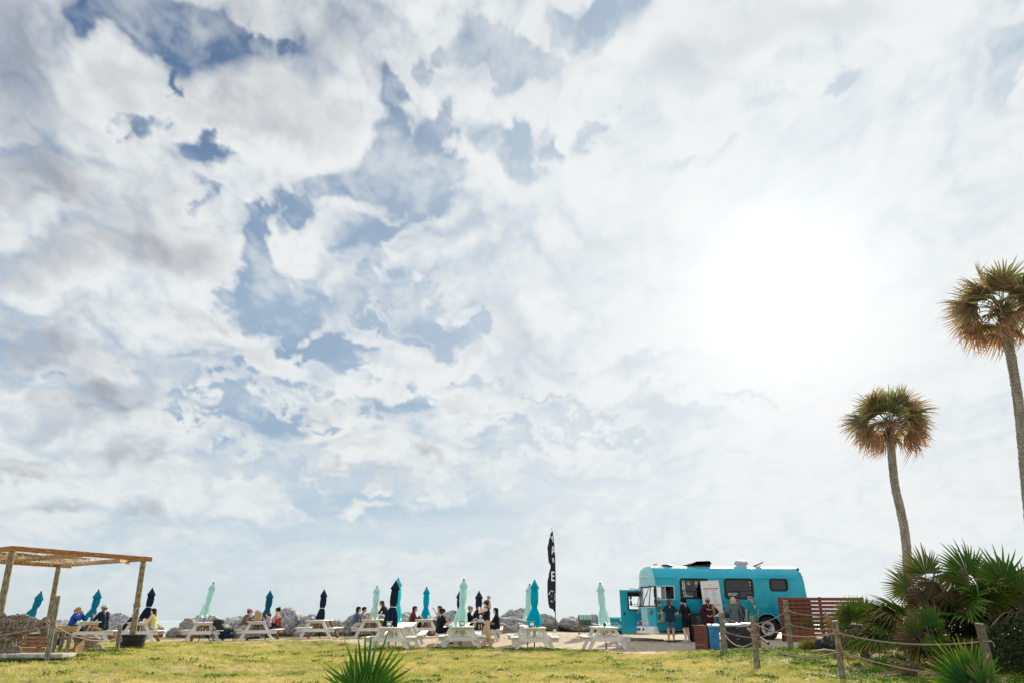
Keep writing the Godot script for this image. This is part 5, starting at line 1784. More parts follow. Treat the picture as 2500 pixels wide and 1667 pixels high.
func build_left_corner():
	# pergola of round posts and planks, with a torn reed roof
	var pg := base("pergola", "open wooden pergola of round posts with remains of a reed roof", "pergola", Vector3.ZERO)
	var A := Vector3(-13.71, 0, -22.65)
	var B := Vector3(-16.17, 0, -29.63)
	var C := Vector3(-11.78, 0, -26.5)
	var D := A + B - C
	for p in [A, B, C, D]:
		var y := ground(p.x, p.z)
		put("post", tube_mesh([Vector3(p.x, y - 0.2, p.z), Vector3(p.x, 1.5, p.z), Vector3(p.x, 3.02, p.z)], [0.095, 0.09, 0.082], 14), M["post_wood"], pg)
	var h := 3.075
	var lift := Vector3(0, h, 0)
	var out := (C - A).normalized()
	var side := (B - C).normalized()
	var beam := func(a: Vector3, b: Vector3, m: String, called := "beam"):
		put(called, bar_mesh(a + lift, b + lift, 0.14, 0.045, Vector3.UP), M[m], pg)
	beam.call(A - out * 0.1 - side * 0.1, C + out * 0.24 - side * 0.1, "beam_wood")
	beam.call(D - out * 0.1 + side * 0.02, B + out * 0.5 + side * 0.02, "beam_wood")
	beam.call(A - out * 0.05, D - out * 0.05 + side * 0.3, "beam_wood")
	beam.call(C + side * 0.02, B + side * 0.0, "pale_beam")
	beam.call((A + C) * 0.5, (D + B) * 0.5, "pale_beam")
	put("corner_brace", bar_mesh(C + lift + Vector3(0, -0.09, 0) - out * 0.9, C + lift + Vector3(0, -0.09, 0) + side * 0.8, 0.10, 0.04, Vector3.UP), M["yellow_wood"], pg)
	var r := RandomNumberGenerator.new()
	r.seed = 5
	for k in 26:
		var u := 0.42 + 0.55 * k / 26.0 + r.randf_range(-0.01, 0.01)
		var a := C.lerp(B, u)
		var b := A.lerp(D, u)
		var from := r.randf_range(0.05, 0.35) if k < 20 else r.randf_range(0.3, 0.7)
		var to := r.randf_range(0.62, 1.0)
		put("lath", tube_mesh([a.lerp(b, from) + Vector3(0, h + 0.085, 0), a.lerp(b, (from + to) * 0.5) + Vector3(0, h + 0.075 - r.randf() * 0.04, 0), a.lerp(b, to) + Vector3(0, h + 0.085, 0)], [r.randf_range(0.008, 0.018)], 5), M["trap_wood"] if k % 3 else M["pale_beam"], pg)
	var reed := MB.new()
	for k in 1500:
		var u := clampf(0.46 + r.randfn() * 0.16 + 0.22, 0.30, 1.0)
		var w := r.randf_range(0.05, 0.9)
		var p := C.lerp(B, u).lerp(A.lerp(D, u), w) + Vector3(0, h + 0.10 + r.randf_range(-0.05, 0.03), 0)
		if u < 0.62 and r.randf() < 0.5:
			p.y -= 0.10
		var d := Vector3(r.randfn(), r.randfn() * 0.35 - 0.12, r.randfn()).normalized() * r.randf_range(0.08, 0.34)
		var sd := d.cross(Vector3(r.randfn(), r.randfn(), r.randfn())).normalized() * 0.009
		reed.poly([p - sd, p + sd, p + d + sd * 0.5, p + d - sd * 0.5], Vector3.UP)
	put("reed_roof", reed.mesh(), M["reed"], pg).set_meta("kind", "stuff")
	var lash := []
	for k in 40:
		var a := TAU * k / 10.0
		lash.append(C + Vector3(cos(a) * 0.10, 1.62 + k * 0.0024, sin(a) * 0.10))
	put("lashing", tube_mesh(lash, [0.013], 6), M["rope"], pg)
	# half barrel round the right post
	var bl := base("barrel_planter", "dark half barrel planter round the pergola's right post", "barrel", on_ground(C.x + 0.02, C.z), 0.0)
	var n := 22
	for k in n:
		var st := MB.new()
		var a0 := TAU * k / n + 0.008
		var a1 := TAU * (k + 1) / n - 0.008
		var rows := []
		for q in [[0.0, 0.31], [0.13, 0.35], [0.28, 0.375], [0.42, 0.385]]:
			rows.append(PackedVector3Array([Vector3(cos(a1) * q[1], q[0], sin(a1) * q[1]), Vector3(cos(a0) * q[1], q[0], sin(a0) * q[1])]))
		st.sheet(rows)
		var inn := []
		for q in rows:
			inn.append(PackedVector3Array([q[1] * Vector3(0.93, 1, 0.93), q[0] * Vector3(0.93, 1, 0.93)]))
		st.sheet(inn)
		st.poly([rows[3][0], rows[3][1], inn[3][0], inn[3][1]], Vector3.UP)
		put("stave", st.mesh(), M["barrel_wood"], bl)
	for y in [0.07, 0.25, 0.38]:
		var hoop := MB.new()
		var q: float = 0.325 + y * 0.16
		hoop.lathe([Vector2(q, y), Vector2(q + 0.012, y), Vector2(q + 0.016, y + 0.035), Vector2(q + 0.004, y + 0.035)], 36, Vector3.ZERO, false)
		put("hoop", hoop.mesh(), M["dark_metal"], bl)
	put("soil", lathe_mesh([Vector2(0.34, 0.30), Vector2(0.30, 0.345), Vector2(0.0, 0.35)], 20), M["soil"], bl)
	put("plant", leafy(16, 0.07, 0.16, 3), M["leaf"], bl).position = Vector3(0.20, 0.34, 0.15)
	# the gnarled stump on its stone slab
	var stp := base("tree_stump", "gnarled weathered stump with overhanging roots on a stone slab", "stump", Vector3(-11.95, 0.40, -20.6), 0.0)
	var f := Field.new(Vector3(-0.95, -0.05, -0.55), Vector3(0.85, 1.05, 0.55), 0.03)
	f.soft = 0.09
	for q in [[-0.35, 0.0, 0, -0.15, 0.45, 0.0, 0.34, 0.24], [-0.15, 0.45, 0, 0.0, 0.72, 0, 0.25, 0.24], [-0.75, 0.70, 0.05, 0.35, 0.72, 0.05, 0.16, 0.15], [0.2, 0.70, 0.0, 0.62, 0.78, 0.0, 0.15, 0.10],
		[0.1, 0.52, 0.14, 0.50, 0.62, 0.2, 0.11, 0.08], [-0.55, 0.80, 0.0, -0.45, 0.92, 0.0, 0.14, 0.07], [-0.85, 0.10, 0, -0.7, 0.6, 0.0, 0.16, 0.14], [0.12, 0.06, 0.22, 0.20, 0.20, 0.24, 0.10, 0.085], [-0.1, 0.05, 0.15, 0.1, 0.10, 0.2, 0.15, 0.12],
		[0.62, 0.78, 0.0, 0.68, 0.55, 0.05, 0.09, 0.06], [-0.3, 0.82, 0.1, 0.2, 0.85, 0.1, 0.08, 0.07], [-0.6, 0.0, 0.1, 0.05, 0.02, 0.15, 0.13, 0.12], [-0.9, 0.72, -0.2, -0.2, 0.78, -0.2, 0.14, 0.15]]:
		f.limb(Vector3(q[0], q[1], q[2]), Vector3(q[3], q[4], q[5]), q[6], q[7])
	for at in f.d.size():
		if absf(f.d[at]) < 0.12:
			var p := f.o + Vector3(at % f.nx, (at / f.nx) % f.ny, at / (f.nx * f.ny)) * f.cell
			f.d[at] += fine.get_noise_3dv(p * 2.6) * 0.09 + fine.get_noise_3dv(p * 9.0) * 0.02
	var sm := MB.new()
	f.surface(sm, [Color.WHITE, Color.WHITE])
	put("wood", sm.mesh(), M["stump"], stp)
	var slab_ := put("stone_slab", box_mesh(Vector3(3.4, 0.10, 0.8), 0.02), M["stone_slab"])
	slab_.position = Vector3(-12.2, 0.43, -20.25)
	slab_.rotation_degrees.y = 6
	tag(slab_, "pale stone slab edging the lawn under the gnarled stump", "slab")
	# lantern hanging at the left edge
	var ln := base("lantern", "grey metal lantern hung on the rope in front of the stump, at the picture's edge", "lantern", Vector3(-12.32, 0.78, -19.9))
	put("body", lathe_mesh([Vector2(0.05, 0), Vector2(0.09, 0.04), Vector2(0.085, 0.2), Vector2(0.1, 0.22), Vector2(0.07, 0.28), Vector2(0.0, 0.31)], 16), M["galvanised"], ln)
	put("base", lathe_mesh([Vector2(0.04, -0.09), Vector2(0.085, -0.02), Vector2(0.085, 0.0)], 16), M["trap_wood"], ln)
	# bench of planks with its yellow back board
	var bn := base("plank_bench", "low plank bench with a yellow wooden back board on three round stakes", "bench", Vector3(-12.15, 0.36, -22.8), -2.0)
	put("back_board", box_mesh(Vector3(1.06, 0.155, 0.045), 0.008, Vector3(0.0, 0.64, 0)), M["yellow_wood"], bn)
	put("back_board", box_mesh(Vector3(0.14, 0.14, 0.045), 0.008, Vector3(-0.62, 0.635, -0.01)), M["yellow_wood"], bn)
	for q in [[-0.42, -0.02, 0.06], [0.02, 0.05, 0.055], [0.16, -0.02, 0.055], [0.40, 0.07, 0.05]]:
		put("stake", tube_mesh([Vector3(q[0] - 0.02, -0.1, q[1] + 0.06), Vector3(q[0], 0.57, q[1])], [q[2], q[2] * 0.95], 10), M["grey_post"], bn)
	for k in 5:
		put("plank", box_mesh(Vector3(0.78, 0.085, 0.035), 0.005, Vector3(-0.55, 0.035 + k * 0.098, 0.18)), M["deck_wood"], bn)
	for k in 3:
		put("seat_plank", box_mesh(Vector3(1.6, 0.03, 0.13), 0.005, Vector3(0.05, 0.42, -0.10 - k * 0.15)), M["deck_wood"], bn)
	put("end_board", box_mesh(Vector3(0.05, 0.40, 0.40), 0.005, Vector3(0.5, 0.2, -0.25)), M["bare_wood"], bn)
	var pipe := MB.new()
	pipe.xf = Transform3D(Basis(Vector3.BACK, PI / 2), Vector3(-0.98, 0.32, 0.22))
	pipe.lathe([Vector2(0.13, -0.1), Vector2(0.13, 0.1)], 18)
	var pp := put("drain_pipe", pipe.mesh(), M["black_rubber"])
	pp.position = bn.position
	tag(pp, "short black pipe end lying beside the plank bench", "pipe")
	# low planter frame, heap of stones, hose
	var fr := base("timber_border", "low orange brown timber frame lying in front of the stones", "timber border", Vector3(-12.0, 0.33, -23.4), -3.0)
	put("board", box_mesh(Vector3(0.72, 0.15, 0.04), 0.006, Vector3(0, 0.075, 0)), M["beam_wood"], fr)
	put("board", box_mesh(Vector3(0.04, 0.14, 0.7), 0.006, Vector3(-0.33, 0.07, -0.375)), M["beam_wood"], fr)
	put("board", box_mesh(Vector3(0.72, 0.14, 0.04), 0.006, Vector3(0, 0.07, -0.75)), M["beam_wood"], fr)
	put("cap", box_mesh(Vector3(0.12, 0.05, 0.06), 0.02, Vector3(-0.31, 0.17, 0.0)), M["yellow_hose"], fr)
	for q in [[-11.95, -24.3, 0.36, 0.30, 40, "brown boulder with an orange stain on top of the small stone heap"], [-11.62, -24.1, 0.34, 0.22, 80, "flat brown stone at the right end of the small stone heap"], [-12.15, -24.1, 0.30, 0.2, 10, "dark stone under the small stone heap beside the timber frame"], [-11.45, -23.7, 0.22, 0.12, 120, "small tan stone beside the short rope post"]]:
		var s := put("stone", boulder(90 + int(q[4]), 10), M["granite_warm"])
		tag(s, q[5], "stone", "stones heaped by the bench")
		s.position = on_ground(q[0], q[1], q[3] * 0.35 + (0.18 if q[4] == 40 else 0.0))
		s.rotation_degrees.y = q[4]
		s.scale = Vector3(q[2], q[3], q[2] * 0.8) * 0.62
	var hose := []
	for k in 40:
		var a := k * 0.42
		hose.append(on_ground(-11.55 + cos(a) * (0.30 - k * 0.003) * 1.2, -22.25 + sin(a) * 0.2, 0.02 + 0.0012 * k))
	var ho := put("hose", tube_mesh(hose, [0.012], 6), M["yellow_hose"])
	tag(ho, "coiled yellow hose lying at the foot of the bench stakes", "hose")
	var box_ := base("slatted_crate", "dark slatted trough behind the plank bench", "crate", Vector3(-13.25, 0.55, -24.2), 0.0)
	for k in 9:
		put("slat", box_mesh(Vector3(0.10, 0.30, 0.03), 0.004, Vector3(-0.45 + k * 0.112, 0.15, 0)), M["dark_slat"], box_)
	for s in [0.0, -0.4]:
		put("rail", box_mesh(Vector3(1.02, 0.05, 0.04), 0.004, Vector3(0, 0.28, s - 0.036)), M["barrel_wood"], box_)

# a small heap of pointed leaves
func leafy(n: int, size: float, spread: float, seed_of: int, base_c := Color(0.09, 0.20, 0.03), tip_c := Color(0.20, 0.33, 0.05)) -> ArrayMesh:
	var r := RandomNumberGenerator.new()
	r.seed = seed_of
	var b := MB.new()
	for k in n:
		b.col = base_c.lerp(tip_c, r.randf())
		var p := Vector3(r.randfn() * spread * 0.5, r.randf() * spread * 0.5, r.randfn() * spread * 0.5)
		var d := Vector3(r.randfn(), r.randf_range(0.1, 1.2), r.randfn()).normalized() * size * r.randf_range(0.7, 1.3)
		var sd := d.cross(Vector3(r.randfn(), r.randfn(), r.randfn())).normalized() * size * 0.38
		b.poly([p, p + d * 0.5 + sd, p + d, p + d * 0.5 - sd], Vector3.UP)
	return b.mesh()

# ---------------------------------------------------------------- posts and ropes
func post(label: String, x: float, z: float, top: float, r: float, lean := 0.0) -> Node3D:
	var p := base("post", label, "post", on_ground(x, z), 0.0, "posts of the rope fences")
	var h := top - p.position.y
	var b := MB.new()
	var rows := []
	for j in 9:
		var t := j / 8.0
		var row := PackedVector3Array()
		for i in 14:
			var a := -TAU * i / 14
			var q := r * (1.06 - 0.10 * t) * (1.0 + fine.get_noise_3d(x * 3.0 + cos(a), t * 2.0, sin(a)) * 0.10)
			row.append(Vector3(cos(a) * q + lean * t * t, -0.15 + (h + 0.15) * t + (0.012 * cos(a + x) if j == 8 else 0.0), sin(a) * q))
		rows.append(row)
	b.sheet(rows, true)
	b.poly(Array(rows[-1]), Vector3.UP)
	put("shaft", b.mesh(), M["grey_post"], p)
	return p

func lash(p: Node3D, at: float, r: float, turns := 2):
	var pts := []
	for k in turns * 10 + 1:
		var a := TAU * k / 10.0
		pts.append(Vector3(cos(a) * (r + 0.012), at - p.position.y + 0.02 * k / 10.0, sin(a) * (r + 0.012)))
	pts.append(pts[-1] + Vector3(0.03, -0.04, 0.03))
	pts.append(pts[-1] + Vector3(0.01, -0.07, 0.0))
	put("knot", tube_mesh(pts, [0.013], 6), M["rope"], p)

func rope(label: String, a: Vector3, b: Vector3, sag: float, r := 0.014):
	var pts := []
	for k in 21:
		var t := k / 20.0
		pts.append(a.lerp(b, t) - Vector3(0, sag * 4.0 * t * (1.0 - t), 0) - a)
	var o := put("rope", tube_mesh(pts, [r], 7), M["rope"])
	o.position = a
	tag(o, label, "rope", "ropes between the fence posts")

func torch(label: String, foot: Vector3, tip: Vector3):
	var t := base("bamboo_torch", label, "torch", foot, 0.0, "bamboo torches tied to posts")
	var up := tip - foot
	var h := up.length()
	up = up.normalized()
	var x := (Vector3.RIGHT - up * up.x).normalized()
	t.basis = Basis(x, up, x.cross(up))
	put("pole", tube_mesh([Vector3.ZERO, Vector3(0, h - 0.26, 0)], [0.014, 0.016], 8), M["bamboo"], t)
	put("basket", lathe_mesh([Vector2(0.018, h - 0.30), Vector2(0.03, h - 0.22), Vector2(0.052, h - 0.10), Vector2(0.042, h - 0.03), Vector2(0.03, h)], 14), M["bamboo"], t)
	for k in 7:
		var a := TAU * k / 7
		put("strip", tube_mesh([Vector3(cos(a) * 0.02, h - 0.29, sin(a) * 0.02), Vector3(cos(a + 0.5) * 0.05, h - 0.14, sin(a + 0.5) * 0.05), Vector3(cos(a + 1.0) * 0.046, h - 0.03, sin(a + 1.0) * 0.046)], [0.007], 5), M["trap_wood"], t)
	put("canister", lathe_mesh([Vector2(0.028, h - 0.03), Vector2(0.03, h + 0.015), Vector2(0.008, h + 0.02), Vector2(0.008, h + 0.05)], 10), M["dark_metal"], t)

func build_fence():
	var p1 := post("rope fence post beside the bins, nearest the blue bin", 6.44, -26.0, 1.46, 0.085)
	var p2 := post("rope fence post standing in the green weeds in front of the truck's rear wheel", 5.88, -20.7, 1.325, 0.072)
	var p3 := post("rope fence post in front of the slatted screen, taller than its neighbours", 8.78, -27.0, 1.83, 0.085, -0.02)
	var p4 := post("rope fence post with a bamboo torch tied along it, closest to the picture's lower edge", 6.74, -17.7, 1.21, 0.062)
	var p5 := post("grey palm stake at the right, wound with rope, half hidden by palmettos", 8.30, -15.0, 1.16, 0.075, -0.05)
	p5.get_child(0).material_override = M["leaf_boot"]
	var p6 := post("rope fence post almost hidden behind the palmettos", 10.6, -25.5, 1.5, 0.07)
	var p7 := post("tall weathered post before the plank bench, highest of the left rope fence", -10.80, -20.0, 1.765, 0.058)
	var p8 := post("short weathered post beside the barrel planter", -11.05, -24.0, 1.115, 0.055)
	for q in [[p1, 1.25, 0.085, 1], [p1, 0.86, 0.088, 2], [p2, 1.12, 0.075, 1], [p2, 0.86, 0.078, 2], [p3, 1.49, 0.088, 2], [p3, 1.08, 0.09, 1], [p4, 0.93, 0.066, 2], [p4, 0.58, 0.068, 1], [p5, 0.86, 0.075, 1], [p7, 1.06, 0.06, 1], [p8, 0.72, 0.058, 2]]:
		lash(q[0], q[1], q[2], q[3])
	rope("upper rope from the post beside the bins back to the taller post at the screen", Vector3(6.50, 1.29, -26.05), Vector3(8.74, 1.50, -26.95), 0.27)
	rope("lower rope from the post beside the bins back to the post at the screen", Vector3(6.52, 0.90, -26.05), Vector3(8.76, 1.10, -26.95), 0.27)
	rope("upper rope sagging in front of the bins", Vector3(6.40, 1.27, -25.95), Vector3(5.90, 1.135, -20.75), 0.13)
	rope("deeply sagging lower rope in front of the bins", Vector3(6.42, 0.88, -25.95), Vector3(5.90, 0.76, -20.75), 0.26)
	rope("upper rope from the weedy post to the post with the tied torch", Vector3(5.92, 1.13, -20.65), Vector3(6.70, 0.96, -17.75), 0.16)
	rope("lower rope from the weedy post to the post with the tied torch", Vector3(5.92, 0.76, -20.65), Vector3(6.72, 0.60, -17.75), 0.22)
	rope("upper rope running right from the torch post in front of the palmettos", Vector3(6.78, 0.96, -17.65), Vector3(8.26, 0.86, -15.05), 0.12)
	rope("lower rope running right from the torch post past the fallen frond", Vector3(6.78, 0.60, -17.65), Vector3(8.30, 0.26, -15.0), 0.10)
	rope("upper rope crossing in front of the slatted screen", Vector3(8.82, 1.49, -26.95), Vector3(10.58, 1.36, -25.55), 0.10)
	rope("lower rope crossing in front of the planter", Vector3(8.82, 1.08, -26.95), Vector3(10.58, 0.98, -25.55), 0.09)
	rope("rope rising from the left edge to the tall weathered post", Vector3(-13.4, 0.66, -19.2), Vector3(-10.86, 1.09, -20.0), 0.05)
	rope("sagging rope between the tall weathered post and the short one", Vector3(-10.76, 1.08, -20.05), Vector3(-11.07, 0.73, -23.95), 0.16)
	rope("thin rope from the short weathered post up to the pergola's right post", Vector3(-11.06, 1.06, -24.05), Vector3(-11.72, 1.62, -26.42), 0.05, 0.009)
	torch("bamboo torch standing behind the bins", on_ground(7.72, -32.0), Vector3(7.62, 1.78, -32.0))
	torch("bamboo torch tied along the post near the picture's lower edge", on_ground(6.98, -17.6), Vector3(6.52, 1.34, -17.6))
	var pv := MB.new()
	var a := Vector3(5.98, 1.02, -21.6)
	var d := Vector3(6.02, 0.70, -20.1)
	pv.tube([a, d], [0.034], 14, false)
	pv.tube([d, a], [0.027], 14, false)
	var pipe := put("pipe", pv.mesh(), M["grey_post"])
	tag(pipe, "hollow grey pipe lashed to the weedy rope post, pointing at the viewer", "pipe")

# ---------------------------------------------------------------- palms
# one fan: leaflets spread round the stalk's end (the origin) towards -z, the stalk itself towards +z
func fan(seed_of: int, n: int, spread: float, r: float, joined: float, droop: float, hue: int, fold := 0.35) -> ArrayMesh:
	var g := RandomNumberGenerator.new()
	g.seed = seed_of
	var b := MB.new()
	var greens := [[Color(0.045, 0.10, 0.022), Color(0.11, 0.19, 0.03), Color(0.28, 0.20, 0.07)], [Color(0.07, 0.10, 0.025), Color(0.20, 0.17, 0.06), Color(0.34, 0.20, 0.12)], [Color(0.085, 0.06, 0.035), Color(0.17, 0.115, 0.08), Color(0.33, 0.235, 0.18)], [Color(0.018, 0.075, 0.02), Color(0.085, 0.19, 0.02), Color(0.50, 0.40, 0.06)], [Color(0.14, 0.17, 0.085), Color(0.24, 0.27, 0.12), Color(0.42, 0.33, 0.22)], [Color(0.20, 0.17, 0.11), Color(0.38, 0.26, 0.18), Color(0.52, 0.35, 0.27)], [Color(0.32, 0.20, 0.15), Color(0.48, 0.29, 0.22), Color(0.58, 0.38, 0.30)]]  # the last three, for palm crowns, are paled partly for the sun's glare
	var set_: Array = greens[hue]
	var step := spread / n
	for k in n:
		var a := -spread * 0.5 + step * (k + 0.5) + g.randf_range(-0.2, 0.2) * step
		var len_ := r * (1.0 - 0.30 * pow(absf(a) / (spread * 0.5), 2.0)) * g.randf_range(0.86, 1.08)
		var wide := step * 0.58
		var limp := droop * g.randf_range(0.5, 1.7)
		var kink := g.randf() < 0.10 + droop * 0.25
		var dead := g.randf_range(0.55, 1.15)
		var rows := []
		var cols := []
		for j in 9:
			var t := j / 8.0
			var q: float = len_ * t
			var w: float = q * tan(wide)
			var full: float = r * joined * tan(wide)
			if q > r * joined:
				w = full * pow(maxf(0.0, 1.0 - (q - r * joined) / (len_ - r * joined)), 0.75)
			var fall := -limp * q * t * t * 0.75
			if kink and t > 0.55:
				fall -= (t - 0.55) * len_ * 0.8
				q -= (t - 0.55) * len_ * 0.45
			var dir := Vector3(sin(a), 0, -cos(a))
			var sd := Vector3(cos(a), 0, sin(a))
			var mid := dir * q + Vector3(0, fall + cos(a) * 0.0 - absf(sin(a)) * q * 0.16, 0)
			rows.append(PackedVector3Array([mid - sd * w + Vector3(0, w * fold, 0), mid - Vector3(0, w * fold, 0), mid + sd * w + Vector3(0, w * fold, 0)]))
			var c: Color = set_[0].lerp(set_[1], smoothstep(0.15, 0.8, t * dead)).lerp(set_[2], smoothstep(0.72, 1.0, t * dead))
			c = c * (0.85 + 0.3 * ((k * 7) % 5) / 4.0)
			cols.append(PackedColorArray([c, c * 0.9, c]))
		b.sheet(rows, false, true, cols)
	return b.mesh()

var fans := {}
func fan_of(kind: String, v: int) -> ArrayMesh:
	var key := "%s%d" % [kind, v]
	if not fans.has(key):
		match kind:
			"crown": fans[key] = fan(100 + v, 26, 3.6, 0.95, 0.42, 0.22, 4)
			"browning": fans[key] = fan(120 + v, 25, 3.4, 0.92, 0.42, 0.32, 5)
			"dead": fans[key] = fan(140 + v, 20, 2.6, 0.80, 0.42, 0.6, 6)
			"bush": fans[key] = fan(160 + v, 36, 4.2, 0.80, 0.52, 0.22, 0)
			"bush_tipped": fans[key] = fan(180 + v, 36, 3.9, 0.78, 0.50, 0.35, 1)
			"bush_dead": fans[key] = fan(200 + v, 26, 3.3, 0.72, 0.46, 0.8, 2)
			"young": fans[key] = fan(220 + v, 25, 3.1, 1.0, 0.42, 0.06, 3)
	return fans[key]

# puts a fan at the end of its stalk: from root to hub, then the blade going on along dir, its upper side towards up
func frond(plant: Node3D, kind: String, v: int, root: Vector3, hub: Vector3, dir: Vector3, up: Vector3, size: float, called := "frond"):
	var z := -dir.normalized()
	var x := up.cross(z).normalized()
	var f := put(called, fan_of(kind, v), M["crown_leaf"] if kind in ["crown", "browning", "dead"] else M["leaf"], plant)
	f.transform = Transform3D(Basis(x, z.cross(x), z).scaled_local(Vector3.ONE * size), hub)
	var mid := (root + hub) * 0.5 + Vector3(0, root.distance_to(hub) * 0.10, 0)
	var st := put("stalk", tube_mesh([root - hub, mid - hub, Vector3.ZERO, dir.normalized() * 0.12 * size], [0.022 * size, 0.016 * size, 0.012 * size, 0.004], 6), M["dead_stalk"] if kind.contains("dead") else M["frond_stalk"], f)
	st.transform = f.transform.affine_inverse() * Transform3D(Basis.IDENTITY, hub)

func palm(label: String, foot: Vector3, path: Array, r0: float, crown: float, seed_of: int):
	var p := base("palm_tree", label, "palm tree", foot)
	var g := RandomNumberGenerator.new()
	g.seed = seed_of
	# trunk with the rings of old leaf bases
	var rows := []
	var cols := []
	var n := 130
	for j in n:
		var t := float(j) / (n - 1)
		var at: Vector3
		var s := t * (path.size() - 1)
		var k := mini(int(s), path.size() - 2)
		at = path[k].cubic_interpolate(path[k + 1], path[maxi(k - 1, 0)], path[mini(k + 2, path.size() - 1)], s - k) - foot
		var row := PackedVector3Array()
		var cr := PackedColorArray()
		for i in 20:
			var a := -TAU * i / 20
			var bump := fine.get_noise_3d(cos(a) * 1.4 + seed_of, at.y * 2.6, sin(a) * 1.4) * 0.10 + fine.get_noise_2d(at.y * 9.0, a * 0.6 + seed_of) * 0.05
			var q := r0 * (1.12 - 0.16 * t + 0.25 * exp(-t * 16.0)) * (1.0 + bump + 0.03 * (1.0 if j % 2 else -1.0))
			row.append(at + Vector3(cos(a) * q, 0, sin(a) * q))
			var v := 0.5 + fine.get_noise_3d(cos(a) * 0.8, at.y * 1.1, sin(a) * 0.8 + seed_of) * 0.6 + (0.12 if j % 2 else -0.1)
			var c := Color(0.27, 0.22, 0.18).lerp(Color(0.62, 0.55, 0.47), clampf(v, 0, 1))
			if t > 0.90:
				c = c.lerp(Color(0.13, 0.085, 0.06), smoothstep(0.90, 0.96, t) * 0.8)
			cr.append(c)
		rows.append(row)
		cols.append(cr)
	var tb := MB.new()
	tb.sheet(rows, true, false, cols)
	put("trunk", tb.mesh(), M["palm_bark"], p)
	var top: Vector3 = path[-1] - foot
	# stubs of cut leaf bases under the crown
	for k in 22:
		var a := k * 2.4
		var y := -0.55 + 0.7 * k / 22.0
		var o := Vector3(cos(a), 0, sin(a))
		put("leaf_base", bar_mesh(top + o * r0 * 0.8 + Vector3(0, y, 0), top + o * (r0 * 1.5 + 0.05) + Vector3(0, y + 0.26, 0), 0.10, 0.03, o.cross(Vector3.UP), 0.006), M["leaf_boot"], p)
	var heart := top + Vector3(0, 0.25, 0)
	for k in 42:
		var t := (k + 0.5) / 42.0
		var el := asin(lerpf(-0.60, 0.97, pow(t, 0.86)))
		var a := k * 2.39996 + g.randf_range(-0.25, 0.25)
		var dir := Vector3(cos(a) * cos(el), sin(el), sin(a) * cos(el))
		var stem := crown * lerpf(0.50, 0.46, t) * g.randf_range(0.85, 1.12)
		if el < -0.1:
			stem *= 0.82
		var hub := heart + dir * stem + Vector3(0, -0.12 * cos(el), 0)
		var blade := (dir + Vector3(g.randfn() * 0.2, -0.05 - 0.22 * cos(el) * g.randf(), g.randfn() * 0.2)).normalized()
		var kind := "crown"
		if el < -0.22 or (el < 0.15 and g.randf() < 0.35):
			kind = "dead"
		elif el < 0.7 and g.randf() < 0.7:
			kind = "browning"
		elif g.randf() < 0.2:
			kind = "browning"
		var up := (Vector3.UP - blade * blade.y + Vector3(g.randfn(), 0, g.randfn()) * 0.9).normalized()
		if absf(blade.y) > 0.9:
			up = Vector3(cos(a), 0.2, sin(a))
		frond(p, kind, g.randi() % 4, heart + dir * 0.1, hub, blade, up, crown * 0.50 * g.randf_range(0.85, 1.15))

func build_palms():
	var f1 := on_ground(15.7, -33.0)
	palm("shorter cabbage palm rising behind the palmettos, its whole crown in view", f1, [f1, Vector3(15.66, 2.4, -33), Vector3(15.82, 4.6, -33), Vector3(15.72, 6.6, -33), Vector3(15.86, 8.75, -33)], 0.165, 2.2, 3)
	var f2 := on_ground(16.35, -26.0)
	palm("taller cabbage palm whose crown is cut by the picture's right edge", f2, [f2, Vector3(16.45, 3.5, -26), Vector3(16.78, 6.5, -26), Vector3(16.92, 7.8, -26), Vector3(17.02, 9.4, -26), Vector3(17.08, 11.1, -26)], 0.155, 2.3, 9)

# ---------------------------------------------------------------- palmettos
# fronds given as [hub x, y, z, size, direction in the picture plane (degrees), turn towards the viewer, kind]
func palmetto(label: String, at: Vector3, list: Array, more: int, reach: float, seed_of: int) -> Node3D:
	var p := base("palmetto", label, "palmetto", at, 0.0, "palmettos at the right")
	var g := RandomNumberGenerator.new()
	g.seed = seed_of
	for q in list:
		var hub := Vector3(q[0], q[1], q[2]) - at
		var a := deg_to_rad(q[4])
		var face := deg_to_rad(q[5])
		var dir := Vector3(cos(a), sin(a), 0.12)
		var up := Vector3(-sin(a) * sin(face) * 0.5, cos(a) * sin(face) * 0.5, cos(face)).normalized()
		up = (up - dir.normalized() * up.dot(dir.normalized())).normalized()
		frond(p, q[6], g.randi() % 4, Vector3(g.randf_range(-0.12, 0.12), 0.1, g.randf_range(-0.12, 0.12)), hub, dir, up, q[3] * (1.0 if q[6] == "young" else 0.88))
	for k in more:
		var a := g.randf_range(0, TAU)
		var el := g.randf_range(0.25, 1.35)
		var dir := Vector3(cos(a) * cos(el), sin(el), sin(a) * cos(el))
		var hub := dir * reach * g.randf_range(0.55, 1.0) + Vector3(0, 0.1, 0)
		var blade := (dir - Vector3(0, 0.35, 0)).normalized()
		var up := (Vector3.UP - blade * blade.y + Vector3(g.randfn(), 0, g.randfn()) * 0.5).normalized()
		var roll := g.randf()
		frond(p, "bush" if roll < 0.62 else ("bush_tipped" if roll < 0.82 else "bush_dead"), g.randi() % 4, dir * 0.08, hub, blade, up, reach * g.randf_range(0.55, 0.75))
	put("base_trunk", tube_mesh([Vector3(0, -0.1, 0), Vector3(0.02, 0.12, 0), Vector3(0.0, 0.24, 0)], [0.13, 0.12, 0.07], 10), M["leaf_boot"], p)
	return p

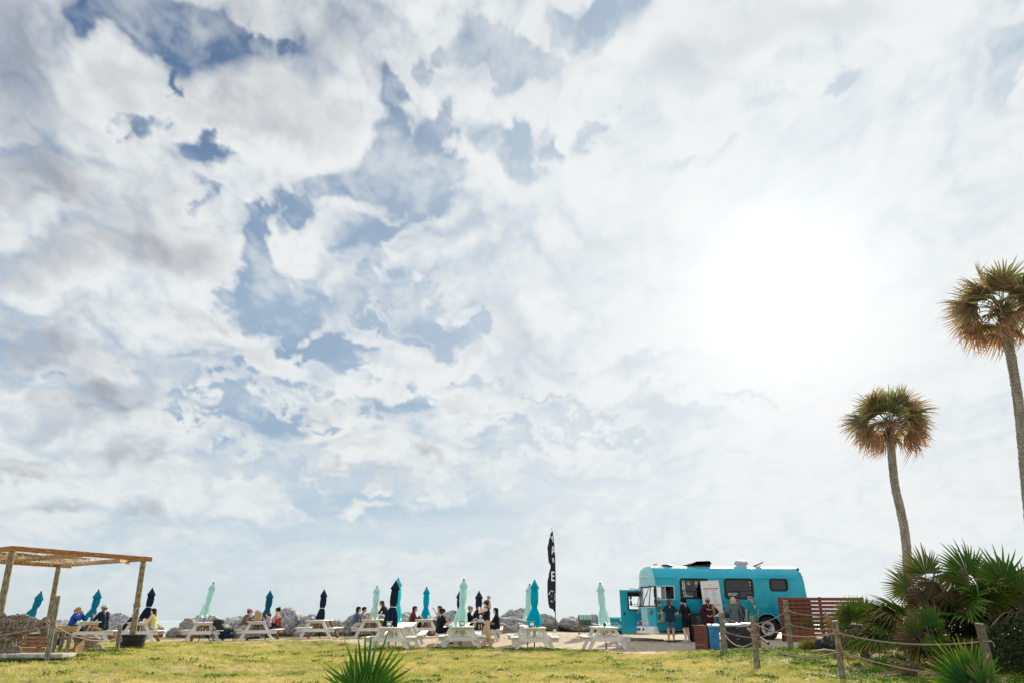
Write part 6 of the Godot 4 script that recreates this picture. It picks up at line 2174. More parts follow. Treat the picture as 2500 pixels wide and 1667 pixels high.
func build_palmettos():
	palmetto("palmetto at the left of the big thicket, brown tipped fans over the rope", on_ground(9.75, -19.6), [
		[9.62, 2.24, -19.4, 1.02, 112, 20, "bush_tipped"], [9.10, 1.93, -19.3, 0.85, 152, -10, "bush_tipped"], [9.40, 1.62, -19.4, 0.75, 172, 25, "bush_dead"], [9.64, 2.05, -19.1, 0.95, 245, 15, "bush_dead"], [9.9, 1.85, -19.0, 0.9, 285, 10, "bush_dead"], [9.5, 1.75, -19.2, 0.85, 220, 0, "bush_dead"]], 18, 1.5, 1)
	palmetto("palmetto in the middle of the thicket with the highest green fans", on_ground(10.7, -19.6), [
		[10.55, 2.24, -19.3, 1.15, 92, -10, "bush"], [10.15, 2.2, -19.1, 1.0, 288, 10, "bush_tipped"], [10.35, 1.45, -18.9, 0.8, 268, 15, "bush_dead"], [10.65, 1.62, -19.0, 0.95, 325, 30, "bush_tipped"], [10.8, 1.3, -18.9, 0.85, 275, 10, "bush_dead"]], 20, 1.6, 2)
	palmetto("palmetto at the right end of the thicket, dark green and cut by the picture's edge", on_ground(11.4, -19.4), [
		[11.2, 2.05, -19.1, 1.2, 68, 20, "bush"], [11.55, 1.8, -19.0, 1.15, 25, 10, "bush"], [11.3, 1.15, -18.6, 1.0, 18, 10, "bush_dead"], [11.55, 1.0, -18.5, 0.95, 340, 10, "bush_dead"], [11.9, 1.6, -19.0, 1.1, 60, 0, "bush"]], 22, 1.6, 3)
	palmetto("low palmetto with an arching green fan beside the dark boulder", on_ground(8.85, -21.6), [
		[8.72, 1.36, -21.6, 0.72, 135, 20, "bush"], [8.98, 1.42, -21.6, 0.66, 82, 0, "bush"], [9.35, 1.38, -21.6, 0.5, 95, -20, "bush"], [8.6, 1.42, -21.4, 0.6, 200, 10, "bush_dead"], [9.0, 1.30, -21.3, 0.6, 300, 10, "bush_dead"]], 9, 1.0, 4)
	palmetto("palmetto with low brown and green fans in front of the thicket's left part", on_ground(9.1, -18.6), [
		[8.72, 0.98, -18.4, 0.72, 160, 20, "bush_tipped"], [9.05, 1.12, -18.4, 0.7, 88, 10, "bush"], [9.15, 0.82, -18.3, 0.62, 265, 10, "bush"], [8.6, 0.85, -18.3, 0.62, 215, 0, "bush_dead"]], 8, 0.95, 5)
	var front := palmetto("young yellow green palmetto at the lower right, in front of the thicket", on_ground(7.15, -13.6), [
		[7.15, 0.27, -13.6, 0.78, 96, 0, "young"], [7.24, 0.30, -13.5, 0.72, 52, 15, "bush"], [7.08, 0.26, -13.5, 0.66, 145, -15, "young"], [7.25, 0.25, -13.4, 0.62, 15, 0, "bush"], [7.2, 0.22, -13.3, 0.5, 300, 0, "bush_tipped"]], 0, 0.6, 6)
	front.set_meta("group", "palmettos at the right")
	var near := base("palm_seedling", "single dark green palm fan in the foreground below the middle of the picture", "palm seedling", on_ground(-1.52, -8.6))
	for q in [[-1.44, 0.50, -8.6, 0.62, 88, 0, 0], [-1.52, 0.44, -8.5, 0.42, 146, 10, 1], [-1.36, 0.43, -8.55, 0.42, 32, -10, 2]]:
		var hub := Vector3(q[0], q[1], q[2]) - near.position
		var a := deg_to_rad(q[4])
		frond(near, "young", q[6], Vector3(0, -0.05, 0), hub, Vector3(cos(a), sin(a), 0.05), Vector3(0.1 * q[5] * 0.1, 0.0, 1.0).normalized(), q[3])
	# a broken frond on the ground, a dark boulder, tufts and low bushes
	var fallen := base("fallen_frond", "dry brown palm frond lying on the weedy sand", "fallen frond", on_ground(8.05, -17.2, 0.06))
	frond(fallen, "bush_dead", 2, Vector3(0.55, -0.04, 0.2), Vector3.ZERO, Vector3(-0.85, 0.42, 0.1), Vector3(0.1, 0.35, 0.95), 0.72)
	for q in [[9.95, -25.2, 0.62, 0.52, 20, "large dark boulder behind the torch post"], [10.5, -24.6, 0.52, 0.38, 130, "dark boulder right of the larger dark one, below the arching palmetto fan"], [9.2, -24.9, 0.36, 0.3, 70, "small dark boulder at the left of the larger dark one"]]:
		var s := put("boulder", boulder(140 + int(q[4]), 10), M["dark_stone"])
		tag(s, q[5], "boulder", "dark boulders at the palmettos")
		s.position = on_ground(q[0], q[1], q[3] * 0.5)
		s.rotation_degrees.y = q[4]
		s.scale = Vector3(q[2], q[3], q[2])
	var g := RandomNumberGenerator.new()
	g.seed = 12
	var tuft := base("grass_tuft", "golden green tuft of long grass beside the dark boulders", "grass tuft", on_ground(9.0, -25.9))
	var tb := MB.new()
	for k in 700:
		var a := g.randf_range(0, TAU)
		var el := g.randf_range(0.35, 1.4)
		var d := Vector3(cos(a) * cos(el), sin(el), sin(a) * cos(el)) * g.randf_range(0.25, 0.55)
		var p := Vector3(g.randfn() * 0.14, 0, g.randfn() * 0.10)
		var sd := d.cross(Vector3.UP).normalized() * 0.006
		tb.col = Color(0.14, 0.15, 0.03).lerp(Color(0.36, 0.28, 0.10), g.randf())
		tb.poly([p - sd, p + sd, p + d * 0.6 + sd, p + d * 0.6 - sd], Vector3(0, 0.2, 1))
		tb.poly([p + d * 0.6 - sd, p + d * 0.6 + sd, p + d + Vector3(0, -0.12, 0)], Vector3(0, 0.2, 1))
	put("blades", tb.mesh(), M["blade"], tuft).set_meta("kind", "stuff")
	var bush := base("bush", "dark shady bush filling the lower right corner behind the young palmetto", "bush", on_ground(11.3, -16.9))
	var low := MB.new()
	for k in 5200:
		var d := Vector3(g.randfn(), g.randfn(), g.randfn()).normalized() * pow(g.randf(), 0.3)
		var p := Vector3(d.x * 1.9, 0.55 + d.y * 0.75, d.z * 1.0)
		var w := Vector3(g.randfn(), g.randfn() + 0.4, g.randfn()).normalized() * g.randf_range(0.05, 0.11)
		var sd := w.cross(Vector3(g.randfn(), g.randfn(), g.randfn())).normalized() * 0.028
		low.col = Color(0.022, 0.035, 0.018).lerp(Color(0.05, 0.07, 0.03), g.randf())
		low.poly([p, p + w * 0.5 + sd, p + w, p + w * 0.5 - sd], Vector3(0, 0.4, 1))
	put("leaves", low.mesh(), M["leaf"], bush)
	for k in 14:
		var a := g.randf_range(0, TAU)
		put("stem", tube_mesh([Vector3(g.randfn() * 0.3, -0.1, g.randfn() * 0.2), Vector3(cos(a) * 0.6, 0.5, sin(a) * 0.4), Vector3(cos(a) * 1.1, 0.95, sin(a) * 0.6)], [0.02, 0.014, 0.006], 5), M["dead_stalk"], bush)
	for q in [[9.3, -17.6, 0.8, 0.5, "low leafy undergrowth below the left fans of the thicket"], [10.6, -18.2, 1.2, 0.7, "low leafy undergrowth under the middle of the thicket"], [9.9, -23.2, 1.3, 0.8, "scrub with dry stems behind the arching palmetto fan"], [12.3, -23.8, 1.5, 1.0, "scrub showing between the thicket and the slatted screen"], [10.5, -19.9, 1.6, 1.5, "dark leafy heart of the palmetto thicket"], [11.9, -19.6, 1.4, 1.5, "dark leafy growth at the thicket's right end"]]:
		var ub := base("undergrowth", q[4], "undergrowth", on_ground(q[0], q[1]))
		var lb := MB.new()
		for k in (1700 if q[3] < 1.2 else 3200):
			var d := Vector3(g.randfn(), absf(g.randfn()), g.randfn()).normalized() * pow(g.randf(), 0.35)
			var p := Vector3(d.x * q[2], d.y * q[3], d.z * q[2] * 0.6)
			var w := Vector3(g.randfn(), g.randfn() + 0.7, g.randfn()).normalized() * g.randf_range(0.04, 0.10)
			var sd := w.cross(Vector3(g.randfn(), g.randfn(), g.randfn())).normalized() * g.randf_range(0.006, 0.024)
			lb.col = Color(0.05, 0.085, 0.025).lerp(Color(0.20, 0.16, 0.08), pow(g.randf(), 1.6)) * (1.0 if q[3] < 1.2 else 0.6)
			lb.poly([p, p + w * 0.5 + sd, p + w, p + w * 0.5 - sd], Vector3(0, 0.4, 1))
		put("leaves", lb.mesh(), M["leaf"], ub)

# ---------------------------------------------------------------- grass and weeds
func scatter(called: String, mesh: Mesh, m: Material, places: Array, tints: Array):
	var mm := MultiMesh.new()
	mm.transform_format = MultiMesh.TRANSFORM_3D
	mm.use_colors = true
	mm.mesh = mesh
	mm.instance_count = places.size()
	for k in places.size():
		mm.set_instance_transform(k, places[k])
		mm.set_instance_color(k, tints[k])
	var o := MultiMeshInstance3D.new()
	o.name = numbered(called, self)
	o.multimesh = mm
	o.material_override = m
	add_child(o, true)
	o.set_meta("kind", "stuff")
	return o

func build_ground_cover():
	var g := RandomNumberGenerator.new()
	g.seed = 31
	var tuft := MB.new()
	for k in 7:
		var a := g.randf_range(0, TAU)
		var d := Vector3(cos(a) * 0.55, 1.0, sin(a) * 0.55) * g.randf_range(0.03, 0.06)
		var p := Vector3(g.randfn() * 0.035, 0, g.randfn() * 0.035)
		var sd := Vector3(sin(a), 0, -cos(a)) * 0.006
		tuft.poly([p - sd, p + sd, p + d + sd * 0.3, p + d - sd * 0.3], Vector3(0, 0.4, 1))
	var places := []
	var tints := []
	for k in 130000:
		var z := -14.5 - pow(g.randf(), 0.8) * 22.0
		var x := g.randf_range(-1, 1) * (absf(z) * 0.68 + 1.5)
		var s := cover_at(x, z)
		if g.randf() < s.x * 0.97 or g.randf() < 0.12:
			continue
		var c := Color(0.45, 0.47, 0.13).lerp(Color(0.80, 0.67, 0.35), clampf(s.y + g.randfn() * 0.22, 0, 1))
		if g.randf() < 0.10:
			c = Color(0.30, 0.20, 0.09)
		var q := g.randf_range(0.6, 1.25)
		places.append(Transform3D(Basis(Vector3.UP, g.randf_range(0, TAU)).scaled(Vector3(q, q * g.randf_range(0.6, 1.3), q)), on_ground(x, z, -0.004)))
		tints.append(c)
	var lawn = scatter("lawn_grass", tuft.mesh(), M["blade"], places, tints)
	tag(lawn, "short dry yellow green grass of the lawn", "grass")
	var weed := MB.new()
	for k in 12:
		var a := g.randf_range(0, TAU)
		var q := g.randf_range(0.01, 0.075)
		var p := Vector3(cos(a) * q, g.randf_range(0.015, 0.055), sin(a) * q)
		var d := Vector3(cos(a), g.randf_range(0.1, 0.9), sin(a)).normalized() * 0.04
		var sd := d.cross(Vector3(g.randfn() * 0.4, 1, g.randfn() * 0.4)).normalized() * 0.017
		weed.poly([p, p + d * 0.5 + sd, p + d, p + d * 0.5 - sd], Vector3.UP)
	places = []
	tints = []
	for k in 70000:
		var z := -14.5 - pow(g.randf(), 0.9) * 19.0
		var x := g.randf_range(-1, 1) * (absf(z) * 0.68 + 1.5)
		var s := cover_at(x, z)
		if g.randf() > s.z * 0.85:
			continue
		var q := g.randf_range(0.7, 1.6)
		places.append(Transform3D(Basis(Vector3.UP, g.randf_range(0, TAU)).scaled(Vector3.ONE * q), on_ground(x, z, 0.0)))
		tints.append(Color(0.075, 0.17, 0.022).lerp(Color(0.25, 0.36, 0.05), pow(g.randf(), 1.4)))
	# the weeds along the foot of the slab, the barrel and the bench
	for q in [[-12.6, -19.9, 1.3, 0.22], [-11.6, -19.95, 0.9, 0.22], [-11.0, -20.2, 0.5, 0.2], [-11.2, -23.6, 0.5, 0.25], [-11.6, -26.0, 0.5, 0.2], [-11.2, -21.6, 0.6, 0.3], [-11.9, -21.9, 0.4, 0.2]]:
		for k in 110:
			var x: float = q[0] + g.randfn() * q[2] * 0.5
			var z: float = q[1] + g.randfn() * q[3] * 0.5
			places.append(Transform3D(Basis(Vector3.UP, g.randf_range(0, TAU)).scaled(Vector3.ONE * g.randf_range(0.7, 1.5)), on_ground(x, z)))
			tints.append(Color(0.06, 0.13, 0.025).lerp(Color(0.20, 0.30, 0.05), g.randf()))
	# taller clumps at the feet of the middle tables and along the lawn's edge
	for q in [[-2.6, -31.9, 0.4, 0.3], [-1.15, -31.9, 0.4, 0.3], [-1.9, -31.8, 0.7, 0.35], [0.15, -31.0, 0.35, 0.35], [1.5, -31.0, 0.4, 0.3], [0.9, -31.0, 0.7, 0.3], [-4.9, -30.8, 0.4, 0.3], [-3.8, -30.8, 0.4, 0.3], [2.6, -29.6, 0.9, 0.35], [7.2, -26.4, 1.0, 0.5], [8.3, -26.0, 0.9, 0.5], [6.1, -25.2, 0.9, 0.6]]:
		for k in 90:
			var x: float = q[0] + g.randfn() * q[2] * 0.55
			var z: float = q[1] + g.randfn() * q[3] * 0.9
			places.append(Transform3D(Basis(Vector3.UP, g.randf_range(0, TAU)).scaled(Vector3(1, 0.9, 1) * g.randf_range(0.6, 1.5)), on_ground(x, z)))
			tints.append(Color(0.08, 0.17, 0.025).lerp(Color(0.32, 0.44, 0.06), pow(g.randf(), 1.1)))
	var weeds = scatter("green_weeds", weed.mesh(), M["leaf"], places, tints)
	tag(weeds, "low bright green weeds growing in patches of the lawn", "weeds")
	var pebble := boulder(3, 8)
	places = []
	tints = []
	for k in 2600:
		var z := -20.0 - g.randf() * 19.0
		var x := g.randf_range(-1, 1) * (absf(z) * 0.68 + 1.5)
		if g.randf() > cover_at(x, z).x:
			continue
		places.append(Transform3D(Basis(Vector3.UP, g.randf_range(0, TAU)).scaled(Vector3(1, 0.6, 1) * g.randf_range(0.008, 0.03)), on_ground(x, z, 0.0)))
		tints.append(Color(0.30, 0.24, 0.18).lerp(Color(0.62, 0.55, 0.48), g.randf()))
	var peb := MB.new()
	peb.lathe([Vector2(0.0, -0.6), Vector2(0.8, -0.3), Vector2(1.0, 0.1), Vector2(0.6, 0.6), Vector2(0.0, 0.75)], 7)
	var gravel = scatter("gravel", peb.mesh(), M["blade"], places, tints)
	tag(gravel, "scattered pebbles on the trodden sand", "gravel")

# ---------------------------------------------------------------- people
var head_mesh: MB
var head_kinds: PackedByteArray
var hand_mesh: MB

func append_to(b: MB, src: MB, t: Transform3D, tint: Color, kinds: PackedByteArray, tones: Array):
	var first := b.v.size()
	for k in src.v.size():
		b.col = tint if kinds.is_empty() or kinds[k] == 0 else tones[kinds[k]]
		b.vert(t * src.v[k], t.basis * src.n[k])
	for k in src.ix.size():
		b.ix.append(first + src.ix[k])

# a head looking towards -z, its middle at the origin, 0.23 high
func make_head():
	var f := Field.new(Vector3(-0.10, -0.14, -0.13), Vector3(0.10, 0.13, 0.11), 0.0075)
	f.soft = 0.022
	f.limb(Vector3(0, 0.035, -0.018), Vector3(0, 0.032, 0.03), 0.080, 0.080)
	f.limb(Vector3(0, 0.0, -0.035), Vector3(0, -0.07, -0.045), 0.062, 0.044)
	for s in [-1.0, 1.0]:
		f.limb(Vector3(s * 0.055, -0.02, 0.0), Vector3(s * 0.032, -0.078, -0.045), 0.026, 0.022)
		f.limb(Vector3(s * 0.032, -0.02, -0.075), Vector3(s * 0.040, -0.035, -0.060), 0.022, 0.022)
	f.limb(Vector3(0, -0.10, -0.070), Vector3(0, -0.095, -0.060), 0.020, 0.022)
	f.soft = 0.008
	f.limb(Vector3(0, 0.012, -0.096), Vector3(0, -0.030, -0.113), 0.010, 0.013)
	for s in [-1.0, 1.0]:
		f.limb(Vector3(s * 0.012, -0.034, -0.104), Vector3(s * 0.008, -0.033, -0.106), 0.010, 0.009)
		f.limb(Vector3(s * 0.020, 0.026, -0.096), Vector3(s * 0.046, 0.024, -0.080), 0.007, 0.006, 3)
		f.limb(Vector3(s * 0.032, 0.006, -0.088), Vector3(s * 0.033, 0.006, -0.088), 0.012, 0.012, 1)
		f.limb(Vector3(s * 0.080, 0.012, 0.012), Vector3(s * 0.078, -0.026, 0.004), 0.015, 0.011)
	f.limb(Vector3(-0.020, -0.062, -0.091), Vector3(0.020, -0.062, -0.091), 0.008, 0.008, 2)
	f.limb(Vector3(-0.014, -0.071, -0.090), Vector3(0.014, -0.071, -0.090), 0.008, 0.008, 2)
	head_mesh = MB.new()
	head_kinds = f.surface(head_mesh, [Color.WHITE, Color.WHITE, Color.WHITE, Color.WHITE])

# a relaxed right hand hanging along -y from the wrist at the origin, palm towards -x
func make_hand():
	var f := Field.new(Vector3(-0.07, -0.20, -0.07), Vector3(0.05, 0.02, 0.06), 0.0055)
	f.soft = 0.014
	f.limb(Vector3(0, 0.01, 0), Vector3(0, -0.03, 0), 0.026, 0.024)
	for k in 4:
		f.limb(Vector3(0, -0.03, -0.018 + k * 0.013), Vector3(0, -0.088, -0.030 + k * 0.020), 0.015, 0.012)
	f.soft = 0.006
	var lens := [0.072, 0.080, 0.074, 0.056]
	for k in 4:
		var z := -0.031 + k * 0.0207
		var a := Vector3(0, -0.092, z)
		var b := a + Vector3(-0.012, -0.42 * lens[k], (k - 1.5) * 0.003)
		var c := b + Vector3(-0.020, -0.28 * lens[k], 0)
		var d := c + Vector3(-0.020, -0.12 * lens[k], 0)
		f.limb(a, b, 0.0098, 0.009)
		f.limb(b, c, 0.009, 0.0082)
		f.limb(c, d, 0.0082, 0.0072)
	f.limb(Vector3(-0.005, -0.028, -0.024), Vector3(-0.022, -0.066, -0.046), 0.014, 0.0115)
	f.limb(Vector3(-0.022, -0.066, -0.046), Vector3(-0.034, -0.100, -0.046), 0.0112, 0.0085)
	hand_mesh = MB.new()
	f.surface(hand_mesh, [Color.WHITE])

func bend(a: Vector3, t: Vector3, l1: float, l2: float, hint: Vector3) -> Array:
	var d := t - a
	var l := clampf(d.length(), 0.05, (l1 + l2) * 0.995)
	var dir := d.normalized()
	var x := (l1 * l1 - l2 * l2 + l * l) / (2.0 * l)
	var h := sqrt(maxf(0.0, l1 * l1 - x * x))
	var side := (hint - dir * hint.dot(dir)).normalized()
	return [a + dir * x + side * h, a + dir * l]

# the part of a surface that wears a garment, drawn out a little
func garment(src: MB, kinds: PackedByteArray, kind: int, out: float) -> MB:
	var b := MB.new()
	var at := {}
	for k in range(0, src.ix.size(), 3):
		var n := 0
		for e in 3:
			if kinds[src.ix[k + e]] == kind:
				n += 1
		if n < 2:
			continue
		for e in 3:
			var i := src.ix[k + e]
			if not at.has(i):
				at[i] = b.vert(src.v[i] + src.n[i] * out, src.n[i])
			b.ix.append(at[i])
	return b

# facing -z at turn 0. options: sit (seat height), h, lean, lh, rh (hands, from the hips' middle), top, sleeve, low, legs (long, short, skirt), shoe, hair, hair_c, cap, brim, look [yaw, pitch], skin, wide, y
func person(label: String, x: float, z: float, turn: float, o: Dictionary) -> Node3D:
	var h: float = o.get("h", 1.68)
	var s := h / 1.70
	var seated: bool = o.has("sit")
	var y0: float = o["y"] if o.has("y") else ground(x, z)
	var p := base("person", label, "person", Vector3(x, y0, z), turn)
	var w: float = o.get("wide", 1.0)
	var lean: float = o.get("lean", 0.05)
	var hip: float = (o["sit"] + 0.10 * s) if seated else 0.93 * s
	var P := Vector3(0, hip, 0)
	var up := Vector3(0, cos(lean), -sin(lean))
	var W := P + up * 0.15 * s
	var C := P + up * 0.35 * s
	var S := P + up * 0.47 * s
	var N := P + up * 0.53 * s
	var look_: Array = o.get("look", [0.0, 0.0])
	var hs: float = o.get("head", 1.0)
	var H := N + (up + Vector3(0, 0.35, -0.05)).normalized() * 0.115 * s * hs
	var sleeve: float = o.get("sleeve", 0.5)
	var lines := []
	var k := s * w
	for e in [-1.0, 1.0]:
		lines.append([P + Vector3(e * 0.075 * k, 0, 0), W + Vector3(e * 0.055 * k, 0, 0), 0.108 * k, 0.098 * k, 1 if not o.get("tuck", false) else 2])
		lines.append([W + Vector3(e * 0.055 * k, 0, 0), C + Vector3(e * 0.080 * k, 0, 0), 0.10 * k, 0.112 * k, 1])
		lines.append([C + Vector3(e * 0.08 * k, 0, 0), S + Vector3(e * 0.11 * k, 0.0, 0.01), 0.105 * k, 0.072 * k, 1])
		lines.append([S + Vector3(e * 0.08 * k, 0.01, 0), S + Vector3(e * 0.165 * k, -0.015 * s, 0), 0.066 * k, 0.058 * k, 1])
	lines.append([S, N + up * 0.03 * s, 0.066 * s, 0.05 * s, 1 if o.get("collar", false) else 0])
	lines.append([N, H + Vector3(0, -0.03, 0.01) * s, 0.052 * s, 0.05 * s, 0])
	# legs
	var legs: String = o.get("legs", "long")
	var bag: float = o.get("baggy", 1.0)
	var gait: float = o.get("gait", 0.0)
	for e in [-1.0, 1.0]:
		var hp := P + Vector3(e * 0.09 * k, -0.02 * s, 0)
		var kn: Vector3
		var an: Vector3
		if seated:
			kn = P + Vector3(e * 0.11 * k, 0.02 * s, -0.40 * s)
			an = Vector3(e * 0.11 * k, maxf(0.07, hip - 0.43 * s) * 1.0, -0.36 * s + o.get("tuckfeet", 0.0) * s)
			if o.has("dangle"):
				an = kn + Vector3(0, -0.38 * s, 0.03)
		else:
			kn = Vector3(e * 0.10 * k, 0.49 * s, -0.03 - 0.10 * gait * e)
			an = Vector3(e * 0.105 * k, 0.08 * s, 0.02 - 0.16 * gait * e)
		var toe := an + Vector3(e * 0.02, -0.045 * s, -0.165 * s)
		var heel := an + Vector3(0, -0.04 * s, 0.03 * s)
		var cover := 2
		var cut := hp.lerp(kn, 0.72)
		lines.append([hp, cut, 0.094 * k * bag, 0.075 * k * bag, 2])
		lines.append([cut, kn, 0.072 * k * bag, 0.060 * k * bag, 2 if legs == "long" else 0])
		var calf := kn.lerp(an, 0.35) + Vector3(0, 0, 0.015)
		lines.append([kn, calf, 0.058 * s * bag, 0.054 * s * bag, 2 if legs == "long" else 0])
		lines.append([calf, an, 0.054 * s * bag, (0.046 if legs == "long" else 0.036) * s * bag, 2 if legs == "long" else 0])
		lines.append([heel, toe, 0.040 * s, 0.032 * s, 3])
		if legs == "skirt":
			lines.append([hp + Vector3(0, 0, 0), kn + Vector3(-e * 0.03, 0.06, 0), 0.105 * k, 0.115 * k, 2])
	if o.get("hem", 0.0) > 0.0:
		for e in [-1.0, 1.0]:
			lines.append([P + Vector3(e * 0.06 * k, 0, 0), P + Vector3(e * 0.08 * k, -o["hem"], 0.0), 0.115 * k, 0.12 * k, 1])
	# arms
	var tips := []
	for e in [-1.0, 1.0]:
		var sh := S + Vector3(e * 0.185 * k, -0.02 * s, 0)
		var t: Vector3 = o.get("lh" if e < 0 else "rh", Vector3(e * 0.30, -0.12, -0.05))
		t = P + Vector3(t.x * s, t.y * s, t.z * s)
		var hint: Vector3 = o.get("elbow", Vector3(e * 0.7, -0.8, 0.5))
		hint.x = absf(hint.x) * e
		var q := bend(sh, t, 0.285 * s, 0.25 * s, hint)
		var el: Vector3 = q[0]
		var wr: Vector3 = q[1]
		var puffed := 0.008 if sleeve > 0.9 else 0.0
		var mid := sh.lerp(el, 0.75)
		lines.append([sh, mid, 0.056 * k, (0.046 + puffed) * k, 1 if sleeve > 0.3 else 0])
		lines.append([mid, el, 0.046 * s + puffed, 0.040 * s + puffed, 1 if sleeve > 0.6 else 0])
		lines.append([el, wr, 0.040 * s + puffed, 0.028 * s + puffed, 1 if sleeve > 0.9 else 0])
		tips.append([e, el, wr])
	var lo := Vector3.ONE * 9
	var hi := -lo
	for q in lines:
		var r: float = maxf(q[2], q[3])
		lo = lo.min(q[0] - Vector3.ONE * r).min(q[1] - Vector3.ONE * r)
		hi = hi.max(q[0] + Vector3.ONE * r).max(q[1] + Vector3.ONE * r)
	var f := Field.new(lo, hi, 0.021 * clampf(s, 0.6, 1.0))
	f.soft = 0.03 * s
	for q in lines:
		f.limb(q[0], q[1], q[2], q[3], q[4])
	var skin: Color = o.get("skin", Color(0.62, 0.38, 0.28))
	var body := MB.new()
	var kinds := f.surface(body, [skin, skin, skin, skin])
	var dressed := body.ix.size()
	var wear := [[1, "shirt", o.get("top", Color(0.1, 0.1, 0.1)), 0.006], [2, "trousers" if legs == "long" else ("skirt" if legs == "skirt" else "shorts"), o.get("low", Color(0.05, 0.06, 0.09)), 0.004], [3, "shoes", o.get("shoe", Color(0.03, 0.03, 0.03)), 0.004]]
	var worn := []
	for g in wear:
		var m := garment(body, kinds, g[0], g[3])
		if m.ix.size():
			worn.append([g[1], m, g[2]])
	var hb := Basis(Vector3.UP, deg_to_rad(look_[0])) * Basis(Vector3.RIGHT, deg_to_rad(look_[1]))
	var ht := Transform3D(hb.scaled(Vector3.ONE * s * hs), H + hb * Vector3(0, 0.02, -0.012) * s)
	append_to(body, head_mesh, ht, skin, head_kinds, [skin, Color(0.03, 0.022, 0.02), skin.lerp(Color(0.45, 0.12, 0.11), 0.6), o.get("hair_c", Color(0.03, 0.02, 0.015))])
	for q in tips:
		var down: Vector3 = -(q[2] - q[1]).normalized()
		var inward := Vector3(-q[0], 0, -0.2)
		var xx := (-(inward - down * inward.dot(down))).normalized()
		var hx := Basis(xx, down, xx.cross(down))
		if q[0] < 0:
			hx.z = -hx.z
		var t := Transform3D(hx.scaled_local(Vector3.ONE * s * 0.95), q[2])
		var first := body.ix.size()
		append_to(body, hand_mesh, t, skin, PackedByteArray(), [])
		if hx.determinant() < 0.0:
			for e in range(first, body.ix.size(), 3):
				var sw := body.ix[e + 1]
				body.ix[e + 1] = body.ix[e + 2]
				body.ix[e + 2] = sw
	put("body", body.mesh(), M["skin"], p)
	for g in worn:
		var c: Color = g[2]
		for e in g[1].c.size():
			g[1].c[e] = c
		put(g[0], g[1].mesh(), M["garment"], p)
	for q in o.get("print", []):
		var pm := MB.new()
		pm.col = q[4]
		pm.box(Vector3(q[0], C.y + q[1], C.z + 0.128 * k + q[5]), Vector3(q[2], q[3], 0.006), Basis(Vector3.RIGHT, -0.10), 0.002)
		put("print", pm.mesh(), M["garment"], p)
	hair_and_hat(p, ht, o)
	if o.get("glasses", false):
		var gl := MB.new()
		for e in [-1.0, 1.0]:
			gl.box(Vector3(e * 0.034, 0.006, -0.104), Vector3(0.05, 0.034, 0.008), Basis(Vector3.UP, -e * 0.2), 0.006)
			gl.bar(Vector3(e * 0.058, 0.012, -0.098), Vector3(e * 0.082, 0.012, 0.0), 0.008, 0.006, Vector3.UP)
		gl.box(Vector3(0, 0.012, -0.108), Vector3(0.02, 0.006, 0.006))
		put("sunglasses", gl.mesh(), M["black_plastic"], p).transform = ht
	return p

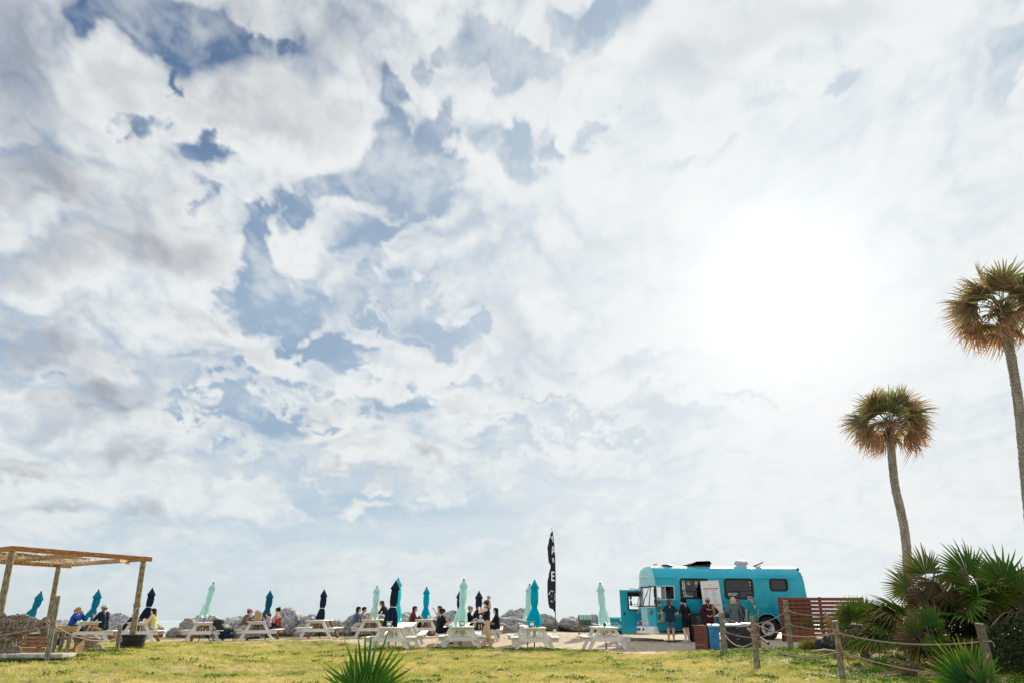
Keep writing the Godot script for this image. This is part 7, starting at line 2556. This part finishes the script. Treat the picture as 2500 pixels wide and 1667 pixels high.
func hair_and_hat(p: Node3D, ht: Transform3D, o: Dictionary):
	var style: String = o.get("hair", "short")
	var hc: Color = o.get("hair_c", Color(0.03, 0.02, 0.015))
	if style != "none":
		var f := Field.new(Vector3(-0.14, -0.42 if style in ["long", "pony"] else -0.20, -0.10), Vector3(0.14, 0.15, 0.24), 0.013)
		f.soft = 0.03
		f.limb(Vector3(0, 0.052, -0.022), Vector3(0, 0.040, 0.040), 0.080, 0.086)
		f.limb(Vector3(-0.03, 0.0, 0.045), Vector3(0.03, 0.0, 0.045), 0.066, 0.066)
		for s in [-1.0, 1.0]:
			f.limb(Vector3(s * 0.062, 0.05, -0.01), Vector3(s * 0.066, -0.01, 0.02), 0.030, 0.026)
		match style:
			"long":
				for s in [-1.0, 0.0, 1.0]:
					f.limb(Vector3(s * 0.05, 0.0, 0.06), Vector3(s * 0.058, -0.18, 0.085), 0.052, 0.044)
					f.limb(Vector3(s * 0.058, -0.18, 0.085), Vector3(s * 0.035, -0.33, 0.10), 0.042, 0.022)
			"bob":
				for s in [-1.0, 1.0]:
					f.limb(Vector3(s * 0.062, 0.03, 0.01), Vector3(s * 0.074, -0.10, 0.02), 0.042, 0.038)
					f.limb(Vector3(s * 0.045, 0.0, 0.06), Vector3(s * 0.05, -0.11, 0.06), 0.060, 0.045)
			"pony":
				f.limb(Vector3(0, 0.035, 0.10), Vector3(0, 0.0, 0.155), 0.030, 0.034)
				f.limb(Vector3(0, 0.0, 0.155), Vector3(0, -0.20, 0.135), 0.036, 0.014)
			"bun":
				f.limb(Vector3(0, 0.085, 0.095), Vector3(0.012, 0.088, 0.10), 0.042, 0.042)
			"curly":
				for k in 26:
					var a := k * 2.4
					var t := k / 25.0
					f.limb(Vector3(cos(a) * 0.085 * sqrt(1.0 - t * t * 0.8), -0.03 + t * 0.15, 0.025 + sin(a) * 0.085), Vector3(cos(a) * 0.09, -0.03 + t * 0.15, 0.025 + sin(a) * 0.09), 0.032, 0.03)
		var b := MB.new()
		f.surface(b, [hc])
		put("hair", b.mesh(), M["garment"], p).transform = ht
	if o.has("cap"):
		var f := Field.new(Vector3(-0.13, -0.02, -0.24), Vector3(0.13, 0.16, 0.20), 0.012)
		f.soft = 0.02
		f.limb(Vector3(0, 0.062, -0.022), Vector3(0, 0.056, 0.040), 0.090, 0.094)
		if o.get("brim", true):
			f.limb(Vector3(-0.055, 0.052, -0.095), Vector3(0.055, 0.052, -0.095), 0.018, 0.018)
			f.limb(Vector3(-0.050, 0.046, -0.125), Vector3(0.050, 0.046, -0.125), 0.014, 0.014)
			f.limb(Vector3(-0.038, 0.038, -0.155), Vector3(0.038, 0.038, -0.155), 0.012, 0.012)
			f.limb(Vector3(-0.020, 0.034, -0.175), Vector3(0.020, 0.034, -0.175), 0.010, 0.010)
		var b := MB.new()
		f.surface(b, [o["cap"]])
		var t := ht
		if o.get("backwards", false):
			t = ht * Transform3D(Basis(Vector3.UP, PI), Vector3(0, 0, 0.012))
		put("cap", b.mesh(), M["garment"], p).transform = t

func build_people():
	var sk := tinted("skin", 0.6)
	sk.subsurf_scatter_enabled = true
	sk.subsurf_scatter_strength = 0.1
	tinted("garment", 0.92, "weave", 0.85, Vector3.ONE * 9.0, 0.3)
	make_head()
	make_hand()
	var navy := Color(0.010, 0.020, 0.045)
	var black := Color(0.008, 0.010, 0.012)
	var khaki := Color(0.72, 0.50, 0.28)
	var denim := Color(0.07, 0.13, 0.24)
	var dark_hair := Color(0.014, 0.009, 0.008)
	var brown_hair := Color(0.09, 0.045, 0.025)
	var blonde := Color(0.55, 0.40, 0.20)
	var fair := Color(0.74, 0.47, 0.36)
	var tan_ := Color(0.58, 0.33, 0.23)
	var bench := 0.48
	var table := {"lh": Vector3(-0.12, 0.26, -0.42), "rh": Vector3(0.12, 0.27, -0.40)}
	# left part
	person("woman in a bright blue sweater with a ponytail eating at the leftmost visible table", -17.35, -33.4, -90, {"sit": bench, "lean": 0.35, "top": Color(0.012, 0.10, 0.46), "sleeve": 1.0, "hair": "pony", "hair_c": Color(0.42, 0.25, 0.12), "lh": Vector3(-0.04, 0.52, -0.38), "rh": Vector3(0.06, 0.50, -0.38), "low": navy, "skin": tan_})
	person("man in a navy shirt, khaki shorts and white cap seated with his back half turned", -15.85, -33.0, 72, {"sit": bench, "h": 1.78, "lean": 0.14, "top": navy, "sleeve": 0.8, "low": khaki, "legs": "short", "cap": Color(0.75, 0.74, 0.74), "hair_c": Color(0.2, 0.16, 0.13), "lh": Vector3(-0.10, 0.36, -0.42), "rh": Vector3(0.06, 0.38, -0.44), "skin": tan_, "wide": 1.15, "glasses": true})
	person("young man in navy bending over his food behind the pergola's post", -16.55, -36.3, -90, {"sit": bench, "lean": 0.75, "top": navy, "sleeve": 1.0, "low": black, "hair": "curly", "hair_c": dark_hair, "lh": Vector3(-0.12, 0.28, -0.55), "rh": Vector3(0.12, 0.28, -0.55), "look": [0, -15]})
	person("woman in a pale yellow sweater with long dark hair seated beside the barrel", -15.15, -36.0, 88, {"sit": bench, "lean": 0.16, "top": Color(0.74, 0.66, 0.30), "sleeve": 1.0, "low": Color(0.35, 0.40, 0.48), "legs": "short", "shoe": Color(0.7, 0.68, 0.65), "hair": "long", "hair_c": Color(0.045, 0.014, 0.014), "lh": Vector3(-0.12, 0.28, -0.42), "rh": Vector3(0.12, 0.30, -0.42), "skin": fair})
	# family
	person("woman in a pink cap and brown sweater seated at the paper bag's table", -11.80, -37.2, -92, {"sit": bench, "lean": 0.42, "top": Color(0.19, 0.12, 0.085), "sleeve": 1.0, "low": Color(0.55, 0.50, 0.52), "cap": Color(0.58, 0.20, 0.28), "hair": "bun", "hair_c": dark_hair, "lh": table["lh"], "rh": table["rh"], "look": [0, -12], "wide": 1.08})
	person("person in a grey cap leaning on the table behind the woman in the pink cap", -11.75, -37.9, -88, {"sit": bench, "lean": 0.60, "top": Color(0.20, 0.11, 0.07), "sleeve": 1.0, "low": Color(0.40, 0.42, 0.46), "cap": Color(0.55, 0.53, 0.54), "hair_c": dark_hair, "lh": Vector3(-0.10, 0.36, -0.48), "rh": Vector3(0.12, 0.30, -0.50)})
	person("mother in a brown tee and jeans with dark pinned up hair beside two children", -10.40, -38.0, 90, {"sit": bench, "lean": 0.16, "top": Color(0.12, 0.085, 0.055), "sleeve": 0.5, "low": Color(0.05, 0.08, 0.15), "hair": "bun", "hair_c": dark_hair, "lh": Vector3(-0.2, 0.10, -0.30), "rh": Vector3(0.12, 0.18, -0.30), "look": [-6, -18], "glasses": true})
	person("small girl in a lilac top kneeling on the bench in front of her mother", -10.62, -37.2, 92, {"sit": bench + 0.06, "h": 1.12, "head": 1.22, "lean": 0.22, "top": Color(0.52, 0.36, 0.56), "sleeve": 1.0, "low": Color(0.30, 0.30, 0.34), "hair": "pony", "hair_c": brown_hair, "lh": Vector3(-0.12, 0.42, -0.38), "rh": Vector3(0.12, 0.40, -0.38), "skin": fair, "dangle": true})
	person("blonde toddler in a red vest between the girl in lilac and the mother", -10.38, -37.5, 100, {"sit": bench + 0.10, "h": 1.0, "head": 1.25, "lean": 0.05, "top": Color(0.52, 0.018, 0.05), "sleeve": 0.0, "low": black, "hair_c": blonde, "lh": Vector3(-0.2, 0.75, 0.0), "rh": Vector3(0.2, 0.68, 0.05), "skin": fair, "dangle": true})
	# middle
	person("woman in a denim jacket and light trousers reaching over the table", -7.10, -38.3, -82, {"sit": bench, "lean": 0.22, "top": Color(0.085, 0.14, 0.22), "sleeve": 0.9, "low": Color(0.62, 0.54, 0.48), "hair": "long", "hair_c": dark_hair, "lh": Vector3(-0.16, 0.42, -0.50), "rh": Vector3(0.10, 0.34, -0.50), "wide": 1.1})
	person("person with short dark hair half hidden behind the denim jacket", -6.98, -38.9, -86, {"sit": bench, "lean": 0.28, "top": Color(0.30, 0.36, 0.40), "sleeve": 0.9, "low": Color(0.5, 0.42, 0.40), "hair_c": dark_hair, "lh": table["lh"], "rh": table["rh"]})
	person("woman in a dark jacket and sunglasses leaning over the table to serve", -5.62, -38.5, 84, {"h": 1.66, "lean": 0.55, "top": Color(0.016, 0.020, 0.018), "sleeve": 0.8, "low": black, "hair": "long", "hair_c": brown_hair, "lh": Vector3(-0.12, 0.10, -0.62), "rh": Vector3(0.14, 0.14, -0.55), "glasses": true, "look": [0, -8]})
	person("woman in a maroon sweater seated alone at her side of the table", -4.55, -38.3, -86, {"sit": bench, "lean": 0.22, "top": Color(0.13, 0.026, 0.034), "sleeve": 1.0, "low": black, "hair": "long", "hair_c": Color(0.05, 0.022, 0.016), "lh": table["lh"], "rh": table["rh"], "wide": 1.12, "skin": tan_})
	person("woman in a pale tee and denim skirt with long hair, one hand raised", -3.25, -38.5, 88, {"sit": bench, "lean": 0.06, "top": Color(0.46, 0.46, 0.42), "sleeve": 0.5, "low": denim, "legs": "skirt", "hair": "long", "hair_c": Color(0.15, 0.07, 0.035), "lh": Vector3(-0.1, 0.30, -0.42), "rh": Vector3(0.24, 0.62, -0.34), "skin": fair})
	person("man in a black tee with a dark backward cap seen from behind", -2.92, -34.2, -62, {"sit": bench, "h": 1.74, "lean": 0.16, "top": black, "sleeve": 0.5, "low": black, "cap": black, "backwards": true, "hair_c": brown_hair, "lh": Vector3(-0.18, 0.24, -0.36), "rh": Vector3(0.20, 0.26, -0.38), "wide": 1.08, "skin": fair})
	person("blonde woman in black with pinned up hair seated sideways", -1.93, -36.9, -84, {"sit": bench, "lean": 0.16, "top": black, "sleeve": 0.9, "low": black, "hair": "bun", "hair_c": Color(0.30, 0.19, 0.10), "lh": Vector3(-0.10, 0.26, -0.42), "rh": Vector3(0.12, 0.28, -0.42), "skin": fair, "look": [0, -14]})
	person("person in black on the bench mostly hidden behind the man in khaki trousers", -0.62, -36.6, 86, {"sit": bench, "lean": 0.12, "top": black, "sleeve": 0.9, "low": black, "hair": "long", "hair_c": dark_hair, "lh": table["lh"], "rh": table["rh"]})
	person("baby in a white hat sitting in a black clip-on seat at the table's end", -1.33, -35.95, 178, {"y": ground(-1.33, -35.95), "sit": 0.62, "h": 0.78, "head": 1.42, "lean": 0.0, "top": Color(0.74, 0.73, 0.72), "sleeve": 0.5, "low": Color(0.7, 0.65, 0.62), "legs": "short", "cap": Color(0.78, 0.77, 0.75), "brim": false, "hair": "none", "lh": Vector3(-0.25, 0.42, -0.15), "rh": Vector3(0.26, 0.40, -0.15), "skin": fair, "dangle": true})
	person("man in black tank top, khaki trousers and cap carrying a child on his shoulders", -0.97, -33.0, 82, {"h": 1.70, "lean": 0.02, "top": black, "sleeve": 0.0, "low": khaki, "cap": Color(0.075, 0.075, 0.06), "hair_c": dark_hair, "gait": 0.9, "baggy": 1.22, "lh": Vector3(-0.12, 0.50, -0.30), "rh": Vector3(0.18, 0.46, -0.22), "elbow": Vector3(0.6, -0.4, -0.6), "hem": 0.06, "skin": fair, "glasses": true})
	person("small bare chested child riding on the shoulders of the man in the tank top", -0.88, -33.08, 96, {"y": ground(-0.97, -33.0) + 1.06, "sit": 0.36, "h": 0.86, "head": 1.28, "lean": 0.10, "top": fair, "sleeve": 0.0, "low": Color(0.40, 0.42, 0.45), "legs": "short", "shoe": fair, "hair_c": Color(0.42, 0.28, 0.16), "lh": Vector3(-0.14, 0.20, -0.24), "rh": Vector3(0.14, 0.22, -0.24), "skin": fair, "dangle": true})
	# at the truck
	person("worker in a dark cap with a ponytail inside the driver's window", 6.74, -36.55, 88, {"y": ground(6.7, -36.5) + 0.62, "h": 1.62, "lean": 0.06, "top": Color(0.20, 0.24, 0.29), "sleeve": 0.5, "low": black, "cap": black, "hair": "pony", "hair_c": dark_hair, "lh": Vector3(-0.14, 0.22, -0.34), "rh": Vector3(0.14, 0.24, -0.34), "skin": Color(0.26, 0.14, 0.09)})
	person("woman in a navy tee and denim shorts holding a white cup at the truck", 6.52, -34.95, -14, {"h": 1.66, "top": Color(0.010, 0.032, 0.048), "sleeve": 0.5, "low": denim, "legs": "short", "hair": "bob", "hair_c": Color(0.12, 0.065, 0.04), "lh": Vector3(-0.28, 0.02, -0.08), "rh": Vector3(0.34, 0.16, -0.22), "look": [-55, 0], "skin": tan_, "hem": 0.02})
	person("person in black with a dark mop of hair facing the woman in the navy tee", 7.16, -34.95, 42, {"h": 1.70, "lean": 0.08, "top": Color(0.012, 0.010, 0.014), "sleeve": 0.8, "low": Color(0.008, 0.016, 0.022), "legs": "short", "shoe": Color(0.6, 0.58, 0.55), "hair": "curly", "hair_c": Color(0.008, 0.006, 0.006), "lh": Vector3(-0.30, 0.16, -0.26), "rh": Vector3(0.22, 0.05, -0.15), "skin": fair, "look": [20, -8], "hem": 0.05})
	person("person in a maroon hoodie and beige cap reading the menu with hands on hips", 7.98, -34.35, 2, {"h": 1.70, "top": Color(0.062, 0.010, 0.020), "sleeve": 1.0, "low": black, "cap": Color(0.42, 0.36, 0.25), "hair": "pony", "hair_c": Color(0.15, 0.065, 0.03), "lh": Vector3(-0.13, 0.12, 0.14), "rh": Vector3(0.13, 0.12, 0.14), "elbow": Vector3(1.0, 0.0, 0.2), "hem": 0.10, "wide": 1.08, "print": [[-0.07, 0.01, 0.05, 0.03, Color(0.7, 0.66, 0.62), 0.0], [0.03, -0.015, 0.13, 0.022, Color(0.7, 0.66, 0.62), 0.0]]})
	person("blonde woman in a grey hooded jacket looking up at the menu", 9.00, -34.25, 8, {"h": 1.70, "top": Color(0.13, 0.16, 0.165), "sleeve": 1.0, "low": Color(0.15, 0.16, 0.17), "hair": "bob", "hair_c": Color(0.62, 0.50, 0.32), "lh": Vector3(-0.24, 0.10, -0.14), "rh": Vector3(0.30, -0.06, -0.03), "hem": 0.14, "collar": true})
	person("woman in sunglasses and a slate blue sweater turned towards the viewer", 9.32, -34.75, 148, {"h": 1.62, "top": Color(0.085, 0.12, 0.155), "sleeve": 1.0, "low": Color(0.012, 0.022, 0.035), "hair": "bob", "hair_c": Color(0.22, 0.11, 0.05), "glasses": true, "skin": tan_, "hem": 0.06})
	person("man in a turquoise printed tee and dark cap standing at the right of the queue", 9.72, -34.2, 24, {"h": 1.80, "top": Color(0.004, 0.27, 0.33), "sleeve": 0.5, "low": Color(0.20, 0.12, 0.07), "legs": "short", "cap": Color(0.02, 0.024, 0.022), "hair_c": Color(0.30, 0.28, 0.26), "look": [28, 4], "lh": Vector3(-0.28, -0.14, -0.06), "rh": Vector3(0.29, -0.12, -0.05), "skin": tan_, "hem": 0.10, "wide": 1.05, "print": [[0.04, 0.06, 0.15, 0.12, Color(0.75, 0.42, 0.10), 0.0], [0.04, 0.07, 0.08, 0.08, Color(0.02, 0.015, 0.012), 0.003], [0.05, -0.04, 0.15, 0.035, Color(0.7, 0.75, 0.74), 0.0], [0.05, -0.09, 0.13, 0.02, Color(0.6, 0.7, 0.7), 0.0]]})

# ---------------------------------------------------------------- small things
func build_small_things():
	# prints on two backs
	var top := Vector3(9.72, 0, -34.2)
	for q in [["napkin holder on the table under the tied navy umbrella, nearest the green fan", -4.42, -30.6, 2.0], ["napkin holder on the table under the pale mint umbrella", -1.86, -31.8, 1.0], ["napkin holder on the table under the bright turquoise umbrella", 0.72, -30.9, 0.0], ["napkin holder on the empty table left of the cracked boulder", -8.95, -38.2, 0.0]]:
		var n := base("napkin_holder", q[0], "napkin holder", on_ground(q[1], q[2], TOP_H + 0.012), q[3], "metal napkin holders")
		put("holder", box_mesh(Vector3(0.19, 0.15, 0.12), 0.012, Vector3(0, 0.085, 0)), M["dark_metal"], n)
		put("napkins", box_mesh(Vector3(0.15, 0.10, 0.02), 0.004, Vector3(0, 0.09, 0.058)), M["white_plastic"], n)
		put("lid", box_mesh(Vector3(0.20, 0.02, 0.13), 0.006, Vector3(0, 0.172, 0)), M["steel"], n)
	var bag := base("paper_bag", "brown paper bag standing on the family's table", "paper bag", on_ground(-11.08, -37.0, TOP_H + 0.01), 8.0)
	var bb := MB.new()
	for q in [[Vector3(0, 0.17, 0.08), Vector3(0.30, 0.34, 0.006)], [Vector3(0, 0.17, -0.08), Vector3(0.30, 0.36, 0.006)], [Vector3(0.147, 0.17, 0), Vector3(0.006, 0.35, 0.154)], [Vector3(-0.147, 0.17, 0), Vector3(0.006, 0.35, 0.154)]]:
		bb.box(q[0], q[1])
	put("sides", bb.mesh(), M["bag_paper"], bag)
	put("bottom", box_mesh(Vector3(0.288, 0.006, 0.154), 0.0, Vector3(0, 0.006, 0)), M["bag_paper"], bag)
	var cup := [Vector2(0.03, 0), Vector2(0.04, 0.12), Vector2(0.042, 0.125), Vector2(0.0, 0.13)]
	for q in [["white cup on the table of the man in the white cap", -16.2, -32.9, "white_plastic"], ["white cup beside the first one on the table of the man in the white cap", -16.45, -33.0, "white_plastic"], ["dark tray of food before the woman in pale yellow", -15.75, -36.1, "black_plastic"], ["dark red drink held up at the denim jacket's table", -6.62, -38.1, "red_lens"], ["orange glass of juice at the denim jacket's table", -6.35, -38.0, "amber_lens"], ["dark cup before the woman in the maroon sweater", -4.18, -38.1, "dark_metal"], ["small pale cup at the right of the maroon woman's table", -3.75, -38.0, "white_plastic"]]:
		var c := put("cup", lathe_mesh(cup, 14), M[q[3]])
		c.position = on_ground(q[1], q[2], TOP_H + 0.012)
		tag(c, q[0], "cup", "cups on the tables")
	var held := put("cup", lathe_mesh([Vector2(0.034, 0), Vector2(0.044, 0.13), Vector2(0.046, 0.15), Vector2(0.0, 0.155)], 14), M["white_plastic"])
	held.position = Vector3(6.90, ground(6.6, -35.0) + 1.06, -35.22)
	tag(held, "white paper cup held by the woman in the navy tee", "cup")
	var purse := put("handbag", box_mesh(Vector3(0.26, 0.17, 0.12), 0.05), M["red_lens"])
	purse.material_override = mat("wine_leather", lin(0.06, 0.015, 0.018), 0.5)
	purse.position = Vector3(8.70, ground(9, -34.2) + 1.0, -34.38)
	tag(purse, "dark red handbag under the arm of the woman in grey", "handbag")
	# clip-on seat
	var seat := base("baby_seat", "black clip-on baby seat hanging from the end of the table", "baby seat", on_ground(-1.33, -35.95), 0.0)
	var sb := MB.new()
	for q in [[Vector3(0, 0.60, 0.15), Vector3(0.36, 0.36, 0.03)], [Vector3(0, 0.60, -0.15), Vector3(0.36, 0.30, 0.03)], [Vector3(0.175, 0.60, 0), Vector3(0.03, 0.34, 0.30)], [Vector3(-0.175, 0.60, 0), Vector3(0.03, 0.34, 0.30)], [Vector3(0, 0.43, 0), Vector3(0.36, 0.03, 0.30)]]:
		sb.box(q[0], q[1], Basis.IDENTITY, 0.012)
	put("seat", sb.mesh(), M["flag_black"], seat)
	for s in [-1.0, 1.0]:
		put("arm", tube_mesh([Vector3(s * 0.17, 0.72, 0.1), Vector3(s * 0.17, 0.78, -0.1), Vector3(s * 0.17, 0.83, -0.35)], [0.013], 8), M["dark_metal"], seat)
	# stroller
	var st := base("stroller", "black three wheeled stroller parked beside the family's table", "stroller", on_ground(-12.62, -37.0), 0.0)
	for q in [[-0.32, 0.15, 0.14, 0.22], [-0.32, 0.15, 0.14, -0.22], [0.62, 0.10, 0.10, 0.0]]:
		var wh := MB.new()
		wh.xf = Transform3D(Basis(Vector3.RIGHT, PI / 2), Vector3(q[0], q[1], q[3]))
		var rr: float = q[2]
		wh.lathe([Vector2(rr * 0.80, -0.02), Vector2(rr, -0.016), Vector2(rr, 0.016), Vector2(rr * 0.80, 0.02), Vector2(rr * 0.78, 0.0), Vector2(rr * 0.80, -0.02)], 24, Vector3.ZERO, false)
		var wheel := put("wheel", wh.mesh(), M["black_rubber"], st)
		for k in 6:
			var a := TAU * k / 6
			put("spoke", tube_mesh([Vector3(q[0], q[1], q[3]), Vector3(q[0] + cos(a) * rr * 0.8, q[1] + sin(a) * rr * 0.8, q[3])], [0.008], 5), M["steel"], wheel)
	for s in [-0.22, 0.22]:
		put("frame", tube_mesh([Vector3(-0.44, 1.02, s), Vector3(-0.32, 0.90, s), Vector3(-0.30, 0.50, s), Vector3(-0.32, 0.16, s)], [0.016], 8), M["dark_metal"], st)
		put("frame", tube_mesh([Vector3(-0.30, 0.50, s), Vector3(0.2, 0.34, s * 0.8), Vector3(0.62, 0.12, s * 0.2)], [0.016], 8), M["dark_metal"], st)
	put("handle", tube_mesh([Vector3(-0.46, 1.04, -0.23), Vector3(-0.46, 1.04, 0.23)], [0.02], 8), M["black_plastic"], st)
	var f := Field.new(Vector3(-0.40, 0.20, -0.26), Vector3(0.60, 0.95, 0.26), 0.025)
	f.soft = 0.06
	for s in [-0.10, 0.10]:
		f.limb(Vector3(-0.20, 0.74, s), Vector3(0.12, 0.42, s), 0.15, 0.13)
		f.limb(Vector3(0.10, 0.40, s), Vector3(0.40, 0.46, s), 0.12, 0.07)
		f.limb(Vector3(-0.24, 0.78, s), Vector3(-0.06, 0.80, s), 0.12, 0.10)
	var sm := MB.new()
	f.surface(sm, [Color.WHITE])
	put("seat", sm.mesh(), M["flag_black"], st)
	var f2 := Field.new(Vector3(-0.05, 0.05, -0.22), Vector3(0.48, 0.36, 0.22), 0.025)
	f2.soft = 0.05
	for s in [-0.09, 0.09]:
		f2.limb(Vector3(0.05, 0.22, s), Vector3(0.38, 0.24, s), 0.12, 0.12)
	var s2 := MB.new()
	f2.surface(s2, [Color.WHITE])
	put("basket", s2.mesh(), M["canvas_navy"], st)
	# a crawling dog-eared sack and a log by the sand
	var log_ := put("driftwood", tube_mesh([Vector3(-0.9, 0, 0), Vector3(-0.2, 0.04, 0.05), Vector3(0.5, 0.02, -0.04), Vector3(1.1, 0.0, 0.02)], [0.05, 0.07, 0.06, 0.03], 9), M["grey_post"])
	log_.position = on_ground(5.4, -36.6, 0.03)
	tag(log_, "dark weathered log lying on the sand beneath the truck's front", "log")
	var stick := put("driftwood", tube_mesh([Vector3(-0.45, 0.06, 0), Vector3(-0.1, 0.10, 0.05), Vector3(0.3, 0.05, 0.0), Vector3(0.6, 0.0, 0.05)], [0.03, 0.045, 0.035, 0.015], 8), M["pale_beam"])
	stick.position = on_ground(8.6, -23.4, 0.03)
	tag(stick, "pale twisted piece of driftwood on the weedy sand below the grass tuft", "driftwood")
